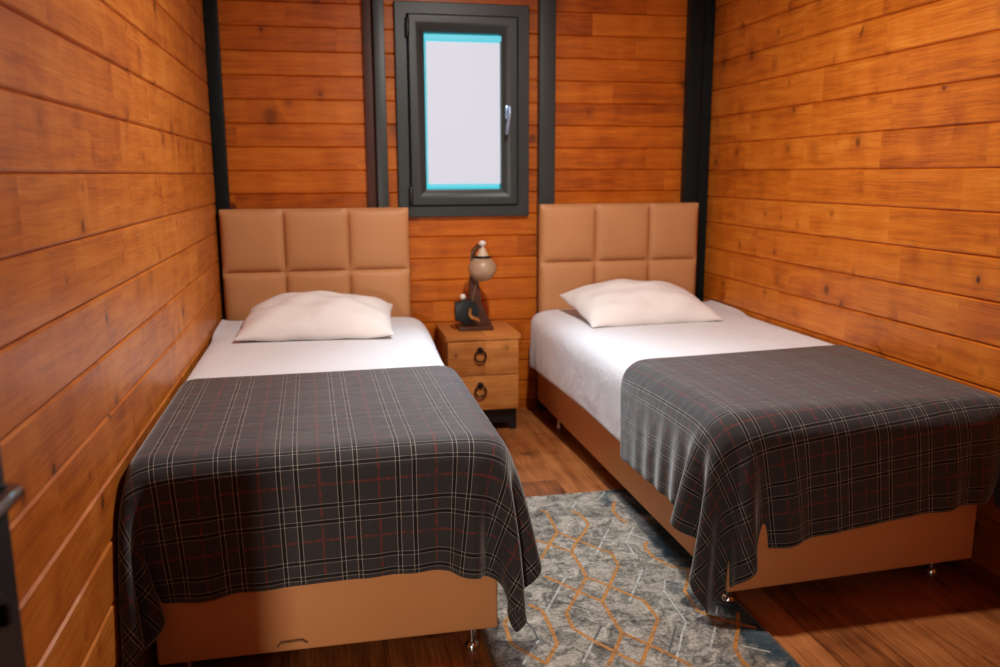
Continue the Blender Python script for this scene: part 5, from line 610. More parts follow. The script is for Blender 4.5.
-1,1,-1,1,-1,1,-1,1,-1,0,0,0,0,1,-1,0,0,0,0,0,1,0,-1,0,1,-1,0,0,19,1,0,-1,0,0,0,0,1,0,0,0,0,-1,1,0,0,0,0,1,0,-1,0,0,1,-1,1,-1,1,-1,0,0,0,0,0,0,0,0,0,0,0,1,-1,0,1,-1,0,0,0,0,0,0,0,0,1,-1,0,0,1,0,19,-1,0,1,0,0,0,0,0,0,0,1,-1,1,0,0,0,0,1,-1,0,
1,0,-1,0,0,0,0,0,0,1,-1,1,-1,1,-1,1,-1,1,-1,1,-1,0,1,-1,0,0,1,0,0,0,0,-1,0,0,1,-1,1,-1,1,19,0,1,-1,0,0,1,0,0,0,0,-1,1,0,0,0,0,0,0,0,0,0,0,1,-1,0,0,0,0,0,0,0,0,0,0,0,0,0,0,0,0,0,0,0,0,0,1,-1,0,0,0,0,1,0,-1,0,1,-1,1,-1,18,1,0,0,1,0,-1,1,0,0,
0,0,0,0,0,0,0,1,-1,1,0,0,0,-1,0,1,-1,1,-1,1,-1,0,0,0,0,0,0,0,0,0,0,0,1,-1,0,1,-1,0,0,0,0,0,0,0,1,-1,0,1,-1,1,17,1,0,0,0,1,0,0,0,0,0,1,0,0,0,0,1,-1,1,-1,1,-1,0,0,0,0,0,0,0,0,0,1,-1,1,-1,1,-1,1,-1,1,-1,1,-1,1,0,-1,0,0,1,0,0,0,0,-1,0,1,0,-1,1,
0,15,1,1,1,0,0,0,0,0,1,0,0,0,0,0,1,0,1,0,0,0,0,0,0,0,-1,1,-1,1,-1,0,0,0,0,0,0,0,0,0,0,0,0,0,0,0,0,0,1,-1,0,0,0,0,1,0,-1,0,1,0,-1,15,0,2,0,-1,0,2,-1,1,-1,1,-1,1,1,0,1,0,0,0,1,-1,0,0,0,0,0,0,0,0,0,1,-1,0,0,0,0,0,0,0,0,0,0,0,0,0,0,1,-1,0,0,0,
0,0,0,0,0,0,0,0,1,17,-1,0,1,0,0,0,0,0,0,0,1,-1,0,2,0,1,1,0,-1,0,1,-1,0,0,1,-1,0,0,0,0,0,1,-1,0,0,0,0,1,-1,1,-1,0,0,0,1,-1,0,0,0,0,0,0,0,0,1,0,-1,0,0,18,0,-1,0,1,0,0,0,0,0,-1,-1,0,0,0,2,1,0,0,0,0,0,0,0,1,-1,0,1,-1,1,-1,1,-1,1,0,0,0,0,-1,1,
-1,1,0,0,0,-1,1,0,0,0,0,0,0,0,0,0,0,1,0,0,17,2,-1,0,0,-1,-2,0,-2,-2,-2,-2,1,4,3,0,-3,-2,0,1,1,1,1,0,0,1,0,0,0,0,1,-1,1,0,1,-1,1,0,0,0,1,-1,1,0,0,1,-1,0,1,0,0,0,0,0,0,0,0,0,0,0,13,-1,0,-2,-1,-1,-2,-3,-3,-1,1,4,6,2,-1,-6,-2,-1,1,1,0,0,1,1,-1,
0,1,0,1,0,0,1,-1,0,0,1,0,0,1,0,0,1,0,0,0,0,1,1,-1,1,1,0,1,0,1,0,1,0,0,-1,6,-2,-2,-2,-2,-3,-1,-1,1,3,6,7,1,-4,-7,-4,1,3,3,0,-2,0,0,1,0,-1,0,0,0,0,0,0,1,0,0,0,0,0,0,0,0,0,0,0,1,0,0,0,1,0,0,0,0,1,0,1,0,1,0,1,-2,-2,-4,-1,-3,0,1,3,5,8,5,-1,-5,
-7,-5,2,4,5,1,-2,-1,-1,2,0,-1,0,-1,1,0,0,-1,0,0,0,0,0,0,0,0,0,0,0,0,0,0,0,0,0,0,0,0,1,0,0,0,0,0,0,1,1,-10,-2,-1,-2,2,3,4,6,7,4,-2,-6,-8,-6,1,6,5,2,0,-1,-1,0,1,0,0,-2,1,0,0,-1,0,0,0,0,0,0,0,0,0,0,0,0,0,0,0,0,0,0,0,0,0,0,0,0,0,0,0,0,0,0,-14,
-2,1,4,3,5,6,6,3,-4,-6,-8,-5,0,5,5,4,1,-2,-2,0,0,1,1,0,-1,-1,0,1,0,0,-1,0,0,0,0,0,0,0,0,0,0,0,0,0,0,0,0,0,0,0,0,0,0,0,0,0,0,0,0,-14,1,4,4,7,5,4,1,-4,-7,-8,-4,-2,4,5,6,1,-1,-1,-1,-1,2,1,0,0,-1,-1,1,0,0,-1,0,0,0,0,0,0,0,0,0,0,0,0,0,0,0,0,0,0,
0,0,0,0,0,0,0,0,0,0,0,-10,4,5,6,4,4,-1,-5,-6,-7,-4,-3,2,5,6,2,1,0,-2,-1,0,0,1,1,0,-1,-1,-1,2,0,0,0,-1,0,0,0,0,0,0,0,0,0,0,0,0,0,0,0,0,0,0,0,0,0,0,0,0,0,0,0,-3,6,5,3,2,-2,-4,-6,-6,-5,-3,1,4,6,5,1,0,-3,-1,-1,1,1,1,0,-1,0,-1,0,0,2,-1,-1,0,0,0,
0,0,0,0,0,0,0,0,0,0,0,0,0,0,0,0,0,0,0,0,0,0,0,0,0,5,5,3,0,-2,-5,-5,-5,-6,-2,0,2,6,5,3,1,-2,-2,-3,0,2,0,1,1,0,-1,-1,0,0,0,1,0,-1,0,0,0,0,0,0,0,0,0,0,0,0,0,0,0,0,0,0,0,0,0,0,0,0,0,0,0,11,2,0,-2,-5,-5,-5,-5,-2,-1,1,4,6,4,1,0,-2,-2,-2,1,0,2,0,
0,0,-1,0,-1,1,1,0,-1,0,0,0,0,0,0,0,0,0,0,0,0,0,0,0,0,0,0,0,0,0,0,0,0,0,0,0,0,13,0,-4,-4,-4,-3,-5,-3,-2,0,2,6,5,3,1,-2,-2,-2,-1,0,1,1,1,0,0,0,-1,0,-1,1,1,0,0,-1,0,0,0,0,0,0,0,0,0,0,0,0,0,0,0,0,0,0,0,0,0,0,0,0,0,0,12,-3,-4,-4,-3,-5,-4,-1,0,1,
5,5,4,2,-1,-1,-2,-3,-1,0,1,1,1,1,1,0,-2,-2,0,1,2,0,-1,0,0,0,0,0,0,0,0,0,0,0,0,0,0,0,0,0,0,0,0,0,0,0,0,0,0,0,9,-5,-3,-3,-4,-4,-2,-1,1,3,5,5,3,1,-1,-2,-2,-1,-1,0,1,1,0,0,1,1,-1,-2,-1,1,1,0,0,-1,0,1,0,0,0,0,0,0,0,0,0,0,0,0,0,0,0,0,0,0,0,0,0,0,
0,0,6,-4,-3,-4,-5,-2,0,1,1,6,4,4,0,-1,0,-3,-2,-1,1,2,0,0,-2,1,1,1,1,-1,-1,-2,0,2,0,0,0,0,0,0,0,0,0,0,0,0,0,0,0,0,0,0,0,0,0,0,0,0,0,0,0,0,2159,-11,-9,-5,-1,5,9,12,13,11,6,2,2,7,12,15,13,8,3,1,6,12,16,17,13,9,8,12,16,18,19,19,19,19,18,19,19,
19,19,19,19,20,19,19,19,20,19,20,19,20,20,19,20,20,19,20,20,20,20,20,10,1,-1,-3,-4,-6,-5,-3,0,2,4,3,0,-4,-2,0,3,3,1,-1,-2,-1,1,1,2,0,-1,0,1,1,0,-1,1,0,0,1,0,-1,1,0,0,-1,1,0,0,0,0,-1,1,0,-1,1,0,0,1,-1,0,0,0,0,10,2,0,-2,-3,-5,-5,-5,-4,0,3,5,
2,0,-4,-2,0,3,3,2,-1,-2,0,0,0,1,0,1,0,1,-1,1,0,0,0,0,0,1,-1,1,-1,1,-1,0,1,0,0,0,0,0,0,0,0,0,0,1,-1,0,0,0,7,3,2,1,-2,-3,-5,-6,-4,-4,0,3,5,1,-2,-4,-1,2,4,2,0,-1,-2,1,0,1,1,0,1,-1,1,0,0,0,1,-1,0,0,1,-1,1,-1,1,0,0,-1,1,0,0,0,0,0,0,0,0,0,1,-1,0,
0,1,5,4,1,1,-1,-3,-4,-7,-4,-4,1,3,4,0,-2,-3,0,3,4,0,-1,-1,-1,1,1,1,0,1,0,0,0,0,0,0,0,1,-1,0,0,0,1,0,0,0,0,-1,1,0,0,0,0,0,0,0,0,0,0,0,0,-6,6,4,5,2,1,-1,-3,-4,-7,-4,-4,1,4,3,-1,-3,-1,2,3,3,-2,-1,0,1,0,0,2,-1,1,0,0,-1,1,0,0,0,1,-1,1,0,0,-1,1,
-1,1,0,0,0,0,0,0,0,0,0,0,0,0,0,0,-11,3,6,5,5,3,1,-1,-3,-4,-7,-5,-2,1,4,1,-1,-3,0,3,3,1,-2,-1,1,1,1,0,1,0,0,0,0,-1,1,1,-1,0,1,-1,0,0,1,-1,1,0,0,0,0,-1,1,0,0,0,0,0,0,0,0,0,-15,2,3,5,5,6,4,2,0,-3,-5,-6,-6,-2,2,4,-1,-2,-1,2,3,1,-1,0,0,1,1,1,0,
-1,0,1,0,0,0,0,0,0,0,0,1,0,-1,1,0,-1,1,0,0,0,0,0,0,0,0,0,0,0,0,0,-15,0,2,3,4,5,5,5,2,0,-2,-6,-6,-5,-1,2,3,-1,-2,0,3,2,0,-1,0,1,1,0,1,0,0,0,0,0,0,0,0,1,-1,1,0,-1,1,0,-1,1,0,0,-1,1,0,0,0,0,0,0,-1,1,0,0,-16,0,0,1,3,4,5,5,5,3,1,-2,-5,-7,-5,-1,
3,2,-2,-1,1,3,1,-1,0,1,1,1,-1,1,0,-1,1,0,0,0,0,0,1,-1,0,1,0,-1,1,0,0,-1,1,0,0,0,0,0,0,-1,1,0,0,0,-16,0,0,0,1,1,5,5,5,5,4,1,-2,-5,-7,-5,0,2,1,-1,0,3,0,0,0,1,1,0,1,-1,1,0,0,0,0,0,1,-1,0,1,0,-1,0,1,0,0,-1,1,0,0,0,0,0,-1,0,1,0,0,0,0,-14,-1,-1,
0,0,1,0,3,5,5,5,5,2,-2,-5,-6,-5,1,1,0,0,1,2,0,0,0,2,1,-1,1,-1,1,0,0,0,0,0,1,-1,0,0,1,0,-1,0,0,1,0,0,0,0,0,-1,1,0,0,0,0,0,0,-10,-4,-1,-1,0,0,0,1,2,5,4,6,4,3,-2,-5,-6,-4,1,1,-1,1,2,1,0,1,0,1,1,0,0,0,0,0,0,0,0,0,1,0,-1,0,0,1,0,0,0,0,0,0,-1,0,
1,0,0,0,0,0,0,0,-3,-4,-3,-3,-2,-1,0,0,1,1,4,3,6,6,3,-1,-5,-6,-3,0,1,0,2,0,0,1,2,0,0,0,1,-1,0,1,0,0,0,0,0,0,1,0,0,0,0,0,0,-1,0,0,1,0,0,0,0,0,0,0,0,0,5,-4,-4,-3,-4,-3,-1,-2,0,0,1,4,4,4,6,3,-1,-5,-4,-2,0,0,1,1,1,0,2,0,0,0,0,1,0,0,0,0,0,0,0,0,
0,0,0,0,0,0,0,1,0,0,0,0,0,0,0,0,0,0,0,-1,13,-2,-4,-4,-4,-4,-4,-3,-3,0,0,0,2,4,4,6,3,0,-5,-3,-1,0,0,2,0,1,0,1,0,0,0,0,1,0,0,0,0,0,1,0,0,0,0,0,0,0,0,0,0,0,0,0,0,0,0,0,0,-1,0,1,17,0,-2,-4,-3,-4,-4,-4,-4,-4,-2,0,-1,1,4,3,6,3,0,-4,-2,-1,0,1,1,0,
1,0,1,0,1,0,-1,1,0,0,0,1,-1,0,0,0,0,1,0,0,0,0,0,0,0,0,0,0,0,-1,0,1,0,0,19,-1,0,0,-2,-3,-4,-3,-4,-4,-4,-4,-2,-1,0,2,3,4,2,1,-2,-1,0,1,0,1,0,1,-1,1,0,1,0,-1,1,0,1,-1,0,1,0,0,0,-1,0,0,0,1,0,0,0,0,0,-1,0,1,0,0,0,0,17,2,-1,0,0,0,-1,-3,-2,-4,-4,
-5,-3,-3,-3,0,1,1,3,1,0,1,0,0,1,1,0,0,1,0,0,-1,1,1,-1,1,-1,0,1,-1,0,1,0,0,0,0,0,-1,0,0,0,1,-1,1,0,0,0,0,0,0,14,1,2,0,0,0,0,1,-2,-1,-3,-2,-4,-4,-3,-3,-2,2,1,0,1,0,1,1,0,-1,1,0,0,0,0,1,-1,0,1,-1,1,0,-1,1,0,-1,1,0,0,0,0,0,0,0,0,0,1,-1,0,0,0,0,
0,0,7,2,1,1,1,1,1,0,1,0,1,-2,-1,-3,-3,-3,-2,-2,-1,1,0,1,0,-1,0,1,-1,0,0,0,0,0,1,0,-1,1,-1,1,0,0,0,0,-1,1,0,0,0,0,0,0,1,-1,0,1,0,0,0,-1,0,0,-1,2,1,2,2,1,0,1,0,2,1,1,0,0,-1,-2,-3,-3,0,0,0,0,0,-1,0,0,0,0,0,0,0,-1,0,0,0,0,0,0,0,0,0,0,1,-1,0,0,
0,0,1,0,-1,0,0,0,0,0,0,1,0,0,-7,0,2,1,1,2,2,0,1,1,0,2,1,1,-1,0,-2,-1,-1,0,1,0,0,0,0,-2,0,0,0,0,0,1,-1,0,0,0,0,0,0,0,0,0,0,0,0,0,0,1,-1,0,0,0,0,0,0,0,0,0,0,0,-11,-1,1,1,1,2,1,3,2,0,1,0,0,1,1,-1,0,0,0,1,1,0,0,0,-1,1,0,0,-1,0,0,-1,1,-1,1,0,0,
-1,1,-1,0,1,-1,0,0,1,0,-1,0,0,0,0,0,0,0,0,0,0,0,0,-11,0,-1,1,0,0,2,1,1,1,1,1,1,1,1,0,2,0,1,0,0,0,0,1,0,-1,0,0,0,0,-1,1,-1,1,-1,0,0,1,-1,1,0,-1,0,1,0,-1,0,0,0,0,1,0,0,0,0,0,0,0,-1,0,-5,-2,0,-1,0,0,-1,0,0,1,1,1,1,0,1,3,0,1,1,1,1,0,0,-1,1,0,0,
-1,0,0,0,0,0,0,0,0,0,-1,1,-1,0,1,0,-1,0,0,1,0,0,0,-1,0,0,0,0,0,0,0,1,0,1,0,-1,0,0,-2,0,-1,0,0,-1,1,0,1,1,0,2,0,0,1,0,1,0,0,-1,0,0,0,1,-1,0,0,0,0,0,-1,1,0,-1,1,0,-1,0,1,0,0,-1,0,0,0,0,0,0,0,0,0,0,0,0,0,7,1,-1,0,-1,0,-1,0,-1,-1,1,-2,0,0,-1,0,
-1,1,1,0,1,-1,1,0,0,0,-1,1,-1,0,1,-1,0,0,0,0,0,0,0,-1,1,0,0,-1,0,1,0,0,0,0,0,0,0,0,0,0,0,0,0,0,10,0,1,-1,-1,0,0,-1,1,-1,-1,-1,-1,-1,-1,-1,-1,0,0,1,0,1,-1,0,0,0,1,-1,0,0,0,0,0,-1,1,0,-1,1,0,0,-1,0,1,0,0,-1,0,0,0,0,0,1,0,0,0,0,-1,0,0,0,8,1,
-1,0,0,0,-1,0,-1,0,-1,0,-1,-2,0,-2,0,1,1,0,0,0,1,0,0,0,-1,0,0,1,-1,0,0,1,-1,0,0,-1,1,0,0,0,-1,1,0,0,0,0,0,0,0,-1,0,0,0,0,1,0,0,0,3,0,0,0,0,-1,0,-1,0,0,0,0,0,0,-1,0,1,0,0,1,0,0,0,0,0,0,0,0,1,-1,0,0,0,-1,1,0,0,0,-1,1,0,0,0,-1,0,0,0,1,0,0,0,0,
0,0,0,0,0,0,0,-1,-1,-1,1,-1,1,0,0,1,0,0,0,0,0,0,0,1,-1,1,1,0,0,1,0,0,0,0,0,0,-1,0,0,0,0,1,-1,0,0,0,0,0,0,0,0,0,0,0,0,-1,0,0,0,0,0,0,0,0,0,0,0,1,-4,0,0,1,0,1,1,0,0,0,0,1,0,0,0,0,1,0,0,0,1,0,0,0,0,0,0,0,0,0,0,0,0,0,0,0,0,0,0,-1,0,1,0,0,0,0,0,
0,0,0,0,0,0,0,0,0,0,0,0,0,-2,-1,0,0,0,0,0,0,1,0,1,0,0,1,0,0,1,0,1,0,0,0,0,0,0,0,0,0,0,0,1,0,0,-1,0,0,0,0,0,0,1,-1,0,0,0,0,0,0,0,0,0,0,0,0,0,0,0,0,0,0,0,0,0,0,-1,0,1,0,-1,1,-1,0,1,-1,1,0,0,1,0,1,0,1,-1,0,0,0,0,0,0,1,-1,0,0,0,0,0,0,0,0,0,-1,
0,1,0,0,0,0,0,0,0,0,0,0,0,0,0,0,-1,0,0,2,1,-1,0,1,0,-1,0,0,-1,0,0,-1,1,-1,0,1,0,1,0,1,-1,1,0,0,0,0,0,0,-1,0,0,0,0,0,0,0,0,0,0,1,0,-1,0,0,0,0,0,0,0,0,0,0,0,0,0,-1,1,0,0,1,1,1,-1,0,0,0,0,-1,0,1,-1,0,-1,0,1,0,1,-1,1,0,0,0,0,0,0,0,0,0,0,0,0,0,
0,0,0,0,0,0,0,-1,0,0,1,0,0,0,0,0,0,0,0,0,-1,0,0,1,0,0,0,1,-1,0,1,0,-1,0,0,1,0,-1,0,0,0,0,0,1,0,1,0,0,0,0,0,0,0,0,0,0,0,0,0,0,0,0,0,0,0,1,0,0,0,0,-1,0,0,0,0,0,0,0,0,0,0,0,0,0,0,0,0,-1,0,0,0,0,1,0,0,0,0,0,0,0,0,0,1,-1,1,0,1,0,0,0,0,0,0,0,0,0,
0,0,0,0,0,0,0,0,0,-1,1,0,0,0,0,0,0,0,0,0,0,0,-1,0,1,0,0,0,0,0,0,-1,0,0,0,0,0,0,0,0,0,1,0,0,0,1,-1,1,0,1,0,0,1,0,0,0,0,0,0,0,0,0,0,0,0,0,0,0,0,0,-1,0,0,0,0,0,0,0,0,0,0,0,1,-1,0,0,0,0,0,0,0,0,0,0,0,0,0,0,0,0,0,-1,1,0,0,0,1,0,1,0,0,0,0,0,0,0,
0,0,0,0,0,0,0,0,0,0,0,0,0,0,0,0,0,0,0,0,0,0,0,0,0,0,-1,1,0,0,0,0,0,0,0,1,0,0,0,0,0,0,-1,0,1,0,-1,0,0,0,0,1,0,1,0,0,0,0,0,0,0,0,0,0,0,0,0,0,0,0,0,0,0,0,0,0,0,0,0,0,0,0,0,0,0,0,1,0,-1,0,0,0,0,0,0,0,0,0,0,0,0,0,1,0,-1,0,0,0,0,0,1,0,1,-1,1,1,
-1,0,0,0,0,0,0,0,0,0,0,0,0,0,0,0,0,0,0,0,0,0,0,0,0,0,0,0,0,0,0,0,0,0,0,0,0,0,0,1,0,0,-1,0,0,0,0,0,0,0,0,0,0,0,0,1,0,1,0,0,1,0,0,0,0,0,-1,0,0,0,0,0,0,0,0,0,0,0,0,0,0,0,0,0,0,0,0,0,0,0,0,0,1,-1,0,0,0,0,0,0,0,0,1,-1,0,0,0,0,0,0,0,0,0,0,1,1,0,
0,0,0,0,0,0,0,0,0,1,0,-1,0,0,0,0,0,0,0,0,0,0,0,0,0,0,0,0,0,0,0,0,0,0,0,0,0,0,0,0,0,0,-1,0,0,0,1,0,0,0,0,0,0,0,0,0,1,0,0,0,1,0,0,0,0,0,0,0,0,0,0,1,0,0,0,0,0,0,0,0,-1,0,0,0,0,0,0,0,0,0,0,0,0,0,0,0,1,-1,0,0,0,0,-1,-1,0,0,0,1,0,0,1,0,0,0,0,0,0,
1,0,1,0,0,0,0,0,0,0,0,0,0,0,0,0,0,0,0,0,0,0,0,0,0,0,0,0,0,0,0,0,0,0,0,0,0,0,0,0,1,-1,0,0,0,0,0,0,-1,0,-1,1,0,0,0,1,0,0,0,1,-1,1,1,0,0,1,-1,0,0,0,0,0,0,0,0,0,0,0,0,0,0,0,0,1,0,0,0,0,0,-1,0,0,0,0,0,0,0,0,0,0,0,1,-1,0,0,2,0,-1,1,-1,-1,-1,0,0,
0,0,0,1,0,0,1,1,-1,1,0,0,1,0,-1,0,0,0,0,0,0,0,0,0,0,0,0,0,0,0,0,0,0,0,0,0,0,0,0,0,0,0,0,0,0,0,0,0,0,0,0,0,2,0,0,0,0,0,-1,-1,0,-1,1,0,1,0,0,0,1,0,0,0,0,0,1,0,0,0,0,0,-1,0,0,0,0,0,0,0,0,0,0,0,0,0,0,1,0,0,0,-1,0,0,0,0,0,0,0,0,1,-1,0,-4,1,2,0,
1,1,0,1,-1,0,0,-1,0,0,0,1,0,0,0,1,0,0,0,0,0,0,0,0,0,0,0,0,0,0,0,0,0,0,0,0,0,0,0,0,0,0,0,0,0,0,0,0,0,0,0,0,0,0,1,-1,-8,1,1,2,1,1,1,0,2,0,0,0,-1,0,1,1,0,0,0,0,0,0,0,0,0,0,0,0,0,1,0,0,0,-1,0,0,0,0,0,0,0,0,0,0,0,0,0,0,1,0,0,-1,0,0,0,0,0,0,0,0,
-8,-1,0,1,2,1,1,2,0,1,1,0,0,0,1,0,0,-1,1,0,1,0,0,0,0,0,0,0,0,0,0,-1,0,1,0,0,0,0,0,0,0,0,0,0,0,0,0,0,0,0,0,0,0,0,0,0,0,0,0,1,-4,-2,0,-1,-1,0,1,1,1,2,1,1,1,1,-1,1,0,1,-1,1,0,0,0,0,0,0,0,0,0,0,0,1,0,0,-1,0,0,0,0,0,0,0,0,0,0,0,0,0,0,0,0,1,0,-1,
0,0,0,0,0,0,2,-1,-2,-1,-1,0,-1,-1,0,0,1,2,1,1,1,0,1,-1,1,0,0,0,0,0,0,0,0,0,0,0,-1,0,0,0,1,0,0,0,0,0,0,0,0,0,0,0,0,0,0,0,0,0,0,1,-1,0,0,0,0,0,8,-1,0,-2,-1,-1,-1,-1,-1,-1,-1,0,1,1,1,0,0,1,0,1,-1,0,0,0,0,0,0,0,0,-1,1,0,0,0,0,0,0,0,0,0,0,0,0,0,
0,0,0,0,0,0,0,0,0,0,1,-1,0,0,0,0,9,2,-1,0,-1,-2,-1,-1,0,-1,-1,-2,0,-1,1,0,0,0,1,-1,1,0,0,0,0,-1,0,0,0,1,0,0,0,0,0,0,0,0,0,0,0,0,0,0,0,0,0,0,0,0,0,0,0,0,0,1,-1,0,0,0,5,1,0,-1,1,0,0,0,-1,-1,0,-1,-2,0,-1,1,0,1,0,0,0,0,0,0,-1,1,0,0,0,0,0,0,0,0,
0,0,0,0,0,0,0,0,0,0,0,0,0,0,0,0,0,0,0,0,0,0,1,0,-1,0,-2,0,0,2,-1,1,0,0,1,0,-1,1,-1,0,1,0,0,0,0,1,-1,1,0,-1,1,0,0,0,0,-1,0,0,0,0,0,1,0,0,0,0,0,0,0,0,0,0,0,0,0,0,0,0,0,0,0,0,0,0,1,-1,-5,-2,1,0,1,0,1,0,0,1,1,1,1,1,0,0,0,0,1,-1,1,-1,0,1,-1,0,0,
0,0,1,0,0,0,0,0,-1,0,0,1,0,0,0,0,0,0,0,0,0,0,0,0,0,0,0,0,0,0,0,0,0,-3,0,-1,0,0,1,-1,2,0,0,1,0,1,0,0,1,0,1,-1,0,0,0,0,0,1,0,0,-1,0,0,0,1,0,0,0,0,0,0,-1,0,0,1,0,0,0,0,0,0,0,0,0,0,0,0,0,0,0,0,0,1,4,-1,0,0,-1,-1,1,-1,0,1,-1,0,0,-1,0,0,0,0,1,1,
-1,0,0,0,0,0,0,1,0,0,0,-1,0,0,0,0,1,0,0,0,0,-1,0,1,0,0,0,0,0,0,0,0,0,0,0,0,0,0,0,0,9,0,0,-2,0,-1,0,-1,0,-1,-1,-1,-1,1,0,-1,0,0,0,-1,0,0,1,0,0,0,0,0,0,0,0,0,0,0,1,0,-1,0,0,1,0,0,0,-1,0,0,1,0,0,0,0,0,0,0,0,0,0,0,0,0,12,0,-2,-2,-1,1,0,0,-1,-1,
0,-1,0,-1,-1,-1,-1,0,-1,0,1,0,-1,1,0,0,0,0,0,0,0,1,0,0,-1,0,0,0,1,-1,0,0,0,0,0,1,-1,0,0,0,0,0,0,0,0,0,0,0,0,0,14,-1,-1,-1,-1,0,0,0,0,-1,0,0,-1,-1,-2,-4,-1,0,1,0,-1,0,1,-1,0,1,0,0,0,0,0,0,0,0,0,0,0,0,0,0,0,0,0,0,0,0,0,0,0,0,0,0,0,0,0,0,0,0,
0,0,10,1,1,0,0,-1,0,-1,-1,0,-1,-1,-1,-4,-3,-1,1,0,1,0,1,0,0,0,0,0,0,0,0,0,1,-1,0,0,0,0,0,1,-1,0,0,0,0,0,0,-1,1,0,0,0,0,0,0,0,0,0,0,0,0,0,5,1,0,1,-1,-1,-2,-1,-1,-2,-2,-2,-3,0,-1,5,4,2,-1,1,-1,1,-1,0,1,-1,0,0,0,1,-1,0,0,0,0,0,1,-1,0,0,0,0,0,
0,0,0,-1,1,0,0,0,0,0,0,0,0,0,0,0,-1,-3,-1,0,0,-1,-1,-3,-1,-2,-1,-2,-1,1,2,7,5,3,1,0,-1,0,-1,1,0,-1,0,0,1,0,-1,0,0,0,0,0,1,-1,0,0,0,0,0,0,0,0,0,0,-1,0,0,0,0,0,0,0,0,0,0,0,1,-11,-2,-1,-1,0,-1,-1,-1,0,0,0,1,4,8,6,3,0,0,-1,0,-1,0,-1,0,1,0,0,-1,
0,0,0,0,0,0,0,0,0,0,0,0,0,0,0,0,0,0,0,0,0,0,0,0,0,0,0,0,0,0,0,0,-17,0,-1,0,1,0,1,0,-1,0,2,4,8,5,3,-1,-1,0,0,-1,1,-1,0,0,-1,0,0,0,0,0,0,0,0,0,0,0,0,0,0,0,0,0,0,0,0,0,0,0,0,0,0,0,0,0,0,0,0,0,0,0,-17,-1,1,2,1,0,-1,-1,0,1,6,9,4,1,-2,0,1,-1,0,0,
-1,0,0,0,0,-1,0,0,0,0,0,0,0,0,0,-1,0,0,0,0,1,0,0,0,0,0,0,0,0,0,0,0,0,0,0,0,0,0,-1,0,-15,2,1,0,-1,-2,-1,0,4,7,7,4,0,-3,0,1,-1,-1,0,0,0,0,0,-1,0,1,-1,0,0,0,0,0,0,0,0,0,0,0,0,0,-1,0,0,0,0,0,0,0,0,0,0,0,0,0,0,0,0,0,1,0,-11,0,-1,-2,-2,0,1,5,6,8,
4,-2,-3,0,1,-1,-1,0,0,0,0,0,-1,1,-1,0,1,-1,0,0,0,0,0,0,0,0,0,0,0,0,0,0,0,0,0,0,0,0,0,0,0,0,0,0,0,0,0,0,0,0,-11,-2,-2,-1,0,2,7,6,7,3,-2,-4,-1,2,1,-2,-1,1,0,-1,0,0,0,-1,1,-1,0,0,0,0,0,0,0,0,0,0,0,0,0,0,0,0,0,0,0,0,0,0,0,0,0,0,0,0,0,0,0,0,0,
-1,-14,-2,0,0,4,7,6,7,2,-2,-5,-2,1,2,0,-1,-1,0,0,0,0,0,0,0,-1,0,0,0,0,0,0,0,0,0,0,0,0,-1,0,0,0,0,0,0,0,0,0,0,0,0,0,0,0,0,0,0,0,0,0,1,-17,1,2,5,6,6,6,1,-1,-5,-3,0,4,1,-3,-1,0,0,0,0,0,0,-1,0,1,-1,0,0,0,0,0,-1,0,0,0,0,0,1,0,0,0,0,0,0,0,0,0,0,
0,0,0,0,0,0,0,0,0,0,0,0,-15,3,5,6,6,5,1,-1,-4,-4,-2,4,2,-2,-2,-1,1,1,-1,0,0,0,0,0,-1,0,0,0,0,0,-1,1,0,0,0,0,0,0,0,0,0,0,0,0,0,0,0,0,0,0,0,0,0,0,0,0,0,0,0,0,-10,5,5,6,4,1,-1,-2,-5,-4,3,4,0,-2,-3,0,1,0,0,0,0,0,-1,0,1,0,-1,0,0,-1,1,0,0,0,0,0,
0,0,0,0,0,0,0,0,0,0,0,0,0,0,0,0,0,0,-1,0,0,0,0,0,-3,5,6,3,1,-1,-2,-6,-4,1,5,1,-1,-3,-2,1,1,0,0,0,0,0,0,0,-1,0,-1,1,0,0,0,0,-1,0,0,0,0,0,0,0,0,0,0,0,0,0,0,0,0,0,0,0,0,0,1,0,0,0,0,0,3,5,2,2,0,-2,-6,-5,-1,5,3,1,-4,-3,1,1,1,0,-1,0,0,0,0,-1,0,0,
0,0,0,0,0,-1,1,0,0,0,0,0,0,0,0,0,0,0,0,0,0,0,0,0,0,0,0,0,0,0,0,0,0,0,9,2,1,0,-2,-5,-4,-3,3,4,2,-2,-3,-2,1,1,1,-1,0,0,0,-1,0,1,0,0,0,-1,-1,1,-1,1,0,-1,0,0,0,0,0,0,0,0,1,0,0,0,0,0,0,0,0,0,0,0,0,0,0,0,0,0,11,1,1,-3,-4,-5,-3,3,4,2,-1,-3,-2,1,1,
1,-1,-1,1,-1,0,0,0,0,-1,1,0,-1,0,-1,1,0,-1,1,0,0,0,0,0,0,0,0,-1,0,0,0,1,0,0,0,0,0,0,0,0,0,0,0,0,0,6,15,16,16,15,16,14,14,13,12,11,11,11,10,10,10,8,8,8,7,8,6,5,3,1,-1,0,-1,1,0,0,0,0,0,-1,0,0,-1,0,-1,0,-1,-1,0,-1,-1,-1,-1,-1,-1,-1,-1,-1,-1,
-1,-1,-1,-1,-2,-1,12,1,-1,0,1,-1,2,0,1,1,1,0,0,0,1,-1,1,1,-1,1,0,0,1,0,0,0,0,0,0,0,0,0,0,0,0,0,0,0,0,0,0,0,0,0,0,0,0,0,0,0,0,0,0,0,0,0,0,0,0,0,13,-1,1,-1,0,1,0,1,1,0,1,1,0,0,0,1,0,0,1,0,-1,1,0,0,0,1,0,0,0,0,0,0,0,0,1,-1,0,1,-1,0,0,0,0,0,0,
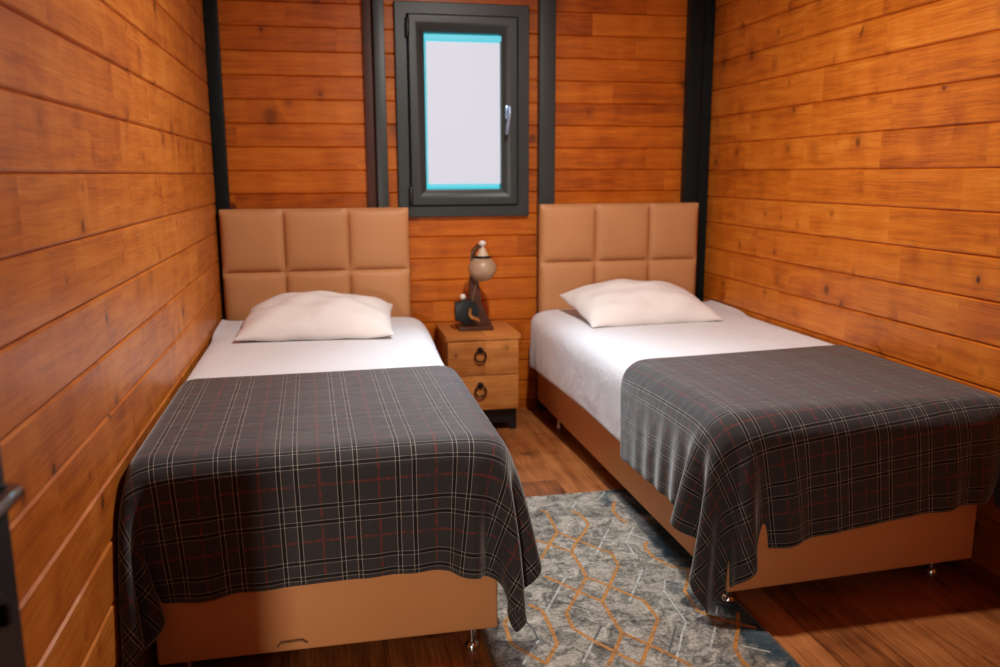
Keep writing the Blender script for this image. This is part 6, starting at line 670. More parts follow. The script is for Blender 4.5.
0,0,0,0,0,0,0,0,0,0,0,0,0,1,-1,12,1,-1,1,0,0,0,0,0,2,1,0,0,1,0,0,1,0,0,0,1,0,0,1,0,0,0,0,0,0,0,0,0,0,0,0,0,0,0,1,-1,0,1,-1,0,0,0,0,0,0,0,0,0,0,0,0,0,0,0,1,13,-1,1,0,0,-1,0,1,1,0,0,2,1,0,0,1,0,0,1,0,-1,1,0,0,1,0,0,0,0,0,0,0,0,0,0,0,0,0,0,0,
0,0,0,0,0,0,0,0,0,0,0,0,0,0,0,0,0,0,0,0,12,1,0,0,-1,1,0,0,0,1,1,0,1,1,0,0,0,1,0,0,1,0,0,1,0,0,0,0,0,0,0,0,0,0,0,1,-1,0,0,0,0,1,-1,0,0,0,0,1,0,0,0,-1,0,0,0,0,0,0,0,0,12,0,0,0,1,0,0,0,0,0,0,2,1,1,1,-1,1,0,0,1,0,-1,1,0,1,0,0,1,-1,0,0,0,0,0,0,
0,0,0,1,-1,0,0,0,0,0,0,1,-1,0,0,0,1,0,0,-1,0,0,0,0,0,12,0,0,0,1,0,0,0,0,0,1,0,1,1,1,1,0,0,0,0,0,1,1,0,0,0,0,0,0,0,0,1,0,-1,0,0,1,-1,0,0,1,-1,0,0,1,0,-1,0,0,0,0,0,0,0,1,-1,0,0,0,0,11,1,0,1,-1,0,0,0,0,1,0,0,1,1,1,1,0,1,1,-1,1,0,-1,1,0,1,0,0,
0,0,1,-1,0,0,0,0,0,0,0,0,0,0,0,1,-1,0,0,0,0,0,0,0,0,0,0,1,-1,0,0,0,12,-1,1,-1,1,0,1,0,0,0,0,0,0,2,1,1,1,0,0,1,-1,1,0,1,0,0,0,0,0,1,-1,0,0,1,0,-1,0,1,-1,1,-1,0,1,-1,0,0,0,0,0,0,0,0,0,0,0,0,1,0,0,0,11,1,-1,1,-1,1,0,0,1,-1,1,0,0,0,1,2,1,1,0,0,
1,-1,1,0,1,0,0,0,0,0,0,0,0,0,0,1,-1,0,0,0,0,1,-1,0,0,0,1,0,0,0,-1,0,1,-1,0,0,0,0,0,0,11,0,0,0,1,0,-1,1,0,1,-1,1,1,-1,1,1,2,1,1,0,0,0,0,0,1,0,0,0,1,-1,0,1,-1,0,0,0,1,-1,1,-1,0,0,0,0,0,1,-1,0,0,0,1,0,-1,1,0,-1,0,0,0,0,10,1,0,0,0,0,1,0,0,0,1,
-1,0,1,0,1,1,2,1,1,0,0,0,0,0,1,0,0,0,0,1,-1,1,-1,0,0,0,0,0,0,1,-1,0,0,1,-1,0,0,0,0,0,0,0,0,0,1,-1,0,0,0,9,0,2,0,0,0,0,0,0,1,0,1,0,0,0,0,1,2,2,1,0,0,0,0,0,1,0,1,-1,1,-1,0,0,1,0,-1,0,1,-1,1,-1,0,1,0,-1,0,0,0,0,0,0,0,0,0,0,0,1,0,0,0,8,0,1,1,0,
1,0,1,0,-1,0,0,1,0,0,1,0,0,3,2,1,1,0,0,-1,0,1,0,0,0,0,0,0,0,0,0,0,0,0,0,0,0,0,0,0,0,0,1,0,0,0,0,-1,0,0,0,0,0,0,0,6,1,0,1,1,0,1,0,1,1,0,0,0,0,0,0,1,0,1,3,2,0,1,-1,0,0,0,0,1,-1,1,0,0,0,-1,1,0,-1,1,-1,1,0,0,0,0,0,0,0,0,0,0,0,1,-1,0,0,0,0,0,0,
5,0,1,0,1,1,1,0,1,0,1,1,-1,1,0,0,-1,1,1,1,2,3,0,0,0,-1,1,0,-1,1,-1,0,0,0,0,0,0,1,-1,1,-1,1,-1,0,1,0,0,-1,0,1,0,0,0,1,0,0,-1,0,0,0,5,0,0,0,1,0,0,2,0,1,1,0,1,0,1,0,1,0,-1,1,2,1,1,1,-1,0,-1,0,0,-1,1,0,0,-1,1,0,0,0,0,0,0,0,0,1,-1,1,0,0,0,0,0,0,
0,0,0,0,1,0,0,0,4,1,-1,1,-1,1,1,-1,1,1,0,2,1,0,1,0,0,1,0,1,1,1,0,-1,0,-1,0,-1,1,0,-1,0,0,1,0,0,0,-1,1,0,1,-1,1,-1,1,-1,1,0,1,-1,0,1,0,0,0,1,0,0,0,0,5,0,0,0,0,0,-1,1,0,0,1,0,1,1,1,1,1,-1,1,0,0,0,0,0,-1,0,-1,1,-1,0,0,0,0,0,0,0,0,1,0,-1,0,1,0,
0,0,1,-1,1,-1,1,1,-1,1,0,0,0,0,1,0,-1,4,0,1,-1,1,-1,1,0,-1,0,0,0,0,1,0,1,1,1,0,0,0,-1,0,0,-1,0,0,-1,0,0,0,0,0,0,0,0,0,0,0,1,0,0,-1,1,0,0,1,0,0,0,0,1,-1,1,1,-1,1,-1,1,1,4,0,0,0,0,1,-1,0,1,0,0,-1,0,1,0,0,0,1,0,-1,-1,0,-1,-1,0,0,0,0,0,0,0,0,0,
0,0,0,0,0,0,0,0,0,1,0,0,-1,0,0,1,0,0,0,1,0,0,1,-1,1,0,0,4,-1,0,1,0,-1,1,0,0,0,0,1,-1,0,0,0,0,0,0,0,-1,0,-1,-1,0,-1,0,0,0,0,0,0,0,0,0,0,0,0,0,0,0,0,0,0,0,1,0,0,0,0,0,0,0,0,0,0,1,0,0,0,3,1,-1,0,0,1,0,0,0,0,-1,0,1,-1,1,0,0,0,0,-1,0,-2,0,-1,0,
0,0,0,0,0,0,0,0,0,0,0,0,0,0,0,0,0,0,0,0,0,0,0,0,0,0,0,0,0,0,0,0,0,0,1,3,0,1,-1,0,0,0,0,0,0,1,0,0,0,-1,0,1,-1,0,0,-1,0,-1,-1,0,0,0,0,0,0,0,0,0,0,0,0,0,0,0,0,0,0,0,0,0,0,0,0,0,0,0,0,0,0,0,0,0,0,0,0,3,0,0,1,-1,0,0,0,0,0,1,0,0,0,0,0,-1,0,0,0,
-1,-1,-1,1,-1,0,0,0,0,0,0,0,0,0,0,0,0,0,0,0,0,0,0,0,0,0,0,0,0,0,0,0,0,0,0,0,0,0,0,0,3,0,0,-1,1,0,0,1,0,0,-1,0,0,0,0,0,0,0,0,-1,0,-1,0,-1,0,0,0,0,0,0,0,0,0,0,0,0,0,0,0,0,0,0,0,0,0,0,0,0,0,0,0,0,0,0,0,0,0,0,0,0,2,0,0,1,0,0,0,-1,0,0,0,1,0,0,0,
0,0,0,-1,0,-1,0,-1,0,0,0,0,0,0,0,0,0,0,0,0,0,0,0,0,0,0,0,0,0,0,0,0,0,0,0,0,0,0,0,0,0,0,0,0,0,3,0,-1,0,0,0,0,0,0,1,0,-1,0,0,0,0,0,1,-1,0,0,-1,0,-1,0,0,0,0,0,0,0,0,0,0,0,0,0,0,0,0,0,0,0,0,0,0,0,0,0,0,0,0,0,0,0,0,0,0,0,0,2,0,1,0,0,0,0,0,0,-1,
0,0,0,1,0,0,0,-1,0,-1,0,0,-1,0,0,0,0,0,0,0,0,0,0,0,0,0,0,0,0,0,0,0,0,0,0,0,0,0,0,0,0,0,0,0,0,0,0,0,0,0,2,0,0,0,0,0,0,0,0,0,1,0,0,-1,0,0,0,0,0,0,-1,0,-1,0,0,0,0,0,0,0,0,0,0,0,0,0,0,0,0,0,0,0,0,0,0,0,0,0,0,0,0,0,0,0,0,0,0,0,0,0,3,0,-1,0,0,0,
0,1,0,0,-1,0,0,0,1,0,0,-1,0,-1,0,-1,0,0,0,0,0,0,0,0,0,0,0,0,0,0,0,0,0,0,0,0,0,0,0,0,0,0,0,0,0,0,0,0,0,0,0,0,0,0,2,0,1,0,0,0,0,-1,0,0,0,0,1,0,-1,0,0,0,0,0,-1,0,-1,0,0,0,0,0,0,0,0,0,0,0,0,0,0,0,0,0,0,0,0,0,0,0,0,0,0,0,0,0,0,0,0,0,0,0,0,0,2,0,
0,0,0,0,0,0,0,0,0,1,-1,0,0,0,0,0,0,-1,0,-1,1,-1,0,0,0,0,0,0,0,0,0,0,0,0,0,0,0,0,0,0,0,0,0,0,0,0,0,0,0,0,0,0,0,0,0,0,0,0,2,0,0,0,0,0,0,0,0,1,0,-1,0,0,0,1,-1,0,-1,1,-1,0,-1,0,0,0,0,0,0,0,0,0,0,0,0,0,0,0,0,0,0,0,0,0,0,0,0,0,0,0,0,0,0,0,0,0,0,
0,0,0,3,0,-1,0,0,0,1,0,0,-1,0,0,0,1,0,-1,0,0,0,-1,0,-1,0,0,0,0,0,0,0,0,0,0,0,0,0,0,0,0,0,0,0,0,0,0,0,0,0,0,0,0,0,0,0,0,0,0,0,0,0,0,2,0,1,0,0,0,-1,0,0,0,0,1,0,-1,0,0,0,0,0,-1,0,-1,0,0,0,0,0,0,0,0,0,0,0,0,0,0,0,0,0,0,0,0,0,0,0,0,0,0,0,0,0,0,
0,0,0,0,0,0,0,0,2,0,0,0,0,0,0,0,0,1,0,-1,0,0,0,0,0,0,-1,0,-1,1,-1,0,0,0,0,0,0,0,0,0,0,0,0,0,0,0,0,0,0,0,0,0,0,0,0,0,0,0,0,0,0,0,0,0,0,0,0,0,2,0,0,0,0,0,0,1,0,-1,0,0,0,0,1,-1,1,-1,0,-1,0,-1,0,0,0,0,0,0,0,0,0,0,0,0,0,0,0,0,0,0,0,0,0,0,0,0,0,
0,0,0,0,0,0,0,0,0,0,0,0,0,3,0,0,0,0,0,0,-1,0,0,0,0,0,1,-1,1,-1,0,-1,0,0,-1,0,0,0,0,0,0,0,0,0,0,0,0,0,0,0,0,0,0,0,0,0,0,0,0,0,0,0,0,0,0,0,0,0,0,0,0,0,0,2,0,0,0,0,0,0,0,0,0,0,1,0,-1,0,0,0,-1,1,-1,-1,0,0,0,0,0,0,0,0,0,0,0,0,0,0,0,0,0,0,0,0,0,
0,0,0,0,0,0,0,0,0,0,0,0,0,0,0,0,0,0,2,0,0,0,0,0,0,0,1,0,0,-1,0,0,0,0,0,0,-1,0,0,-1,0,0,0,0,0,0,0,0,0,0,0,0,0,0,0,0,0,0,0,0,0,0,0,0,0,0,0,0,0,0,0,0,0,0,0,0,0,0,3,0,0,0,0,0,0,0,-1,0,0,0,0,0,1,-1,0,0,-1,0,-1,1,-1,0,0,0,0,0,0,0,0,0,0,0,0,0,0,0,
0,0,0,0,0,0,0,0,0,0,0,0,0,0,0,0,0,0,0,0,0,0,2,0,0,0,0,0,0,0,0,0,0,1,0,0,-1,0,0,0,0,-1,0,-1,0,0,0,0,0,0,0,0,0,0,0,0,0,0,0,0,0,0,0,0,0,0,0,0,0,0,0,0,0,0,0,0,0,0,0,0,0,0,2,0,0,0,0,0,0,1,0,0,0,-1,0,0,0,1,-2,0,0,0,-1,0,0,0,0,0,0,0,0,0,0,0,0,0,0,
0,0,0,0,0,0,0,0,0,0,0,0,0,0,0,0,0,0,0,0,0,0,0,0,0,3,0,0,0,0,0,0,-1,0,0,0,0,0,0,0,0,0,0,-1,0,-1,0,0,0,0,0,0,0,0,0,0,0,0,0,0,0,0,0,0,0,0,0,0,0,0,0,0,0,0,0,0,0,0,0,0,0,0,0,0,0,2,0,0,0,0,0,0,0,0,0,0,0,0,1,0,-1,0,-1,0,-1,1,-1,0,0,0,0,0,0,0,0,0,
0,0,0,0,0,0,0,0,0,0,0,0,0,0,0,0,0,0,0,0,0,0,0,0,0,0,0,0,0,2,0,0,0,0,0,0,0,0,0,1,0,0,-1,0,0,0,0,-1,0,-1,0,0,0,0,0,0,0,0,0,0,0,0,0,0,0,0,0,0,0,0,0,0,0,0,0,0,0,0,0,0,0,0,0,0,0,0,0,0,0,3,0,-1,0,0,0,0,1,0,0,-1,0,0,0,0,0,0,-1,0,0,-1,0,0,0,0,0,0,
0,0,0,0,0,0,0,0,0,0,0,0,0,0,0,0,0,0,0,0,0,0,0,0,0,0,0,0,0,0,0,0,0,2,0,1,0,0,0,0,-1,0,0,0,0,0,0,0,0,0,0,-1,-1,0,0,0,0,0,0,0,0,0,0,0,0,0,0,0,0,0,0,0,0,0,0,0,0,0,0,0,0,0,0,0,0,0,0,0,0,0,0,0,0,3,-1,0,0,0,0,0,0,0,0,1,0,0,0,0,-1,0,0,0,-1,-1,0,0,
0,0,0,0,0,0,0,0,0,0,0,0,0,0,0,0,0,0,0,0,0,0,0,0,0,0,0,0,0,0,0,0,0,0,0,0,0,2,1,0,0,0,0,0,0,0,0,-1,0,0,0,0,0,0,0,0,-1,0,-1,0,0,0,0,0,0,0,0,0,0,0,0,0,0,0,0,0,0,0,0,0,0,0,0,0,0,0,0,0,0,0,0,0,0,0,0,0,0,3,0,-1,0,0,0,0,0,0,0,0,0,1,0,-1,1,-1,2,-1,
-2,-1,0,0,0,0,0,0,0,0,0,0,0,0,0,0,0,0,0,0,0,0,0,0,0,0,0,0,0,0,0,0,0,0,0,0,0,0,0,0,0,2,0,1,0,0,0,0,0,-1,1,0,0,-1,0,1,-1,1,-1,0,-1,-1,0,0,0,0,0,0,0,0,0,0,0,0,0,0,0,0,0,0,0,0,0,0,0,0,0,0,0,0,0,0,0,0,0,0,0,0,0,0,0,2,0,0,0,0,0,0,0,1,-1,0,0,0,0,
0,0,-1,0,-1,0,0,0,0,0,0,0,0,0,0,0,0,0,0,0,0,0,0,0,0,0,0,0,0,0,0,0,0,0,0,0,0,0,0,0,0,0,0,0,0,0,1,0,0,0,0,0,1,0,0,0,0,0,0,0,0,0,0,-1,-1,0,0,0,0,0,0,0,0,0,0,0,0,0,0,0,0,0,0,0,0,0,0,0,0,0,0,0,0,0,0,0,0,0,0,0,0,0,0,0,0,0,2,0,0,0,0,0,-1,0,0,0,1,
0,0,0,-1,0,0,0,0,-1,0,0,0,0,0,0,0,0,0,0,0,0,0,0,0,0,0,0,0,0,0,0,0,0,0,0,0,0,0,0,0,0,0,0,0,0,0,0,0,0,1,0,0,0,0,0,0,0,1,0,-1,0,1,0,0,-1,1,-1,-1,0,0,0,0,0,0,0,0,0,0,0,0,0,0,0,0,0,0,0,0,0,0,0,0,0,0,0,0,0,0,0,0,0,0,0,0,0,0,0,0,0,1,0,0,0,0,0,0,0,
0,0,0,1,-1,0,0,1,-1,0,-1,0,0,0,0,0,0,0,0,0,0,0,0,0,0,0,0,0,0,0,0,0,0,0,0,0,0,0,0,0,0,0,0,0,0,0,0,0,0,0,0,0,0,0,0,1,0,0,0,0,0,0,0,0,0,0,0,0,0,0,-1,0,0,0,0,0,0,0,0,0,0,0,0,0,0,0,0,0,0,0,0,0,0,0,0,0,0,0,0,0,0,0,0,0,0,0,0,0,0,0,0,0,1,0,0,-1,0,
1,0,0,-1,1,0,0,0,0,0,0,0,-1,0,0,0,0,0,0,0,0,0,0,0,0,0,0,0,0,0,0,0,0,0,0,0,0,0,0,0,0,0,0,0,0,0,0,0,0,0,0,0,0,0,0,0,0,0,1,0,-1,0,0,1,-1,1,-1,0,1,0,-1,1,0,-1,0,0,0,0,0,0,0,0,0,0,0,0,0,0,0,0,0,0,0,0,0,0,0,0,0,0,0,0,0,0,0,0,0,0,0,0,0,0,0,0,0,1,
0,0,-1,0,0,0,1,-1,0,0,0,1,-1,0,1,-1,0,1,-1,0,0,0,0,0,0,0,0,0,0,0,0,0,0,0,0,0,0,0,0,0,0,0,0,0,0,0,0,0,0,0,0,0,0,0,0,0,0,0,0,1,0,0,-1,0,0,0,-1,1,0,-1,1,-1,0,0,1,0,0,0,0,0,0,0,0,0,0,0,0,0,0,0,0,0,0,0,0,0,0,0,0,0,0,0,0,0,0,0,0,0,0,0,0,0,0,0,0,
0,0,0,0,1,0,-1,1,-1,0,0,0,-1,1,0,-1,0,0,0,0,1,0,-1,1,0,0,0,0,0,0,0,0,0,0,0,0,0,0,0,0,0,0,0,0,0,0,0,0,0,0,0,0,0,0,0,0,0,0,0,0,0,0,0,0,0,0,0,-1,1,-2,0,1,1,-1,0,0,-1,0,1,0,-1,-1,2,0,0,0,0,0,0,1,0,0,0,0,0,0,0,0,0,0,0,0,0,0,0,0,0,0,0,0,0,0,0,0,
0,0,0,0,0,0,0,0,0,0,-1,0,0,1,-1,1,0,0,-1,-1,0,0,0,0,-1,-2,-3,-1,0,1,2,1,0,1,0,0,0,0,1,0,0,0,0,0,0,1,0,0,0,0,0,0,0,0,0,0,1,0,0,0,0,0,0,0,0,1,0,0,0,-1,-2,0,0,0,0,1,0,-2,0,0,-1,0,0,-2,-2,-4,-3,-3,0,1,1,1,1,0,1,0,1,0,0,0,1,0,1,0,0,0,0,0,1,0,0,
1,0,0,1,0,0,0,1,0,1,0,1,0,1,-1,0,1,0,-1,-3,-1,1,-1,1,-1,-1,1,-1,0,0,-1,-2,-2,-4,-3,-2,0,-1,1,-1,0,1,0,1,-1,0,1,-1,1,0,0,0,0,1,-1,1,0,-1,1,0,0,0,1,0,0,0,1,-1,1,0,1,0,1,0,1,0,0,1,1,-5,1,-1,0,-1,0,0,-1,0,0,-1,-2,-2,-4,-2,0,-1,-1,0,0,0,0,0,0,
-1,1,0,0,0,0,0,0,0,0,0,0,0,0,1,-1,1,-1,1,-1,0,0,0,0,1,0,0,0,0,0,0,0,1,0,-1,2,-5,-1,0,0,0,0,0,0,-1,-1,-2,-3,-3,-1,0,-1,-1,-1,0,-1,1,0,0,0,0,0,0,0,0,0,-1,1,0,0,0,0,0,0,-1,1,-1,1,-1,1,0,0,0,0,0,0,0,0,0,0,0,0,0,0,0,0,-6,0,-1,0,0,0,0,-1,-2,-2,
-3,-2,0,1,0,-2,-1,-1,0,0,0,0,0,0,0,0,0,0,0,0,0,0,-1,1,-1,1,-1,1,0,0,0,0,0,0,-1,1,0,0,0,0,-1,0,0,0,0,0,0,0,1,0,-7,0,1,0,-1,-1,-1,-2,-2,-2,-1,0,0,0,-2,-1,-1,1,-1,0,-1,1,-1,1,0,0,0,-1,1,0,0,0,0,0,0,0,0,0,0,0,0,0,0,0,0,0,0,0,-1,0,1,0,0,0,0,0,0,
0,0,0,-6,-1,0,-1,0,-1,-3,-2,-1,-2,1,0,1,-2,-1,-2,1,-1,0,0,0,-1,1,0,0,0,0,0,0,-1,1,-1,1,-1,1,-1,1,-1,1,-1,1,-1,1,-1,1,0,0,-1,1,0,0,0,0,0,0,0,0,0,0,-1,-7,0,-1,-1,-2,-2,-1,-1,-1,1,-1,1,-1,-2,-1,0,-1,0,0,0,0,0,0,0,0,0,-1,1,0,0,0,0,0,0,0,0,0,0,
0,0,0,0,0,0,0,0,-1,1,0,0,0,0,0,0,0,0,0,0,-1,1,-8,-1,-1,-1,-2,-1,-1,-1,0,0,1,-1,-2,0,-2,0,0,0,0,0,0,0,0,0,0,0,0,0,0,0,0,0,0,0,0,0,-1,1,-1,1,-1,1,-1,1,0,-1,1,0,0,0,0,0,0,0,0,0,-1,0,1,0,-10,0,-2,-2,0,-1,-1,0,1,-1,0,0,-2,-1,0,0,0,-1,0,0,0,0,0,
0,0,0,0,0,-1,1,-1,1,0,0,-1,1,0,0,0,0,0,0,0,0,0,0,0,0,0,0,0,0,0,-1,0,0,1,0,0,0,-11,-2,-1,0,-2,0,0,0,0,1,-1,-2,0,-2,0,0,0,0,0,0,0,0,0,0,0,-1,1,0,0,0,0,0,-1,1,0,0,0,0,0,0,0,0,0,0,-1,1,0,0,0,-1,0,0,0,1,0,0,0,0,0,0,-12,-1,-1,-2,1,-1,0,1,0,-1,-1,
-1,-1,0,0,0,-1,0,0,0,1,-1,0,0,0,0,0,0,0,0,0,0,0,0,0,0,0,-1,1,-1,1,-1,1,0,0,0,0,0,0,0,0,0,0,0,0,0,0,0,0,0,-15,0,-1,1,-1,0,1,-1,0,0,-1,-1,-2,0,0,0,1,0,0,-1,0,0,0,0,0,1,-1,0,0,0,0,0,0,0,0,0,0,0,0,0,0,0,0,0,0,0,0,0,-1,1,0,0,0,0,0,0,0,0,0,0,-15,
-1,1,-1,0,1,-1,1,-1,-1,-1,-1,0,0,0,0,-1,0,0,1,-1,1,-1,0,0,0,0,0,0,0,0,0,0,0,0,0,0,0,0,0,0,0,0,0,0,0,0,0,0,0,0,0,0,0,0,0,0,0,0,-1,-15,0,-1,0,1,-1,1,-1,0,-1,-1,-1,0,-1,0,0,0,0,0,0,0,0,0,0,0,0,0,0,0,0,0,0,0,0,0,-1,1,0,0,0,0,0,0,0,0,0,0,0,0,0,
0,0,0,0,0,0,0,0,0,0,]),
    'S': (50, 79, [1098,0,0,0,0,0,0,0,0,0,0,0,0,0,0,0,0,0,0,0,0,0,0,0,0,0,0,0,0,0,0,0,0,0,0,0,0,0,0,0,0,0,0,0,0,0,0,0,0,0,-1,1,0,0,-1,0,1,0,-1,0,1,-1,-1,0,1,0,-2,0,2,-1,-2,0,3,-1,-4,-4,1,8,11,0,0,0,0,0,0,0,0,0,0,0,0,0,0,0,0,0,0,0,0,0,0,0,0,0,0,0,0,0,0,0,0,0,
0,0,0,0,0,0,0,0,0,0,0,0,0,-1,0,1,0,0,-1,1,0,0,0,0,0,-1,0,1,0,-1,0,2,-1,-1,0,1,1,-2,0,1,1,-2,0,1,0,1,0,0,0,0,0,0,0,0,0,0,0,0,0,0,0,0,0,0,0,0,0,0,0,0,0,0,0,0,0,0,0,0,0,0,0,0,0,0,0,0,0,0,0,0,0,0,0,0,0,0,0,0,0,0,0,0,0,0,0,0,0,0,0,0,-1,1,-1,1,0,
0,-1,1,0,0,0,1,0,1,-1,0,0,0,0,0,0,0,0,0,0,0,0,0,0,0,0,0,0,0,0,0,0,0,0,0,0,0,0,0,0,0,0,0,0,0,0,0,0,0,0,0,0,0,0,0,0,1,0,-1,0,0,0,0,0,0,0,0,-1,1,0,-1,1,0,0,0,0,1,-1,0,0,1,-1,0,-1,1,1,1,0,-1,0,0,0,0,0,0,0,0,0,0,0,0,0,0,0,0,0,0,0,0,0,0,0,0,0,0,
0,0,0,0,0,0,0,0,0,0,0,0,0,0,0,0,0,0,0,0,0,0,0,0,0,0,0,0,0,0,0,1,-1,0,0,0,0,0,0,0,0,0,0,0,0,0,0,0,1,0,1,-1,-1,0,0,0,0,0,0,0,0,0,0,0,0,0,0,0,0,0,0,0,0,0,0,0,0,0,0,0,0,0,0,0,0,0,0,0,0,0,0,0,0,0,0,0,0,0,0,0,0,0,0,1,0,-1,0,0,0,0,0,1,0,0,-1,1,-1,
0,0,1,0,-1,0,1,0,-1,0,1,1,0,-1,-1,0,0,0,0,0,0,0,0,0,0,0,0,0,0,0,0,0,0,0,0,0,0,0,0,0,0,0,0,0,0,0,0,0,0,0,0,0,0,0,0,0,0,0,0,0,0,0,0,0,0,0,0,0,0,1,0,-1,0,0,0,0,1,-1,1,-1,0,1,-1,0,0,1,0,-1,1,0,1,-1,0,-1,0,0,0,0,0,0,0,0,0,0,0,0,0,0,0,0,0,0,0,0,
0,0,0,0,0,0,0,0,0,0,0,0,0,0,0,0,0,0,0,0,0,0,0,0,0,0,0,0,0,0,0,0,0,0,0,0,0,0,1,0,-1,0,1,0,0,0,0,1,-1,0,1,-1,0,-1,2,0,0,-1,-2,0,0,0,0,0,0,0,0,0,0,0,0,0,0,0,0,0,0,0,0,0,0,0,0,0,0,0,0,0,0,0,0,0,0,0,0,0,0,0,0,0,0,0,0,0,0,0,0,0,0,0,0,0,0,0,0,1,0,
-1,0,1,0,0,0,0,0,0,0,0,0,0,1,-1,0,1,0,-1,-1,-1,2,-1,0,0,0,0,0,0,0,0,0,0,0,0,0,0,1,0,0,0,0,0,0,0,0,0,0,0,0,0,0,0,0,0,0,0,0,0,1,0,0,0,0,0,0,0,0,0,0,0,0,0,0,1,0,0,-1,0,1,0,-1,0,1,0,-1,0,1,0,-1,0,1,0,-1,1,0,0,-1,-2,0,6,-1,0,1,0,0,0,0,0,0,0,0,0,
0,1,0,-1,0,0,0,0,0,0,1,0,0,0,0,0,0,0,1,0,0,0,0,0,0,0,0,0,0,0,0,0,1,0,0,0,0,0,0,1,-1,0,0,0,0,0,1,0,0,0,0,0,0,0,0,0,0,0,0,0,0,0,0,-1,-1,-1,12,1,0,-1,0,0,0,0,1,0,0,0,0,0,0,0,0,0,0,1,0,0,0,-1,1,0,0,0,0,1,0,-1,0,0,1,0,0,0,0,0,0,0,0,1,0,-1,0,1,0,
0,0,0,0,0,0,0,0,1,0,-1,0,0,1,0,0,0,0,0,0,0,0,0,0,0,0,0,0,-1,-1,18,0,0,0,1,0,0,0,-1,1,0,0,0,1,-1,0,0,1,0,-1,0,1,0,0,-1,1,0,0,0,0,0,0,1,0,-1,0,1,0,-1,1,0,0,0,0,0,0,1,-1,0,0,1,0,-1,0,1,0,0,-1,1,0,0,0,-1,1,0,0,0,0,0,0,0,0,0,0,0,0,0,0,0,23,0,1,
0,-1,0,0,1,0,-1,0,1,0,-1,1,0,0,-1,1,0,0,0,0,0,0,0,0,0,1,-1,0,1,-1,0,1,0,-1,0,1,-1,0,1,0,-1,1,0,-1,1,0,0,0,0,0,0,0,0,0,0,0,0,0,0,1,-1,0,0,0,0,0,0,0,0,0,0,0,0,1,0,-1,25,1,-1,1,0,0,0,0,0,0,0,0,0,0,0,0,0,0,0,0,0,0,0,0,1,-1,0,0,0,0,0,0,0,0,0,0,
0,1,-1,0,1,-1,0,1,-1,0,1,-1,0,1,-1,0,0,1,-1,0,0,1,-1,0,0,1,-1,0,0,0,0,1,0,0,0,0,0,0,0,0,-1,0,0,26,1,0,-1,0,1,0,-1,0,1,0,-1,1,0,-1,0,1,0,-1,1,0,-1,0,1,-1,0,1,0,-1,1,0,-1,1,0,-1,1,0,-1,1,0,-1,1,0,-1,1,0,-1,1,0,-1,0,1,0,-1,1,0,0,-1,0,1,0,-1,0,
0,1,0,0,-1,0,0,0,0,0,0,0,1,0,-1,0,27,-1,1,0,0,-1,1,0,0,-1,1,0,-1,0,1,0,-1,1,0,-1,0,1,0,-1,1,0,-1,1,0,-1,1,0,-1,1,0,-1,1,0,-1,1,0,-1,1,0,-1,0,1,-1,0,1,0,-1,1,0,-1,0,1,0,0,-1,0,1,0,0,-1,0,0,1,0,0,0,0,0,0,0,-1,1,0,-1,27,0,-1,0,1,0,-1,0,1,0,-1,
0,1,0,-1,1,0,-1,0,1,0,-1,1,0,-1,1,0,-1,1,0,-1,0,1,-1,0,1,-1,0,1,-1,0,1,-1,0,1,0,-1,1,0,-1,1,0,-1,0,1,0,-1,0,1,0,0,-1,0,1,0,0,0,-1,0,0,0,1,0,0,0,0,-1,1,0,26,1,0,0,-1,0,1,0,-1,0,1,0,-1,1,0,-1,0,1,0,-1,1,0,-1,1,0,-1,0,1,-1,0,1,0,-1,1,0,-1,1,0,
-1,1,0,-1,1,0,-1,1,0,-1,1,0,-1,0,1,0,-1,0,1,0,-1,0,0,1,0,-1,0,0,1,0,0,0,0,-1,0,0,0,1,0,-1,0,27,-1,0,1,0,0,-1,1,0,0,-1,1,0,-1,0,1,0,-1,1,0,-1,0,1,-1,0,1,0,-1,1,0,-1,1,0,-1,1,0,-1,1,0,-1,1,0,-1,1,0,-1,0,1,-1,0,1,0,-1,0,1,0,-1,0,1,0,0,-1,0,1,
0,0,-1,0,0,0,1,0,0,0,0,-1,0,1,0,27,0,0,-1,0,1,0,-1,0,1,0,-1,0,1,0,-1,1,0,-1,0,1,0,-1,1,0,-1,1,0,-1,1,0,-1,0,1,-1,0,1,-1,0,1,-1,0,1,-1,0,1,0,-1,1,0,-1,0,1,0,-1,0,1,0,-1,0,0,1,0,-1,0,0,1,0,0,0,-1,0,0,1,0,0,0,-1,0,26,0,1,0,0,-1,0,1,0,-1,0,1,0,
-1,1,0,-1,0,1,0,-1,1,0,-1,0,1,-1,0,1,-1,0,1,0,-1,1,0,-1,1,0,-1,1,0,-1,1,0,-1,0,1,-1,0,1,0,-1,0,1,0,-1,0,1,0,0,-1,0,1,0,0,-1,0,0,1,0,0,0,-1,0,0,1,0,0,27,0,-1,0,1,0,0,-1,0,1,0,-1,1,0,-1,0,1,0,-1,0,1,-1,0,1,0,-1,1,0,-1,1,0,-1,1,0,-1,0,1,-1,0,
1,-1,0,1,-1,0,1,0,-1,1,0,-1,0,1,0,-1,0,1,0,-1,0,0,1,0,-1,0,0,1,0,0,-1,0,0,1,0,0,0,-1,0,1,26,0,1,0,-1,0,1,0,0,-1,1,0,-1,0,1,0,-1,0,1,0,-1,1,0,-1,1,0,-1,0,1,-1,0,1,-1,0,1,0,-1,1,0,-1,1,0,-1,1,0,-1,0,1,-1,0,1,0,-1,0,1,0,-1,0,1,0,0,-1,0,1,0,0,
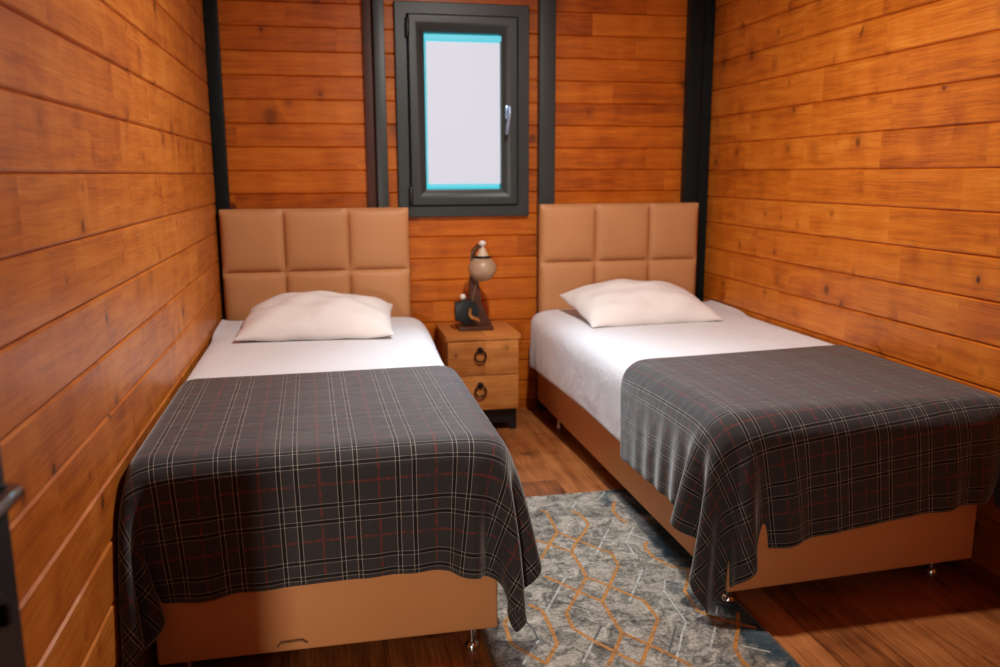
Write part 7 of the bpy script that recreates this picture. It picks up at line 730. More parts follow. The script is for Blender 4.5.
-1,0,0,1,0,0,-1,0,0,1,0,0,-1,27,0,-1,0,1,0,-1,0,1,0,-1,0,1,0,-1,0,1,0,-1,1,0,-1,0,1,-1,0,1,0,-1,1,0,-1,1,0,-1,1,0,-1,1,0,-1,0,1,-1,0,1,0,-1,1,0,-1,0,1,0,-1,0,1,0,-1,0,1,0,0,-1,0,0,1,0,0,-1,0,1,0,0,0,-1,0,1,0,26,1,0,0,-1,0,1,0,-1,0,1,0,-1,0,
1,0,-1,1,0,-1,0,1,0,-1,1,0,-1,1,0,-1,0,1,-1,0,1,-1,0,1,-1,0,1,0,-1,1,0,-1,1,0,-1,0,1,0,-1,0,1,0,-1,0,1,0,-1,0,0,1,0,0,-1,0,1,0,0,-1,0,0,1,0,0,-1,0,27,-1,0,1,0,0,-1,0,1,0,-1,0,1,0,-1,0,1,-1,0,1,0,-1,1,0,-1,0,1,-1,0,1,0,-1,1,0,-1,1,0,-1,1,0,
-1,0,1,-1,0,1,-1,0,1,0,-1,0,1,0,-1,0,1,0,-1,0,1,0,0,-1,0,1,0,0,-1,0,0,1,0,0,-1,0,1,0,0,26,1,0,-1,0,1,0,0,-1,0,1,0,-1,0,1,0,-1,1,0,-1,0,1,-1,0,1,0,-1,1,0,-1,1,0,-1,0,1,-1,0,1,-1,0,1,0,-1,1,0,-1,1,0,-1,0,1,0,-1,0,1,0,-1,0,1,0,-1,0,0,1,0,-1,0,
0,1,0,0,-1,0,1,0,0,-1,0,0,27,-1,0,1,0,-1,0,1,0,0,-1,0,1,0,-1,1,0,-1,0,1,0,-1,1,0,-1,0,1,-1,0,1,-1,0,1,0,-1,1,0,-1,1,0,-1,1,0,-1,0,1,-1,0,1,0,-1,0,1,0,-1,0,1,0,-1,0,1,0,0,-1,0,1,0,0,-1,0,0,1,0,-1,0,0,1,0,0,27,0,0,-1,0,1,0,-1,0,1,0,0,-1,1,0,
-1,0,1,0,-1,1,0,-1,0,1,0,-1,1,0,-1,1,0,-1,1,0,-1,0,1,-1,0,1,-1,0,1,0,-1,1,0,-1,0,1,0,-1,0,1,0,-1,0,1,0,-1,0,1,0,0,-1,0,0,1,0,0,-1,0,1,0,0,-1,0,1,26,0,0,1,0,-1,0,1,0,-1,0,1,0,-1,0,1,0,-1,0,1,-1,0,1,0,-1,1,0,-1,0,1,-1,0,1,-1,0,1,0,-1,1,0,-1,
1,0,-1,0,1,-1,0,1,0,-1,0,1,0,-1,0,1,0,-1,0,1,0,-1,0,0,1,0,0,-1,0,1,0,0,-1,0,1,0,0,-1,27,0,0,-1,0,1,0,-1,0,1,0,-1,0,1,0,-1,0,1,0,-1,1,0,-1,0,1,-1,0,1,0,-1,1,0,-1,1,0,-1,1,0,-1,0,1,-1,0,1,0,-1,1,0,-1,0,1,0,-1,0,1,0,-1,0,1,0,-1,0,1,0,0,-1,0,1,
0,0,-1,0,0,1,0,-1,0,1,0,26,0,1,0,0,-1,0,1,0,-1,0,1,0,-1,0,1,0,-1,1,0,-1,0,1,0,-1,1,0,-1,1,0,-1,0,1,-1,0,1,-1,0,1,0,-1,1,0,-1,0,1,-1,0,1,0,-1,0,1,0,-1,0,1,0,-1,0,1,0,-1,0,0,1,0,-1,0,0,1,0,0,-1,0,1,0,-1,0,27,0,-1,0,1,0,0,-1,0,1,0,-1,0,1,0,-1,
0,1,-1,0,1,0,-1,1,0,-1,0,1,-1,0,1,0,-1,1,0,-1,1,0,-1,0,1,-1,0,1,0,-1,1,0,-1,0,1,0,-1,1,0,0,-1,0,1,0,-1,0,1,0,0,-1,0,1,0,0,-1,0,1,0,0,-1,0,1,0,26,0,1,0,-1,0,0,1,0,-1,0,1,0,-1,0,1,0,-1,1,0,-1,0,1,-1,0,1,0,-1,1,0,-1,1,0,-1,0,1,-1,0,1,0,-1,1,0,
-1,1,0,-1,0,1,0,-1,1,0,-1,0,1,0,0,-1,0,1,0,-1,0,1,0,0,-1,0,1,0,0,-1,0,0,1,0,-1,1,27,0,-1,0,1,0,0,-1,0,1,0,-1,0,1,0,-1,1,0,-1,0,1,0,-1,1,0,-1,0,1,-1,0,1,-1,0,1,0,-1,1,0,-1,1,0,-1,0,1,-1,0,1,0,-1,0,1,-1,0,1,0,-1,0,1,0,0,-1,0,1,0,-1,0,0,1,0,
-1,0,0,1,0,0,-1,0,1,-1,26,1,0,0,-1,0,1,0,0,-1,0,1,0,-1,1,0,-1,0,1,0,-1,0,1,-1,0,1,0,-1,1,0,-1,1,0,-1,0,1,-1,0,1,-1,0,1,0,-1,1,0,-1,0,1,0,-1,1,0,-1,0,1,0,-1,0,1,0,0,-1,0,1,0,0,-1,0,1,0,0,-1,0,1,0,0,-1,0,27,-1,0,0,1,0,-1,0,1,0,0,-1,1,0,-1,0,
1,0,-1,0,1,0,-1,1,0,-1,1,0,-1,0,1,-1,0,1,0,-1,1,0,-1,1,0,-1,0,1,-1,0,1,0,-1,1,0,-1,0,1,0,-1,0,1,0,-1,0,0,1,0,-1,0,1,0,0,-1,0,1,0,0,-1,0,0,0,0,26,1,0,0,-1,0,1,0,-1,0,1,0,-1,0,1,0,-1,0,1,0,-1,1,0,-1,0,1,-1,0,1,0,-1,1,0,-1,1,0,-1,0,1,-1,0,1,0,
-1,1,0,-1,0,1,-1,0,1,0,-1,0,1,0,-1,0,1,0,0,-1,0,1,0,-1,0,0,1,0,-1,0,0,1,0,0,0,-1,27,-1,0,1,0,0,-1,0,1,0,-1,0,1,0,-1,0,1,0,-1,0,1,-1,0,1,0,-1,1,0,-1,0,1,-1,0,1,-1,0,1,0,-1,1,0,-1,1,0,-1,0,1,0,-1,1,0,-1,0,1,0,-1,0,1,0,-1,0,1,0,0,-1,0,1,0,0,
-1,0,1,0,0,-1,0,0,0,1,26,1,0,-1,0,0,1,0,-1,0,1,0,-1,0,1,0,-1,0,1,0,-1,1,0,-1,0,1,-1,0,1,0,-1,1,0,-1,1,0,-1,0,1,-1,0,1,-1,0,1,0,-1,0,1,-1,0,1,0,-1,0,1,0,-1,0,1,0,-1,0,0,1,0,-1,0,1,0,0,-1,0,0,1,0,0,0,0,27,-1,0,1,0,0,-1,0,1,0,-1,0,1,0,-1,0,1,
0,-1,0,1,-1,0,1,0,-1,1,0,-1,1,0,-1,0,1,-1,0,1,0,-1,1,0,-1,1,0,-1,0,1,0,-1,1,0,-1,0,1,0,-1,0,1,0,-1,0,1,0,0,-1,0,1,0,-1,0,0,1,0,0,-1,0,0,0,0,26,1,0,-1,0,0,1,0,-1,0,1,0,-1,0,1,0,-1,0,1,0,-1,1,0,-1,0,1,-1,0,1,-1,0,1,0,-1,1,0,-1,1,0,-1,0,1,-1,
0,1,0,-1,0,1,-1,0,1,0,-1,0,1,0,-1,0,1,0,-1,0,0,1,0,-1,0,1,0,0,-1,0,0,1,0,0,0,0,27,-1,0,1,0,0,-1,0,1,0,-1,0,1,0,-1,0,1,0,-1,1,0,-1,0,1,0,-1,1,0,-1,1,0,-1,0,1,-1,0,1,-1,0,1,0,-1,1,0,-1,0,1,0,-1,1,0,-1,0,1,0,-1,0,1,0,-1,0,1,0,0,-1,0,1,0,-1,0,
0,1,0,0,-1,0,0,0,0,27,0,0,-1,0,1,0,0,-1,0,1,0,-1,0,1,0,-1,0,1,-1,0,1,0,-1,0,1,-1,0,1,-1,0,1,0,-1,1,0,-1,1,0,-1,0,1,-1,0,1,0,-1,1,0,-1,0,1,0,-1,0,1,0,-1,0,1,0,-1,0,1,0,0,-1,0,1,0,0,-1,0,0,1,0,0,0,0,26,0,0,1,0,-1,0,0,1,0,-1,0,1,0,-1,0,1,0,-1,
1,0,-1,0,1,0,-1,1,0,-1,1,0,-1,0,1,-1,0,1,-1,0,1,0,-1,1,0,-1,0,1,-1,0,1,0,-1,0,1,0,-1,0,1,0,-1,0,1,0,-1,0,0,1,0,-1,0,0,1,0,0,-1,0,0,0,0,27,0,0,-1,0,1,0,0,-1,0,1,0,-1,0,1,0,-1,0,1,-1,0,1,0,-1,1,0,-1,0,1,-1,0,1,0,-1,1,0,-1,1,0,-1,0,1,-1,0,1,0,
-1,1,0,-1,0,1,0,-1,0,1,0,-1,0,1,0,-1,0,0,1,0,-1,0,1,0,0,-1,0,0,1,0,0,0,0,26,0,1,0,0,-1,0,0,1,0,-1,0,1,0,-1,0,1,0,-1,1,0,-1,0,1,-1,0,1,0,-1,1,0,-1,0,1,-1,0,1,-1,0,1,0,-1,1,0,-1,0,1,-1,0,1,0,-1,0,1,0,-1,0,1,0,-1,0,0,1,0,-1,0,1,0,-1,0,0,1,0,0,
-1,0,0,0,0,27,0,-1,0,0,1,0,0,-1,0,1,0,-1,0,1,0,-1,0,1,-1,0,1,0,-1,0,1,-1,0,1,-1,0,0,1,-1,0,1,-1,0,1,-1,0,0,0,0,0,0,0,0,0,-1,1,0,0,-1,1,0,0,-1,1,0,0,0,0,0,1,0,-1,0,0,1,0,-1,0,0,0,0,0,0,0,26,0,0,1,0,-1,0,0,1,0,-1,0,0,1,-1,0,0,1,-1,0,0,0,0,0,
0,0,0,0,-1,1,0,0,-1,1,0,-1,0,0,0,0,0,0,-1,1,0,0,-1,0,0,1,-1,0,0,0,-1,0,1,0,-1,0,1,1,0,1,0,0,0,0,0,-1,0,0,0,0,0,0,0,0,0,2316,27,26,27,26,27,26,27,26,26,27,26,27,26,27,26,27,26,27,26,27,26,27,26,27,26,27,26,27,26,27,26,26,27,26,27,26,27,26,
27,26,27,26,27,26,27,26,27,26,26,27,26,27,26,27,26,26,27,26,27,26,26,26,27,26,26,26,26,26,26,26,26,25,26,26,25,26,25,23,0,-1,1,-1,1,-1,1,-1,1,0,0,0,0,0,0,0,0,0,0,0,-1,1,-1,1,-1,1,-1,1,-1,1,-1,1,0,0,0,0,0,0,0,0,0,-1,1,-1,1,-1,1,-1,1,0,0,0,
-1,1,-1,1,0,0,0,-1,1,0,0,-1,1,0,0,0,0,0,0,0,1,0,-1,1,0,0,0,0,0,0,0,0,0,-1,1,-1,1,-1,1,-1,1,-1,1,-1,1,-1,1,0,0,0,0,0,0,0,0,0,-1,1,-1,1,-1,1,-1,1,-1,1,-1,1,0,0,0,0,0,-1,1,-1,1,-1,1,0,0,0,-1,1,-1,1,0,-1,1,0,0,-1,1,0,0,0,0,0,0,0,0,1,0,0,-1,1,
-1,1,-1,1,-1,1,0,0,0,0,0,0,0,0,0,-1,1,-1,1,-1,1,-1,1,-1,1,-1,1,-1,1,0,0,0,0,0,0,0,-1,1,-1,1,-1,1,-1,1,-1,1,0,0,0,-1,1,-1,1,-1,1,0,0,0,-1,1,0,-1,1,0,0,0,0,0,0,0,0,0,0,1,-1,0,0,1,0,0,0,0,0,0,-1,1,-1,1,-1,1,-1,1,-1,1,0,0,0,0,0,0,0,-1,1,-1,1,
-1,1,-1,1,-1,1,-1,1,-1,1,0,0,0,0,0,0,0,-1,1,-1,1,-1,1,0,0,0,0,0,-1,1,-1,1,0,-1,1,0,0,0,0,0,0,0,0,0,0,1,0,-1,1,0,0,0,0,0,-1,1,-1,1,0,0,0,0,0,-1,1,-1,1,-1,1,-1,1,-1,1,-1,1,0,0,0,0,0,0,0,0,0,-1,1,-1,1,-1,1,-1,1,-1,1,-1,1,0,0,0,0,0,-1,1,-1,1,
-1,1,0,0,0,-1,1,0,0,0,-1,1,0,-1,1,0,0,1,0,-1,0,0,0,0,0,1,1,0,0,0,0,-1,1,-1,1,-1,1,0,0,0,0,0,0,0,0,0,-1,1,-1,1,-1,1,-1,1,-1,1,-1,1,0,0,0,0,0,0,0,-1,1,-1,1,-1,1,-1,1,-1,1,0,0,0,-1,1,-1,1,-1,1,0,0,0,-1,1,0,0,0,0,0,0,0,0,0,0,1,0,0,0,0,-1,1,-1,
1,-1,1,0,0,0,-1,1,-1,1,-1,1,-1,1,-1,1,-1,1,0,0,0,0,0,0,0,0,0,-1,1,-1,1,-1,1,-1,1,-1,1,0,0,0,0,0,0,0,-1,1,-1,1,-1,1,0,0,0,0,0,-1,1,-1,1,0,0,0,-1,1,0,0,0,0,0,0,0,0,0,0,1,0,0,0,0,-1,1,-1,1,-1,1,0,0,0,0,0,0,0,-1,1,-1,1,-1,1,-1,1,-1,1,-1,1,-1,1,
0,0,0,0,0,0,0,0,0,-1,1,-1,1,-1,1,-1,1,0,0,0,0,0,0,0,-1,1,-1,1,0,0,0,0,0,-1,1,0,0,0,0,0,0,0,0,1,-1,1,0,-1,0,1,0,0,0,0,0,0,0,-1,1,-1,1,-1,1,-1,1,0,0,0,0,0,0,0,0,0,-1,1,-1,1,-1,1,-1,1,-1,1,-1,1,-1,1,0,0,0,0,0,0,0,-1,1,-1,1,-1,1,-1,1,0,0,0,0,0,
0,0,-1,1,0,0,0,0,0,0,0,1,-1,0,0,0,0,0,1,0,0,0,-1,1,-1,1,-1,1,0,0,0,0,0,0,0,-1,1,-1,1,-1,1,-1,1,-1,1,0,0,0,0,0,0,0,0,0,0,0,0,0,-1,1,-1,1,-1,1,-1,1,0,0,0,0,0,0,0,0,0,-1,1,-1,1,-1,1,0,0,0,0,0,0,0,0,0,0,0,1,-1,1,-1,1,-1,1,0,0,0,0,0,0,0,-1,1,-1,
1,-1,1,-1,1,0,0,0,0,0,0,0,0,0,-1,1,-1,1,-1,1,-1,1,-1,1,-1,1,-1,1,0,0,0,0,0,0,0,0,0,-1,1,-1,1,-1,1,-1,1,0,0,0,0,0,0,0,0,0,0,0,0,0,0,0,0,0,0,0,0,0,0,0,0,0,0,0,-1,1,-1,1,0,0,0,0,0,-1,1,-1,1,-1,1,-1,1,-1,1,-1,1,0,0,0,0,0,0,0,0,0,0,0,0,0,-1,1,
-1,1,-1,1,-1,1,-1,1,0,0,0,0,0,0,0,0,0,0,0,0,0,-1,1,-1,1,-1,1,0,0,0,0,0,0,0,0,0,0,0,0,0,0,-1,0,0,0,0,-1,1,-1,1,-1,1,0,0,0,0,0,0,0,0,0,0,0,-1,1,-1,1,-1,1,-1,1,-1,1,-1,1,-1,1,0,0,0,0,0,0,0,0,0,0,0,0,0,-1,1,-1,1,-1,1,-1,1,-1,1,0,0,0,0,0,0,-1,1,
-1,1,0,0,0,0,0,0,0,0,0,-1,-1,-1,1,-1,1,0,0,0,0,0,0,0,-1,1,-1,1,-1,1,-1,1,-1,1,0,0,0,0,0,0,0,0,0,0,0,0,0,0,0,0,0,-1,1,-1,1,-1,1,-1,1,-1,1,0,0,0,0,0,0,0,0,0,0,0,0,0,0,0,0,0,0,0,0,-1,1,0,0,0,0,0,0,-1,0,0,0,-1,1,-1,1,-1,1,-1,1,-1,1,0,0,0,0,0,0,
0,0,0,0,0,0,0,-1,1,-1,1,-1,1,-1,1,-1,1,-1,1,-1,1,0,0,0,0,0,0,0,0,0,0,0,0,0,0,0,0,0,0,0,0,0,0,0,0,0,0,0,0,0,0,0,0,-1,1,-1,1,-1,1,0,0,-1,0,0,0,0,0,0,0,0,0,0,0,0,-1,1,-1,1,-1,1,-1,1,-1,1,-1,1,0,0,0,0,0,0,0,0,0,0,0,0,0,0,0,0,0,0,0,0,0,-1,1,-1,
1,-1,1,-1,1,-1,1,-1,1,-1,1,-1,1,0,0,0,0,0,0,0,0,0,0,0,0,0,0,0,0,0,0,0,0,-1,1,-1,1,-1,1,-1,1,-1,1,0,0,0,0,0,0,0,0,0,0,0,0,0,0,0,0,0,0,0,-1,1,-1,1,-1,1,-1,1,-1,1,-1,1,-1,1,0,0,0,0,0,0,0,0,0,0,0,0,0,0,0,0,-1,1,-1,1,-1,1,0,0,0,0,0,0,0,0,-1,1,0,
0,-1,1,0,0,0,0,0,0,0,0,0,0,0,0,0,-1,1,-1,1,-1,1,-1,1,-1,1,-1,1,-1,1,-1,1,0,0,0,0,0,0,0,0,0,0,0,0,0,0,0,0,0,0,0,0,0,0,0,0,0,0,0,0,0,0,0,0,0,0,0,0,-1,1,-1,1,-1,1,-1,1,0,-1,1,0,0,0,0,-1,1,-1,1,-1,1,-1,1,-1,1,-1,1,0,0,0,0,0,0,0,0,0,0,0,0,0,0,0,
0,0,0,0,0,0,0,0,0,0,0,0,0,0,0,0,0,0,0,0,0,0,0,0,0,0,0,0,0,0,0,0,0,0,0,0,0,0,0,0,0,0,0,0,0,0,0,0,0,0,-1,1,0,0,0,0,0,0,0,0,0,0,0,0,0,0,0,0,0,0,0,0,0,0,0,0,0,-1,1,-1,1,-1,1,-1,1,-1,1,-1,1,-1,1,-1,1,-1,1,-1,1,-1,1,-1,1,-1,1,-1,1,-1,1,-1,1,0,0,
0,0,0,0,0,0,0,0,0,0,0,0,0,0,0,-1,1,0,0,0,0,0,0,0,0,0,0,-1,1,-1,1,-1,1,-1,1,-1,1,-1,1,-1,1,-1,1,-1,1,0,0,0,0,0,0,0,0,0,0,0,0,0,0,0,0,0,0,0,0,0,0,0,0,0,0,0,0,0,0,0,0,-1,1,-1,1,-1,1,-1,1,-1,1,-1,1,-1,1,-1,1,0,0,-1,-1,1,-1,1,-1,1,-1,1,-1,1,0,0,
0,0,0,0,0,0,0,0,0,0,0,0,0,0,0,0,0,0,0,0,0,0,0,0,0,0,0,0,0,0,0,0,0,0,0,0,0,0,0,0,0,0,0,0,0,0,0,0,0,0,0,0,0,0,0,0,0,0,0,0,0,0,0,0,0,0,0,0,0,0,0,0,0,0,0,0,0,0,0,0,0,0,0,0,0,0,0,0,0,0,0,0,0,0,0,0,0,0,-1,1,-1,1,-1,1,-1,1,-1,1,-1,1,-1,1,-1,1,0,0,
0,0,0,0,0,0,0,0,0,0,0,0,0,0,0,0,0,0,0,0,0,0,0,0,0,0,0,0,0,0,0,0,0,0,0,0,0,-1,1,-1,1,-1,1,-1,1,-1,1,-1,1,-1,1,-1,1,-1,1,-1,1,-1,1,-1,1,0,0,0,0,0,0,0,0,0,0,0,0,0,0,0,0,-1,1,-1,1,-1,1,-1,1,-1,1,-1,1,-1,1,0,0,0,0,0,0,0,0,0,0,0,0,0,0,-1,1,0,0,0,
-1,1,-1,1,-1,1,0,0,0,0,0,0,0,0,0,0,0,0,0,0,0,0,0,0,0,0,0,0,0,0,0,0,0,0,0,0,0,0,0,0,0,0,0,0,0,0,0,0,0,0,0,0,0,0,0,0,0,0,0,0,-1,1,-1,1,-1,1,-1,1,-1,1,-1,1,-1,1,0,0,0,0,0,0,0,0,0,0,0,0,0,0,0,0,0,0,0,0,0,0,0,0,0,0,0,0,0,0,0,0,0,0,0,0,0,0,0,0,0,
0,0,0,0,0,0,0,0,0,0,0,0,0,0,0,0,0,0,0,0,0,0,0,0,0,0,0,0,0,0,0,0,0,0,0,0,0,0,0,0,0,0,0,0,0,0,-1,1,-1,1,-1,1,-1,1,-1,1,-1,1,-1,1,-1,1,-1,1,-1,1,-1,1,-1,1,-1,1,-1,1,-1,1,-1,1,-1,1,-1,1,-1,1,-1,1,-1,1,-1,1,-1,1,-1,1,-1,1,0,0,0,0,0,0,0,0,0,0,0,
0,0,0,0,0,0,0,0,0,0,0,-1,1,0,-1,1,-1,1,0,0,0,0,0,0,0,0,0,0,0,0,0,0,0,0,0,0,0,0,0,0,0,0,0,0,0,0,0,0,0,0,0,0,0,0,0,0,0,0,0,0,0,0,0,0,0,0,0,0,-1,1,-1,1,-1,1,-1,1,-1,1,-1,1,0,0,0,0,0,0,0,0,0,0,0,0,0,0,0,0,0,0,0,0,0,0,0,0,0,0,0,0,0,0,0,0,0,0,0,
0,0,0,0,0,0,0,0,0,0,0,0,0,0,0,0,0,0,0,0,0,0,0,0,0,0,0,0,0,0,0,0,0,0,0,0,0,0,0,0,0,0,0,0,-1,1,-1,1,-1,1,-1,1,-1,1,0,-1,1,0,-1,1,-1,1,-1,1,-1,1,-1,1,-1,1,-1,1,-1,1,-1,1,-1,1,-1,1,-1,1,-1,1,-1,1,-1,1,-1,1,-1,1,-1,1,-1,1,-1,1,-1,1,-1,1,-1,1,-1,
1,0,0,0,0,0,0,0,0,0,0,0,0,0,0,0,0,0,0,0,0,0,0,0,0,0,0,0,0,0,0,0,0,0,0,0,0,0,0,0,0,0,0,0,0,0,0,0,0,0,0,0,0,0,0,0,0,0,0,0,0,0,0,0,0,0,0,0,0,0,0,0,0,0,0,0,0,0,0,0,-1,1,-1,1,-1,1,-1,1,-1,1,0,0,0,0,0,0,0,0,0,0,0,0,0,0,0,0,0,0,0,0,0,0,0,0,0,0,0,
0,0,0,0,0,0,0,0,0,0,0,0,0,-1,1,0,0,0,0,0,0,0,0,0,0,0,0,0,0,0,0,0,0,0,0,0,0,0,0,0,0,0,0,0,0,0,0,0,0,0,0,0,-1,1,-1,1,-1,1,-1,1,-1,1,-1,1,-1,1,-1,1,-1,1,0,-1,-1,1,-1,1,-1,1,-1,1,-1,1,-1,1,-1,1,-1,1,-1,1,-1,1,0,0,-1,1,-1,1,-1,1,-1,1,-1,1,-1,1,
-1,1,-1,1,-1,1,-1,1,-1,1,0,0,0,0,0,0,0,0,0,0,0,0,0,0,0,0,0,0,0,0,0,0,0,0,0,0,0,0,0,0,0,0,0,0,0,0,0,0,0,0,0,0,0,0,0,0,0,0,0,0,0,0,0,0,0,0,0,0,0,0,0,0,0,0,0,0,0,0,0,0,0,0,0,0,0,0,0,0,0,-1,1,-1,1,-1,1,-1,1,-1,1,0,0,0,0,0,0,0,0,0,0,0,0,0,0,0,0,
0,0,0,0,0,0,-1,1,1,0,0,0,0,0,0,0,-1,1,-1,1,-1,1,-1,1,-1,1,-1,1,-1,1,-1,1,-1,1,-1,1,0,0,0,0,0,0,0,0,0,0,0,0,0,0,0,0,0,0,0,0,0,0,0,0,0,0,0,-1,1,-1,1,-1,1,-1,1,0,0,0,0,0,0,0,0,0,0,0,0,0,0,0,0,1,0,-1,1,-1,1,-1,1,0,0,0,0,0,0,0,0,0,0,0,0,0,0,0,0,
0,0,0,0,-1,1,-1,1,-1,1,-1,1,-1,1,-1,1,-1,1,-1,1,0,0,0,0,0,0,0,0,0,0,0,0,0,0,0,0,0,0,0,-1,1,-1,1,-1,1,-1,1,-1,1,-1,1,-1,1,0,0,1,0,0,0,0,0,0,0,0,0,0,0,0,0,0,0,0,0,0,0,0,0,0,0,0,0,0,0,0,0,0,0,0,0,0,0,0,0,0,0,0,0,0,0,-1,1,-1,1,-1,1,-1,1,0,0,0,
0,0,0,0,0,0,0,0,0,0,0,0,0,0,0,0,0,0,0,0,0,0,0,1,0,-1,1,-1,1,-1,1,-1,1,-1,1,-1,1,-1,1,-1,1,-1,1,-1,1,-1,1,-1,1,-1,1,-1,1,-1,1,-1,1,-1,1,0,0,0,0,0,0,0,0,0,0,0,0,0,0,0,0,0,-1,1,-1,1,-1,1,0,0,0,0,0,0,0,0,0,0,0,0,0,0,0,0,0,0,0,0,0,0,0,0,0,0,0,0,
0,0,0,0,0,0,0,0,0,0,0,0,0,0,0,0,0,0,0,0,0,0,0,0,0,0,0,0,-1,1,-1,1,-1,1,-1,1,-1,1,0,0,0,0,0,0,0,0,0,0,0,0,0,-1,1,-1,1,-1,1,0,0,0,0,0,0,0,0,0,0,0,0,0,0,0,0,0,0,0,0,0,0,0,0,0,0,0,0,0,0,0,0,0,0,0,0,0,0,0,0,0,0,0,0,0,0,0,0,0,0,0,0,0,0,0,0,0,0,0,
0,-1,1,-1,1,-1,1,0,0,0,0,0,0,0,0,0,0,0,0,0,-1,1,-1,1,-1,1,0,0,0,0,0,0,0,0,0,0,0,-1,1,-1,1,-1,1,-1,1,-1,1,-1,1,-1,1,-1,1,-1,1,-1,1,-1,1,-1,1,-1,1,-1,1,-1,1,-1,1,-1,1,-1,1,0,0,0,0,0,0,0,0,0,0,0,0,0,-1,1,-1,1,-1,1,0,0,0,0,0,0,0,0,0,0,0,0,0,-1,
1,0,0,0,0,0,0,0,0,0,0,0,0,0,0,0,0,0,0,0,0,0,0,0,0,0,0,0,0,0,0,0,0,0,0,0,0,0,0,0,0,0,0,0,0,0,-1,1,-1,1,-1,1,-1,1,0,0,0,0,0,0,0,0,0,0,0,-1,1,-1,1,0,0,0,0,0,0,0,0,0,0,0,-1,1,-1,1,0,0,0,0,-1,1,-1,1,-1,1,-1,1,-1,1,-1,1,-1,1,-1,1,-1,1,-1,1,-1,1,
-1,1,-1,1,-1,1,-1,1,0,0,0,0,0,0,0,0,0,0,0,0,0,0,0,-1,1,-1,1,-1,1,0,0,0,0,0,0,0,0,0,-1,1,-1,1,0,0,0,0,0,0,0,0,0,0,0,-1,1,-1,1,0,0,0,0,0,0,0,0,0,0,0,0,0,0,0,0,0,0,0,0,0,0,0,0,0,0,0,0,0,0,-1,1,-1,1,-1,1,-1,1,-1,1,-1,1,0,0,0,0,0,0,0,0,0,-1,1,
-1,1,0,0,0,0,0,0,0,0,0,-1,1,0,0,0,0,0,0,0,0,0,0,0,0,0,0,0,0,0,0,0,0,0,0,0,0,0,0,-1,1,-1,1,-1,1,-1,1,-1,1,-1,1,-1,1,0,0,0,0,0,0,0,0,0,0,0,0,0,0,0,-1,1,-1,1,0,0,0,0,0,0,0,0,0,-1,1,-1,1,0,0,0,0,0,0,0,-1,1,-1,1,-1,1,0,0,0,0,0,0,0,0,-1,1,-1,1,
-1,1,-1,1,-1,1,-1,1,0,0,0,0,0,0,0,0,0,0,0,0,0,0,-1,1,-1,1,-1,1,-1,1,-1,1,-1,1,0,0,0,0,0,0,0,-1,1,-1,1,0,0,0,0,0,0,0,0,0,-1,1,-1,1,0,0,0,0,0,0,0,0,0,-1,1,-1,1,-1,1,-1,0,0,0,0,0,0,0,0,0,0,0,0,0,0,0,0,0,0,0,0,0,0,0,0,0,0,0,0,0,0,0,0,0,0,0,0,0,
0,0,-1,1,-1,1,-1,1,0,0,0,0,0,-1,1,-1,1,0,0,0,0,0,0,0,0,0,-1,1,-1,1,-1,1,0,0,0,0,0,0,0,0,0,0,0,0,0,0,0,0,-1,1,-1,1,-1,1,-1,1,-1,1,-1,1,-1,1,-1,1,-1,1,-1,1,-1,1,-1,1,-1,1,-1,1,-1,1,-1,1,0,0,0,0,0,0,0,-1,1,-1,1,0,0,0,0,0,-1,1,-1,1,0,0,0,0,0,0,
0,0,0,0,0,-1,1,-1,1,0,0,0,0,0,0,-1,1,-1,1,-1,1,0,0,0,0,0,0,0,0,0,0,0,0,0,0,0,-1,1,-1,1,-1,1,-1,1,0,0,0,0,0,0,0,0,0,-1,1,-1,1,-1,1,0,0,0,0,0,-1,1,-1,1,0,0,0,0,0,-1,1,0,0,0,0,-1,1,-1,1,0,0,0,0,0,-1,1,0,0,0,0,276,0,1,0,0,0,1,0,0,1,0,0,0,1,0,0,
1,0,0,1,0,0,1,0,0,1,0,0,1,0,0,0,1,0,0,1,0,0,1,0,0,1,0,0,1,0,0,1,0,0,1,0,0,1,0,0,1,0,0,0,1,0,0,1,0,0,0,0,0,0,0,0,0,-1,-1,0,-1,-2,-1,27,0,-1,0,1,0,-1,1,0,-1,0,1,0,-1,1,0,-1,0,1,-1,0,1,-1,0,1,-1,0,1,-1,0,1,0,-1,1,0,-1,1,0,-1,1,0,-1,1,0,-1,1,0,
-1,1,0,-1,1,0,-1,1,0,-1,0,1,0,-1,1,0,-1,0,0,1,0,0,0,0,-1,0,1,0,-1,0,1,-1,26,0,1,0,-1,1,0,-1,0,1,0,-1,1,0,-1,0,1,0,-1,1,0,-1,1,0,-1,1,0,-1,1,0,-1,1,0,-1,1,0,-1,0,1,-1,1,0,-1,1,0,-1,0,1,-1,1,0,-1,0,1,-1,0,1,0,-1,1,0,-1,0,1,0,0,-1,0,0,0,0,1,0,
-1,0,1,0,-1,1,27,0,-1,1,0,-1,0,1,0,-1,1,0,-1,1,0,0,-1,1,0,-1,1,0,-1,1,0,-1,1,0,-1,1,0,-1,1,0,-1,0,1,0,-1,1,-1,0,1,-1,0,1,0,-1,1,-1,0,1,0,-1,1,0,-1,1,0,-1,0,1,0,-1,0,1,0,0,0,0,0,0,-1,1,0,-1,0,1,0,26,1,0,-1,0,1,0,-1,1,0,-1,1,0,-1,0,1,0,-1,1,
0,-1,1,0,-1,1,0,-1,1,0,-1,1,0,-1,0,1,0,-1,1,0,-1,1,0,-1,1,0,-1,1,0,-1,1,0,-1,1,0,-1,1,0,-1,0,1,0,-1,1,0,0,-1,0,0,0,0,0,0,1,-1,1,0,0,-1,0,27,-1,1,0,0,-1,1,0,-1,1,0,-1,0,1,0,-1,1,0,-1,1,0,-1,1,0,-1,1,0,-1,1,0,-1,0,1,0,-1,1,0,-1,1,0,-1,1,0,-1,
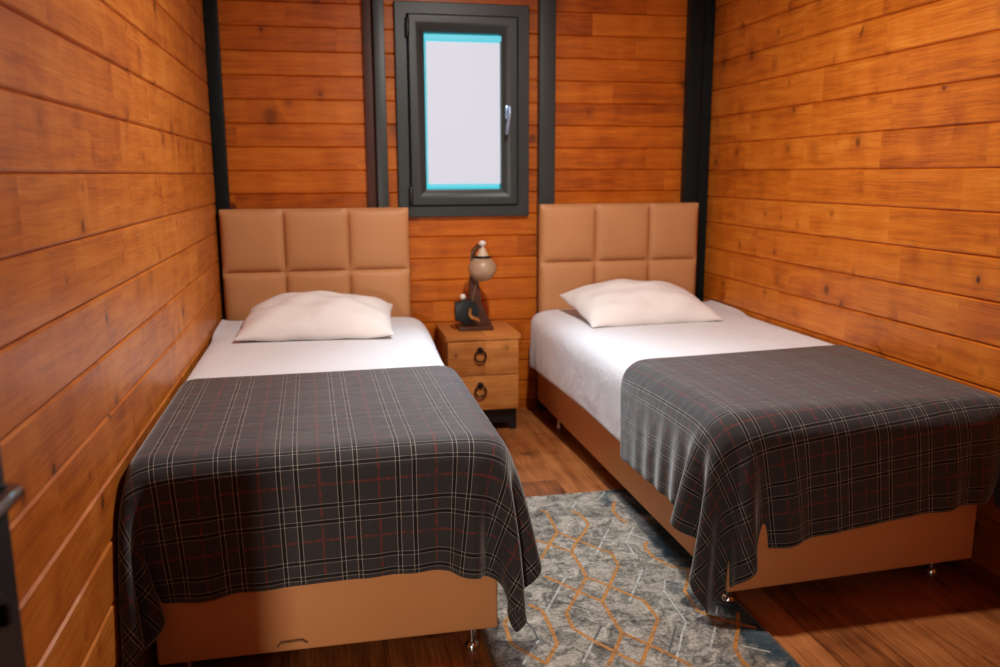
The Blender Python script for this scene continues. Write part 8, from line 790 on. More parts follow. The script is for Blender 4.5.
1,0,-1,1,0,-1,1,0,-1,1,0,-1,1,0,0,-1,1,0,-1,0,1,0,0,0,0,0,0,0,-1,1,-1,1,-1,1,0,27,0,-1,1,0,0,-1,1,0,-1,1,0,0,-1,1,0,-1,1,0,-1,1,0,-1,1,0,-1,1,0,-1,1,0,0,-1,1,0,-1,1,0,-1,1,0,-1,1,0,-1,1,0,-1,1,0,-1,1,0,-1,1,0,-1,0,1,0,-1,1,0,0,-1,0,1,0,0,0,
0,-1,1,0,0,-1,1,0,-1,26,1,0,-1,1,0,0,-1,1,0,-1,1,0,0,-1,1,0,-1,1,0,-1,1,0,-1,1,0,-1,1,0,-1,1,0,0,-1,1,0,-1,1,0,-1,1,0,-1,1,0,-1,1,0,-1,1,0,-1,1,0,-1,1,0,0,-1,1,0,-1,0,1,0,0,-1,0,0,0,0,1,0,-1,1,0,0,-1,1,27,-1,1,0,-1,1,0,0,-1,1,0,-1,1,0,0,-1,
1,0,-1,1,0,-1,1,0,-1,1,0,-1,1,0,-1,0,1,0,-1,1,0,-1,1,0,-1,1,0,-1,1,0,-1,1,0,-1,1,0,-1,1,0,-1,0,1,0,-1,1,0,0,-1,0,1,0,0,0,0,0,0,-1,1,-1,1,-1,1,-1,27,0,-1,1,0,-1,0,1,0,-1,1,0,-1,0,1,0,-1,1,0,-1,0,1,-1,0,1,-1,0,1,-1,0,1,0,-1,1,0,-1,0,1,-1,0,1,
-1,0,1,-1,0,1,-1,0,1,-1,0,1,-1,0,0,1,-1,0,0,0,0,0,0,1,-1,0,0,0,0,0,0,1,-1,1,-1,1,-1,0,25,1,0,-1,1,0,0,-1,1,0,-1,0,1,0,-1,1,0,-1,0,1,0,-1,1,0,-1,0,1,-1,0,1,-1,0,0,0,0,0,1,-1,0,0,0,0,0,0,0,0,-1,1,0,-1,1,0,-1,0,1,0,-1,0,1,0,-1,0,0,1,-1,0,0,0,
0,0,0,0,0,1,-1,1,0,0,0,23,0,0,1,-1,0,0,0,0,0,0,0,0,0,0,-1,0,1,0,-1,0,1,-1,0,0,1,-1,0,0,0,0,0,0,-1,1,0,-1,0,1,0,-1,0,1,-1,0,0,0,0,0,0,-1,1,0,0,-1,0,1,0,-1,0,0,0,0,0,0,0,0,0,0,0,0,0,0,0,1,-1,0,0,-2,18,1,0,-1,0,0,0,1,-1,0,0,0,-1,0,1,0,0,-1,0,
0,1,-1,0,0,0,-1,1,0,0,-1,0,0,1,0,-1,0,0,0,0,0,0,0,-1,0,0,1,0,-1,0,0,0,-1,1,0,0,0,-1,0,0,0,0,1,0,-1,0,0,0,0,0,0,0,0,0,0,0,0,0,-2,-4,12,0,0,0,0,0,0,-1,0,0,0,0,1,0,-1,0,0,0,0,0,-1,0,0,0,1,0,-1,0,0,0,0,0,-1,0,0,0,0,1,-1,0,0,0,0,0,0,-1,0,0,0,0,
0,0,0,0,0,0,0,0,0,0,0,-1,0,0,0,0,0,0,0,0,0,0,0,0,0,1,-1,-3,-2,6,-1,0,0,0,0,0,0,0,0,0,0,-1,0,0,0,0,0,0,0,0,0,0,0,-1,0,0,0,0,0,0,0,0,0,0,0,1,-1,0,0,0,0,0,0,0,0,0,0,0,0,0,0,-1,0,0,0,0,0,0,0,0,0,0,0,0,0,0,0,0,0,0,0,0,0,0,0,0,-1,-2,2,-1,0,0,0,0,
0,0,0,0,0,0,0,0,0,0,0,0,0,0,0,0,0,0,0,0,0,0,0,0,0,0,0,0,0,0,-1,0,0,0,0,0,0,0,0,0,0,0,0,0,0,0,0,0,0,0,0,0,0,0,0,0,0,0,0,0,0,0,0,0,0,0,0,0,0,0,0,1,-1,0,0,0,0,0,0,0,0,0,0,0,0,0,0,0,0,0,0,0,0,0,0,0,0,0,0,0,0,0,0,0,0,0,0,0,0,0,0,0,0,0,0,0,0,0,0,
0,0,0,0,0,0,0,0,0,0,0,0,0,0,0,0,0,0,0,0,0,0,0,0,0,0,0,0,0,0,0,0,0,0,0,0,0,0,0,0,0,0,0,0,0,0,0,0,0,0,0,0,0,0,0,0,0,0,0,0,0,0,0,0,0,0,0,0,0,0,0,0,0,0,0,0,0,0,0,0,0,0,0,0,0,0,0,0,0,0,0,0,0,0,0,0,0,0,0,0,0,0,0,0,0,0,0,0,0,0,0,0,0,0,0,0,0,0,0,0,
0,0,0,0,0,0,0,0,0,0,0,0,0,0,0,0,0,0,0,0,0,0,0,0,0,0,0,0,0,0,0,0,0,0,0,0,0,0,0,0,0,0,0,0,0,0,0,0,0,0,0,0,0,0,0,0,0,0,0,0,0,0,0,0,0,0,0,0,0,0,0,0,0,0,0,0,0,0,0,0,0,0,0,0,0,0,0,0,0,0,0,0,0,0,0,0,0,0,0,0,0,0,0,0,0,0,0,0,0,0,0,0,0,0,0,0,0,0,0,0,
0,0,0,0,0,0,0,0,0,0,0,0,0,0,0,0,0,0,0,0,0,0,0,0,0,0,0,0,0,0,0,0,0,0,0,0,0,0,0,0,0,0,0,0,0,0,0,0,0,0,0,0,0,0,0,0,0,0,0,0,0,0,0,0,0,0,0,0,0,0,0,0,0,0,0,0,0,0,0,0,0,0,0,0,0,0,0,0,0,0,0,0,0,0,0,0,0,0,0,0,0,0,0,0,0,0,0,0,0,0,0,0,0,0,0,0,0,0,0,0,
0,0,0,0,0,0,0,0,0,0,0,0,0,0,0,0,0,0,0,0,0,0,0,0,0,0,0,0,0,0,0,0,0,0,0,0,0,0,0,0,0,0,0,0,0,0,0,0,0,0,0,0,0,0,0,0,0,0,0,0,0,0,0,0,0,0,0,0,0,0,0,0,0,0,0,0,0,0,0,0,0,0,0,0,0,0,0,0,0,0,0,0,0,0,0,0,0,0,0,0,0,0,0,0,0,0,0,0,0,0,0,0,0,0,0,0,0,0,0,0,
0,0,0,0,0,0,0,0,0,0,0,0,0,0,0,0,0,0,0,0,0,0,0,0,0,0,1,0,0,0,0,0,0,0,0,0,0,0,0,0,0,0,0,0,0,0,0,0,0,0,0,0,0,0,0,0,0,0,0,0,0,0,0,0,0,0,0,0,0,0,0,0,0,0,0,0,0,0,0,0,0,0,0,0,0,0,0,0,0,0,0,0,0,0,0,0,0,0,0,0,0,0,0,0,0,0,0,0,0,0,0,0,0,0,0,0,0,0,0,0,
0,0,0,0,0,0,0,0,0,0,0,0,0,0,0,0,0,0,0,0,0,0,0,0,0,0,0,0,0,0,0,0,0,0,0,0,0,0,0,0,0,0,0,0,0,0,0,0,0,0,0,0,0,0,0,0,0,0,0,0,0,0,0,0,0,0,0,0,0,0,0,0,0,0,0,0,0,0,0,0,0,0,0,0,0,0,0,0,0,0,0,0,0,0,0,0,0,0,0,0,0,0,0,0,0,0,0,0,0,0,0,0,0,0,0,0,0,0,0,0,
0,0,0,0,0,0,0,0,0,0,0,0,0,0,0,0,0,0,0,0,0,0,0,0,0,0,0,0,0,0,0,0,0,0,0,0,0,0,0,0,0,0,0,0,0,0,0,0,0,0,0,0,0,0,0,0,0,0,0,0,0,0,0,0,0,0,0,0,0,0,0,0,0,0,0,0,0,0,0,0,0,0,0,0,0,0,0,0,0,0,0,0,0,0,0,0,0,0,0,0,0,0,0,0,0,0,0,0,0,0,0,0,0,0,0,0,0,0,0,0,
0,0,0,0,0,0,0,0,0,0,0,0,0,0,0,0,0,0,0,0,0,0,0,0,0,0,0,0,0,0,0,0,0,0,0,0,0,0,0,0,0,0,0,0,0,0,0,0,0,0,0,0,0,0,0,0,0,0,0,0,0,0,0,0,0,0,0,0,0,0,0,0,0,0,0,0,0,0,0,0,0,0,0,0,0,0,0,0,0,0,0,0,0,0,0,0,0,0,0,0,0,0,0,0,0,0,0,0,0,0,0,0,0,0,0,0,0,0,0,0,
0,0,0,0,0,0,0,0,0,0,0,0,0,0,0,0,0,0,0,0,0,0,0,0,0,0,0,0,0,0,0,0,0,0,0,0,0,0,0,0,0,0,0,0,0,0,0,0,0,0,0,0,0,0,0,0,0,0,0,0,0,0,0,0,0,0,0,0,0,0,0,0,0,0,0,0,0,0,0,0,0,0,0,0,0,0,0,0,0,0,0,0,0,0,0,0,0,0,0,0,0,0,0,0,0,0,0,0,0,0,0,0,0,0,0,0,0,0,0,0,
0,0,0,0,0,0,0,0,0,0,0,0,0,0,0,0,0,0,0,0,0,0,0,0,0,0,0,0,0,0,0,0,0,0,0,0,0,0,0,0,0,0,0,0,0,0,0,0,0,0,0,0,0,0,0,0,0,0,0,0,0,0,0,0,0,0,0,0,0,0,0,0,0,0,0,0,0,0,0,0,0,0,0,0,0,0,0,0,0,0,0,0,0,0,0,0,0,0,0,0,0,0,0,0,0,0,0,0,0,0,0,0,0,0,0,0,0,0,0,0,
0,0,0,0,0,0,0,0,0,0,0,0,0,0,0,0,0,0,0,0,0,0,0,0,0,0,0,0,0,0,0,0,0,0,0,0,0,0,0,0,0,0,0,0,0,0,0,0,0,0,0,0,0,0,0,0,0,0,0,0,0,0,0,0,0,0,0,0,0,0,0,0,0,0,0,0,0,0,0,0,0,0,0,0,0,0,0,0,0,0,0,0,0,0,0,0,0,0,0,0,0,0,0,0,0,0,0,0,0,0,0,0,0,0,0,0,0,0,0,0,
0,0,0,0,0,0,0,0,0,0,0,0,0,0,0,0,0,0,0,0,0,0,0,0,0,0,0,0,0,0,0,0,0,0,0,0,0,0,0,0,0,0,0,0,0,0,0,0,0,0,0,0,0,0,1,0,0,0,0,0,0,0,0,0,0,0,0,0,0,0,0,0,0,0,0,0,0,0,0,0,0,0,0,0,0,0,0,0,0,0,0,0,0,0,0,0,0,0,0,0,0,0,0,0,0,0,0,0,0,0,0,0,0,0,0,0,0,0,0,0,
0,0,0,0,0,0,0,0,0,0,0,0,0,0,1,0,0,0,0,0,0,0,0,0,0,0,0,0,0,0,0,0,0,0,0,0,0,0,0,0,0,0,0,0,0,0,0,0,0,0,0,0,0,0,0,0,0,0,0,0,0,0,0,0,0,0,0,0,0,0,0,0,0,0,0,0,0,0,0,0,0,0,0,0,0,0,0,0,0,0,0,0,1,2,0,0,0,0,0,0,0,0,0,0,0,0,0,0,0,0,0,0,0,0,0,0,0,0,0,0,
0,0,0,0,0,0,0,0,0,0,0,0,0,0,0,0,0,0,0,0,0,0,0,0,0,0,0,0,0,0,0,0,0,0,0,0,0,0,0,0,0,0,0,0,0,0,0,0,0,0,1,1,4,0,0,0,0,0,0,0,0,0,0,0,0,0,0,0,0,0,0,0,0,0,0,0,0,0,0,0,0,0,0,0,0,0,0,0,0,0,0,0,0,0,0,0,0,0,0,0,0,0,0,0,0,0,0,0,0,0,0,0,0,0,0,0,0,0,0,0,
0,0,0,0,0,0,0,0,0,1,2,2,0,0,0,0,0,0,0,0,0,0,0,0,0,0,0,0,0,0,0,0,0,0,0,0,0,0,0,0,0,0,0,0,0,0,0,0,0,0,0,0,0,0,0,0,0,0,0,0,0,0,0,0,0,0,0,0,0,0,0,0,0,0,0,0,0,0,0,0,0,0,0,0,0,0,0,0,0,2,2,0,0,0,0,0,0,0,0,0,0,0,0,0,0,0,0,0,0,0,0,0,0,0,0,0,0,0,0,0,
0,0,0,0,0,0,0,0,0,0,0,0,0,0,0,0,0,0,0,0,0,0,0,0,0,0,0,0,0,0,0,0,0,0,0,0,0,0,0,0,0,0,0,0,0,0,0,0,0,1,0,0,0,0,0,0,0,0,0,0,0,0,0,0,0,0,0,0,0,0,0,0,0,0,0,0,0,0,0,0,0,0,0,0,0,0,0,0,0,0,0,0,0,0,0,0,0,0,0,0,0,0,0,0,0,0,0,0,0,0,0,0,0,0,0,0,0,0,0,0,
0,0,0,0,0,0,0,0,0,0,0,0,0,0,0,0,0,0,0,0,0,0,0,0,0,0,0,0,0,0,0,0,0,0,0,0,0,0,0,0,0,0,0,0,0,0,0,0,0,0,0,0,0,0,0,0,0,0,0,0,0,0,0,0,0,0,0,0,0,0,0,0,0,0,0,0,0,0,0,0,0,0,0,0,0,0,0,0,0,0,0,0,0,0,0,0,0,0,0,0,0,0,0,0,0,0,0,0,0,0,0,0,0,0,0,0,0,0,0,0,
0,0,0,0,0,0,0,0,0,0,0,0,0,0,0,0,0,0,0,0,0,0,0,0,0,0,0,0,0,0,0,0,0,0,0,0,0,0,0,0,0,0,0,0,0,0,0,0,0,0,0,0,0,0,0,0,0,0,0,0,0,0,0,0,0,0,0,0,0,0,0,0,0,0,0,0,0,0,0,0,0,0,0,0,0,0,0,0,0,0,0,0,0,0,0,0,0,0,0,0,0,0,0,0,0,0,0,0,0,0,0,0,0,0,0,0,0,0,0,0,
0,0,0,0,0,0,0,0,0,0,0,0,0,0,0,0,0,0,0,0,0,0,0,0,0,0,0,0,0,0,0,0,0,0,0,0,0,0,0,0,0,0,0,0,0,0,0,0,0,0,0,0,0,0,0,0,0,0,0,0,0,0,0,0,0,0,0,0,0,0,0,0,0,0,0,0,0,0,0,0,0,0,0,0,0,0,0,0,0,0,0,0,0,0,0,0,0,0,0,0,0,0,0,0,0,0,0,0,0,0,0,0,0,0,0,0,0,0,0,0,
0,0,0,0,0,0,0,0,0,0,0,0,0,0,0,0,0,0,0,0,0,0,0,0,0,0,0,0,0,0,0,0,0,0,0,0,0,0,0,0,0,0,0,0,0,0,0,0,0,0,0,0,0,0,0,0,0,0,0,0,0,0,0,0,0,0,0,0,0,0,0,0,0,0,0,0,0,0,0,0,0,0,0,0,0,0,0,0,0,0,0,0,0,0,0,0,0,0,0,0,0,0,0,0,0,0,0,0,0,0,0,0,0,0,0,0,0,0,0,0,
0,0,0,0,0,0,0,0,0,0,0,0,0,0,0,0,0,0,0,0,0,0,0,0,0,0,0,0,0,0,0,0,0,0,0,0,0,0,0,0,0,0,0,0,0,0,0,0,0,0,0,0,0,0,0,0,0,0,0,0,0,0,0,0,0,0,0,0,0,0,0,0,0,0,0,0,0,0,0,0,0,1,-1,0,0,0,0,0,0,0,0,0,0,0,0,0,0,0,0,0,0,0,0,0,0,0,0,0,0,-1,0,0,0,0,0,0,0,0,0,
0,0,0,0,0,0,0,0,-1,0,0,0,0,0,0,0,0,0,0,0,0,0,0,0,0,1,1,1,1,0,1,0,0,0,0,0,0,0,0,1,0,0,-2,0,0,0,0,0,0,0,-1,0,0,0,0,0,0,-1,0,0,0,0,-1,0,0,0,0,-1,0,1,0,-1,0,0,0,-1,0,0,0,-1,0,0,0,-1,0,0,-1,1,0,0,-1,0,0,0,-1,0,0,0,-1,0,0,1,0,2,2,4,4,2,2,0,1,1,0,
1,0,0,1,0,-1,0,0,]),
}
def cloth_pts(key):
    nu, nv, steps = CLOTH[key]       # millimetre steps from one cloth point to the next
    a = np.array(steps, dtype=np.int64).reshape(3, nu, nv)
    a = np.cumsum(np.cumsum(a, axis=2), axis=1)
    P = np.moveaxis(a, 0, 2)*.001
    P[1:-1, 1:-1] = .5*P[1:-1, 1:-1] + .125*(P[2:, 1:-1]+P[:-2, 1:-1]+P[1:-1, 2:]+P[1:-1, :-2])
    return P
def cloth_obj(name, P, dx, mat, thick, uv0=(0, 0), lv=2, us=1.0):
    nu, nv, _ = P.shape
    faces = [(i*nv+j, (i+1)*nv+j, (i+1)*nv+j+1, i*nv+j+1) for i in range(nu-1) for j in range(nv-1)]
    me = bpy.data.meshes.new(name); me.from_pydata([tuple(p) for p in P.reshape(-1, 3)], [], faces)
    uvl = me.uv_layers.new(name='UVMap')
    for l in me.loops:
        i, j = divmod(l.vertex_index, nv)
        uvl.data[l.index].uv = (i*dx*us+uv0[0], j*dx+uv0[1])
    me.materials.append(mat); me.polygons.foreach_set('use_smooth', [True]*len(me.polygons))
    o = bpy.data.objects.new(name, me); COL.objects.link(o)
    solid(o, thick); subsurf(o, lv)
    return o

# ------------------------------------------------------------------ beds
def puff(mb, x0, x1, z0, z1, y0, dep, n=18):
    """one padded headboard square bulging towards -y"""
    bm = mb.bm; g = []
    for i in range(n+1):
        row = []
        for j in range(n+1):
            u, v = i/n*2-1, j/n*2-1
            f = (max(0, 1-abs(u)**3.2)*max(0, 1-abs(v)**3.2))**.5
            row.append(bm.verts.new((x0+(x1-x0)*i/n, y0-dep*f-.003, z0+(z1-z0)*j/n)))
        g.append(row)
    for i in range(n):
        for j in range(n): bm.faces.new((g[i][j], g[i+1][j], g[i+1][j+1], g[i][j+1]))
    # closing rim
    rim = [g[i][0] for i in range(n+1)] + [g[n][j] for j in range(1, n+1)] + [g[i][n] for i in range(n-1, -1, -1)] + [g[0][j] for j in range(n-1, 0, -1)]
    back = [bm.verts.new((v.co.x, y0+.006, v.co.z)) for v in rim]
    m = len(rim)
    for k in range(m): bm.faces.new((rim[k], rim[(k+1) % m], back[(k+1) % m], back[k]))
    bm.faces.new(back)
def bed(label, foot, head, hb, colx, rows, legs):
    """foot/head = ((xl, yl), (xr, yr)) base corners; hb = headboard x0, x1, ztop"""
    r = empty('bed', ((foot[0][0]+foot[1][0])/2, (foot[0][1]+head[0][1])/2, 0)); tag(r, label, 'bed', 'upholstered single beds')
    mb = MB(); mb.prism([foot[0], foot[1], head[1], head[0]], 'Z', .072, .315)
    es = [e for e in mb.bm.edges]; bmesh.ops.bevel(mb.bm, geom=es, offset=.008, segments=3, profile=.6, affect='EDGES')
    base = mb.build('bed_base', M_tanb, r)
    mb = MB(); i = .03; mb.prism([(foot[0][0]+i, foot[0][1]+.05), (foot[1][0]-i, foot[1][1]+.05), (head[1][0]-i, head[1][1]-.01), (head[0][0]+i, head[0][1]-.01)], 'Z', .315, .575)
    bmesh.ops.bevel(mb.bm, geom=[e for e in mb.bm.edges], offset=.05, segments=4, profile=.5, affect='EDGES')
    mb.build('mattress', M_sheet, r)
    x0, x1, zt = hb
    mb = MB(); mb.box((x0, 4.418, .08), (x1, 4.464, zt), .006, 3); h = mb.build('headboard', M_tan, r)
    cx = [x0]+list(colx)+[x1]
    for a, b in zip(cx, cx[1:]):
        for za, zb in zip(rows, rows[1:]):
            mb = MB(); puff(mb, a+.002, b-.002, za+.002, zb-.002, 4.418, .024); mb.build('headboard_panel', M_tan, h, 60)
    for (lx, ly, z0) in legs:
        mb = MB(); mb.lathe([(.012, .075), (.012, z0+.022), (.020, z0+.014), (.022, z0+.006), (.022, z0)], (lx, ly, 0), 18); mb.build('leg', M_chrome, r)
    return r, base
b1, base1 = bed('bed on the left with white pillow, tucked between orange board wall and nightstand', ((-.470, 2.112), (.428, 2.112)), ((-.470, 4.415), (.428, 4.415)), (-.514, .429, 1.150), (-.206, .117), (.516, .832, 1.149), [(.360, 2.150, 0), (-.40, 2.150, 0), (.36, 4.30, 0), (-.40, 4.30, 0)])
b2, base2 = bed('bed on the right along the right wall, its tan side facing the rug', ((1.145, 2.160), (2.038, 2.205)), ((1.130, 4.415), (2.030, 4.415)), (1.138, 2.049, 1.158), (1.450, 1.761), (.530, .846, 1.157), [(1.182, 2.225, .0105), (1.945, 2.275, 0), (1.172, 4.12, 0), (1.96, 4.30, 0)])
mb = MB(); mb.tube([(-.168, 2.1085, .092), (-.160, 2.104, .104), (-.105, 2.104, .106), (-.092, 2.1085, .095)], .0028, 8); mb.build('pull_strap', M_tag, base1)

# sheets
P = cloth_pts('S')
k = np.clip((P[..., 1]-3.3)/1.0, 0, 1); P[..., 0] -= .034*k*k*(3-2*k)*np.clip((1.24-P[..., 0])/.14, 0, 1)
sh2 = cloth_obj('bed_sheet', P, .0265, M_sheet, .004, lv=1)
tag(sh2, 'white sheet over the right bed, hanging down its side above the tan base', 'bed sheet', 'white bed sheets')
Q = P.copy(); Q[..., 0] = .462 - (P[..., 0]-1.100)*.955; Q[..., 1] -= .055
sh1 = cloth_obj('bed_sheet', Q[::-1], .0265, M_sheet, .004, lv=1)
tag(sh1, 'white sheet over the left bed beside the nightstand, smooth and flat on top', 'bed sheet', 'white bed sheets')
# plaid throws
t1 = cloth_obj('blanket', cloth_pts('L'), .02, M_plaid, .005, (.1015, .034))
tag(t1, 'dark plaid blanket across the foot of the left bed, dropping by the left wall', 'blanket', 'charcoal plaid blankets')
t2 = cloth_obj('blanket', cloth_pts('R'), .02, M_plaid, .005, (.060, .042), us=1.08)
tag(t2, 'dark plaid blanket across the foot of the right bed, a corner hanging near the rug', 'blanket', 'charcoal plaid blankets')

# pillows
def pillow(name, w, d, t, seed):
    rnd = random.Random(seed); n, m = 44, 32; bm = bmesh.new()
    ph = [rnd.uniform(0, 6.28) for _ in range(8)]
    top, bot = [], []
    for i in range(n+1):
        a, b = [], []
        for j in range(m+1):
            u, v = i/n*2-1, j/m*2-1
            f = (max(0, 1-abs(u)**2.6)*max(0, 1-abs(v)**2.6))**.62
            px = u*w/2*(1-.045*(1-v*v)**1.0*abs(u)); py = v*d/2*(1-.06*(1-u*u)*abs(v))
            wr = .006*math.sin(5*u+3*v+ph[0])+.005*math.sin(9*u-6*v+ph[1])+.004*math.sin(13*v+4*u+ph[2])
            edge = .004*math.sin(11*u+ph[3])*abs(v)**6 + .004*math.sin(9*v+ph[4])*abs(u)**6
            a.append(bm.verts.new((px, py, t*.70*f+wr*f+edge+.002)))
            b.append(a[-1] if i in (0, n) or j in (0, m) else bm.verts.new((px, py, -t*.20*f+edge-.002)))
        top.append(a); bot.append(b)
    for i in range(n):
        for j in range(m):
            bm.faces.new((top[i][j], top[i+1][j], top[i+1][j+1], top[i][j+1]))
            q = (bot[i][j], bot[i][j+1], bot[i+1][j+1], bot[i+1][j])
            if len(set(q)) == 4 and not all(x in (top[i][j], top[i][j+1], top[i+1][j+1], top[i+1][j]) for x in q): bm.faces.new(q)
    bmesh.ops.recalc_face_normals(bm, faces=bm.faces[:])
    me = bpy.data.meshes.new(name); bm.to_mesh(me); bm.free(); me.materials.append(M_pillow)
    me.polygons.foreach_set('use_smooth', [True]*len(me.polygons))
    o = bpy.data.objects.new(name, me); COL.objects.link(o); subsurf(o, 1); return o
p1 = pillow('pillow', .70, .52, .17, 3); p1.location = (-.045, 3.93, .648); p1.rotation_euler = (math.radians(7), 0, math.radians(-4))
tag(p1, 'white pillow on the left bed, leaning back towards its tan padded headboard', 'pillow', 'white bed pillows')
p2 = pillow('pillow', .70, .52, .17, 8); p2.location = (1.540, 3.98, .650); p2.rotation_euler = (math.radians(9), 0, math.radians(3))
tag(p2, 'white pillow on the right bed, below the padded headboard beside the right wall', 'pillow', 'white bed pillows')

# ------------------------------------------------------------------ nightstand
ns = empty('nightstand', (.766, 4.30, 0)); tag(ns, 'pine nightstand with two drawers and black ring pulls between the beds', 'nightstand')
mb = MB(); mb.box((.582, 4.142, .118), (.600, 4.500, .488), .002); mb.box((.932, 4.142, .118), (.950, 4.500, .488), .002)
mb.box((.600, 4.142, .118), (.932, 4.500, .134)); mb.box((.600, 4.488, .134), (.932, 4.500, .488)); mb.build('cabinet_body', M_pine, ns)
mb = MB(); mb.box((.572, 4.118, .488), (.960, 4.505, .516), .003); mb.build('cabinet_top', M_pine, ns)
for z0, z1 in ((.121, .302), (.306, .485)):
    mb = MB(); mb.box((.583, 4.122, z0), (.949, 4.142, z1), .0025); mb.box((.61, 4.142, z0+.02), (.92, 4.46, z1-.02)); d = mb.build('drawer', M_pine, ns)
    zc = (z0+z1)/2+.012
    mb = MB(); mb.lathe([(.016, 0), (.016, -.003), (.010, -.006)], (.748, 4.122, zc+.030), 16, 'Y'); mb.ball((.748, 4.112, zc+.030), .0075, 10)
    mb.torus((.748, 4.110, zc), .029, .0042); mb.build('ring_pull', M_iron, d)
mb = MB()
mb.prism([(.590, .118), (.944, .118), (.944, .002), (.918, .002), (.896, .040), (.640, .040), (.616, .002), (.590, .002)], 'Y', 4.150, 4.172)
mb.prism([(.590, .118), (.944, .118), (.944, .002), (.918, .002), (.896, .040), (.640, .040), (.616, .002), (.590, .002)], 'Y', 4.470, 4.492)
mb.box((.592, 4.172, .06), (.612, 4.47, .118)); mb.box((.922, 4.172, .06), (.942, 4.47, .118)); mb.build('leg_frame', M_black, ns)

# ------------------------------------------------------------------ table lamp
lp = empty('table_lamp', (.752, 4.31, .516)); tag(lp, 'small dark wooden lamp with round frosted globe, standing on the nightstand', 'lamp')
mb = MB(); mb.box((.662, 4.235, .5165), (.842, 4.385, .538), .004); mb.build('lamp_base', M_lampwood, lp)
mb = MB(); mb.prism([(.690, .538), (.848, .538), (.822, .585), (.785, .66), (.770, .85), (.734, .85), (.728, .68), (.705, .60)], 'Y', 4.302, 4.330)
bmesh.ops.bevel(mb.bm, geom=[e for e in mb.bm.edges], offset=.003, segments=2, affect='EDGES'); mb.build('column', M_lampwood, lp)
mb = MB(); mb.lathe([(.046, -.03), (.062, -.026), (.066, 0), (.062, .026), (.046, .03)], (.708, 4.292, .612), 28, 'Y'); mb.box((.648, 4.27, .565), (.675, 4.32, .665), .004); mb.build('drum', M_teal, lp)
mb = MB(); mb.ball((.690, 4.292, .690), .016, 14); mb.tube([(.690, 4.292, .66), (.690, 4.292, .685)], .005, 8); mb.build('side_knob', M_white, lp)
mb = MB(); mb.tube([(.722, 4.252, .635), (.718, 4.248, .605), (.730, 4.246, .585), (.752, 4.246, .578), (.768, 4.248, .566)], [.006, .009, .012, .012, .007], 10); mb.build('brass_hook', M_gold, lp)
mb = MB(); mb.tube([(.752, 4.316, .845), (.746, 4.315, .885), (.752, 4.31, .925), (.772, 4.305, .950), (.794, 4.30, .950)], .0125, 12); mb.build('arm', M_lampwood, lp)
mb = MB(); mb.tube([(.756, 4.296, .60), (.742, 4.296, .68), (.764, 4.296, .76), (.744, 4.298, .84), (.734, 4.30, .90), (.760, 4.292, .945)], .003, 8); mb.build('cord', M_cord, lp)
mb = MB(); mb.lathe([(.012, .050), (.016, .044), (.032, .008), (.036, 0), (.030, -.004)], (.797, 4.298, .893), 24); mb.build('shade_cap', M_cream, lp)
mb = MB(); mb.torus((.797, 4.298, .892), .033, .010, 'Z', 24, 8); mb.build('collar', M_iron, lp)
mb = MB(); mb.ball((.797, 4.298, .966), .018, 16, (1.1, 1, .85)); mb.tube([(.797, 4.298, .935), (.797, 4.298, .958)], .006, 10); mb.build('finial', M_white, lp)
mb = MB(); mb.ball((.795, 4.298, .834), .070, 32, (1.04, 1.04, .96)); mb.build('globe', M_globe, lp, 80)

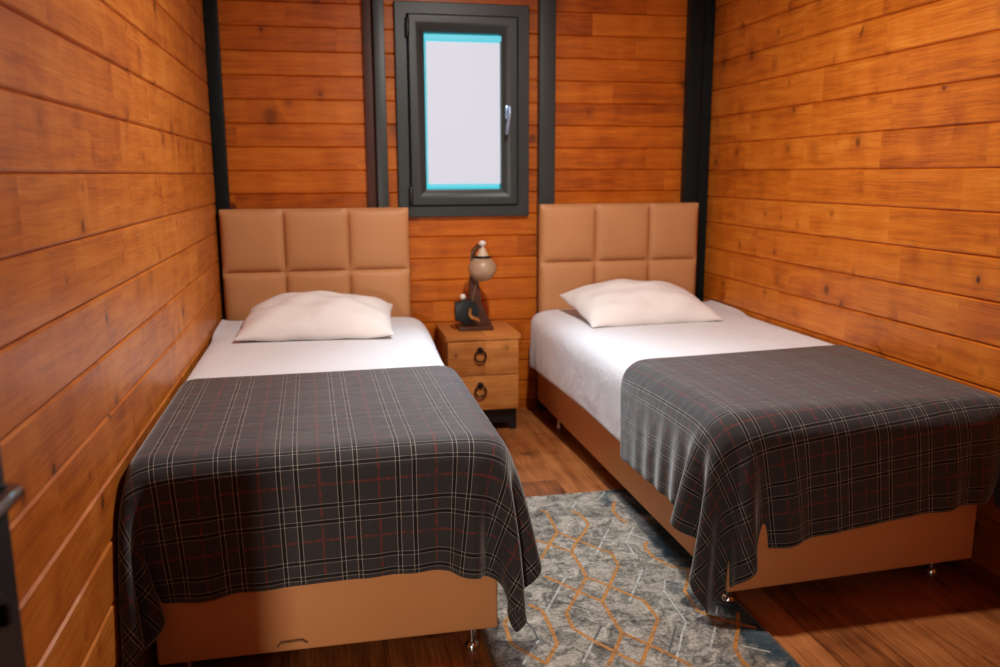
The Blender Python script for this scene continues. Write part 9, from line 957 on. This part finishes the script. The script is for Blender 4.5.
# ------------------------------------------------------------------ rug with trellis of orange threads
ORANGE = [[(0.786, 3.048), (0.809, 3.019), (0.805, 2.924), (0.802, 2.833), (0.744, 2.734), (0.683, 2.625)], [(0.911, 3.013), (0.934, 2.955), (0.935, 2.874), (0.901, 2.812), (0.851, 2.743), (0.804, 2.659), (0.803, 2.541), (0.799, 2.468), (0.737, 2.365), (0.668, 2.256), (0.664, 2.17), (0.703, 2.092), (0.743, 2.027), (0.791, 1.952)], [(0.706, 2.781), (0.744, 2.734), (0.804, 2.659)], [(0.804, 2.826), (0.853, 2.749), (0.903, 2.668), (0.938, 2.623), (0.932, 2.528), (0.853, 2.393), (0.798, 2.303), (0.796, 2.176), (0.796, 2.116), (0.743, 2.027), (0.702, 1.966)], [(1.105, 3.068), (1.07, 2.98), (1.068, 2.899), (1.084, 2.852)], [(1.098, 2.686), (1.069, 2.638), (1.071, 2.558), (1.098, 2.489), (1.151, 2.444)], [(1.156, 2.45), (1.102, 2.351), (1.077, 2.312), (1.065, 2.186), (1.107, 2.124), (1.189, 2.06)], [(0.798, 2.469), (0.853, 2.393), (0.927, 2.278), (0.928, 2.168), (0.851, 2.045), (0.791, 1.952)], [(0.665, 2.504), (0.712, 2.431), (0.743, 2.38), (0.797, 2.306)], [(0.568, 2.333), (0.6, 2.289), (0.602, 2.191), (0.597, 2.102), (0.54, 2.01)], [(0.502, 2.292), (0.473, 2.236), (0.468, 2.13), (0.513, 2.055), (0.54, 2.01)], [(0.796, 2.116), (0.852, 2.04), (0.924, 1.919)], [(1.178, 2.15), (1.138, 2.071), (1.079, 1.975), (1.062, 1.889)], [(0.803, 1.829), (0.799, 1.756), (0.737, 1.653), (0.668, 1.544), (0.664, 1.458), (0.703, 1.38), (0.743, 1.315), (0.791, 1.24)], [(0.938, 1.911), (0.932, 1.816), (0.853, 1.681), (0.798, 1.591), (0.796, 1.464), (0.796, 1.404), (0.743, 1.315), (0.702, 1.254)], [(1.069, 1.926), (1.071, 1.846), (1.098, 1.777), (1.151, 1.732)], [(1.156, 1.738), (1.102, 1.639), (1.077, 1.6), (1.065, 1.474), (1.107, 1.412), (1.189, 1.348)], [(0.798, 1.757), (0.853, 1.681), (0.927, 1.566), (0.928, 1.456), (0.851, 1.333), (0.791, 1.24)], [(0.665, 1.792), (0.712, 1.719), (0.743, 1.668), (0.797, 1.594)], [(0.568, 1.621), (0.6, 1.577), (0.602, 1.479), (0.597, 1.39), (0.54, 1.298)], [(0.502, 1.58), (0.473, 1.524), (0.468, 1.418), (0.513, 1.343), (0.54, 1.298)], [(0.796, 1.404), (0.852, 1.328), (0.924, 1.207)], [(1.178, 1.438), (1.138, 1.359), (1.079, 1.263), (1.062, 1.177)]]
WHITE = [[(1.045, 2.394), (1.013, 2.325), (1.003, 2.134), (0.964, 2.075), (0.879, 1.928)], [(0.997, 2.477), (0.879, 2.282)], [(1.135, 2.202), (1.072, 2.085), (1.006, 1.981)], [(1.1, 1.986), (1.165, 1.936)], [(1.103, 3.175), (1.047, 3.103)], [(0.958, 3.106), (0.918, 3.035)], [(0.997, 2.817), (0.95, 2.741), (0.881, 2.618)], [(0.946, 2.734), (1.02, 2.687), (1.011, 2.558)], [(1.059, 2.758), (1.016, 2.688)], [(1.095, 2.814), (1.059, 2.758), (1.106, 2.7)], [(1, 2.476), (0.888, 2.299)], [(0.741, 2.499), (0.611, 2.278)], [(0.549, 2.128), (0.478, 2.022)], [(0.705, 2.098), (0.64, 1.994)]]
DARK = [[(0.751, 2.168), (0.699, 2.088)], [(0.965, 2.119), (0.882, 1.982)], [(0.708, 2.466), (0.681, 2.417)], [(1.012, 2.488), (0.94, 2.382)], [(0.66, 2.342), (0.745, 2.261)], [(0.529, 2.277), (0.55, 2.186), (0.548, 2.131)]]
RX0, RX1, RY0, RY1 = .400, 1.212, 1.690, 3.195
mb = MB(); vs = mb.box((RX0, RY0, .0005), (RX1, RY1, .0085), .003)
def clip(p): return (min(max(p[0], RX0+.006), RX1-.006), min(max(p[1], RY0+.006), RY1-.006))
def strip(mb, line, w, z, mi):
    bm = mb.bm; pts = [Vector((*clip(p), 0)) for p in line]
    pts = [p for i, p in enumerate(pts) if i == 0 or (p-pts[i-1]).length > 1e-4]
    if len(pts) < 2: return
    L, R = [], []
    for i, p in enumerate(pts):
        d1 = (p-pts[i-1]).normalized() if i else (pts[1]-p).normalized()
        d2 = (pts[i+1]-p).normalized() if i < len(pts)-1 else d1
        n = Vector((-(d1+d2).y, (d1+d2).x, 0)).normalized(); k = 1/max(.55, n.dot(Vector((-d1.y, d1.x, 0))))
        L.append(bm.verts.new((p.x+n.x*w/2*k, p.y+n.y*w/2*k, z))); R.append(bm.verts.new((p.x-n.x*w/2*k, p.y-n.y*w/2*k, z)))
    for i in range(len(pts)-1):
        f = bm.faces.new((L[i], L[i+1], R[i+1], R[i])); f.material_index = mi
for l in DARK: strip(mb, l, .007, .0088, 3)
for k, l in enumerate(WHITE): strip(mb, l, .0065, .0090+k*.00002, 2)
for k, l in enumerate(ORANGE): strip(mb, l, .012, .0094+k*.00003, 1)
mb.mi = 4
mb.box((RX0-.002, RY0, .0005), (RX0+.006, RY1, .010), .002); mb.box((RX1-.006, RY0, .0005), (RX1+.002, RY1, .010), .002)
rug = mb.build('rug', [M_rug, M_rug_o, M_rug_w, M_rug_d, M_rug_e], smooth=0)
for f in rug.data.polygons:
    if f.material_index in (1, 2, 3) and f.normal.z < 0: f.flip()
tag(rug, 'grey distressed rug with orange hexagon lines on the floor between the beds', 'rug')

# ------------------------------------------------------------------ light
def area(name, loc, target, size, power, col, shape='RECTANGLE', size_y=None, spread=PI):
    l = bpy.data.lights.new(name, 'AREA'); l.shape = shape; l.size = size; l.size_y = size_y or size
    l.energy = power; l.color = col; l.spread = spread
    o = bpy.data.objects.new(name, l); COL.objects.link(o); o.location = loc
    o.rotation_euler = (Vector(target)-Vector(loc)).to_track_quat('-Z', 'Y').to_euler(); return o
area('ceiling_lamp', (.80, 2.70, 2.50), (.80, 2.70, 0), .09, 48, (1.0, .94, .88))
area('window_daylight', (.745, 4.43, 1.66), (.745, 3.43, .86), .36, 6.5, (.58, .82, 1.0), size_y=.60, spread=math.radians(66))
area('hall_lamp', (-.64, -1.3, 1.05), (-.25, 2.1, .4), .10, 6.6, (1.0, .88, .76), spread=math.radians(66))
area('hall_fill', (.5, -.9, 2.3), (.5, 1.2, .4), .7, 2.6, (1.0, .88, .78))  # soft fill added to lift the shaded bed fronts, no fixture known there

w = bpy.data.worlds.new('World'); S.world = w; w.use_nodes = True
bg = w.node_tree.nodes['Background']; bg.inputs[0].default_value = (*WORLD_C, 1); bg.inputs[1].default_value = WORLD_S

# ------------------------------------------------------------------ camera
yaw, pitch, roll = 0.203892346, 0.187801727, 0.00371968443
cy, sy, cp, sp_ = math.cos(yaw), math.sin(yaw), math.cos(pitch), math.sin(pitch)
fw = Vector((sy*cp, cy*cp, -sp_)); rt = Vector((cy, -sy, 0)); dn = fw.cross(rt)
cr, sr = math.cos(roll), math.sin(roll)
r2 = rt*cr + dn*sr; d2 = dn*cr - rt*sr
cam = bpy.data.cameras.new('Camera'); cam.sensor_width = 36; cam.sensor_fit = 'HORIZONTAL'; cam.lens = 36*.840
cam.clip_start = .02; cam.dof.use_dof = True; cam.dof.focus_distance = 2.35; cam.dof.aperture_fstop = 2.6
co = bpy.data.objects.new('Camera', cam); COL.objects.link(co)
co.matrix_world = Matrix(((r2.x, -d2.x, -fw.x, 0), (r2.y, -d2.y, -fw.y, 0), (r2.z, -d2.z, -fw.z, 1.32), (0, 0, 0, 1)))
S.camera = co
S.view_settings.view_transform = 'Standard'; S.view_settings.look = 'None'; S.view_settings.gamma = 1
S.view_settings.use_curve_mapping = False; S.view_settings.exposure = EXPO
S.cycles.use_denoising = True; S.cycles.max_bounces = 8; S.cycles.diffuse_bounces = 5
S.cycles.sample_clamp_indirect = 6
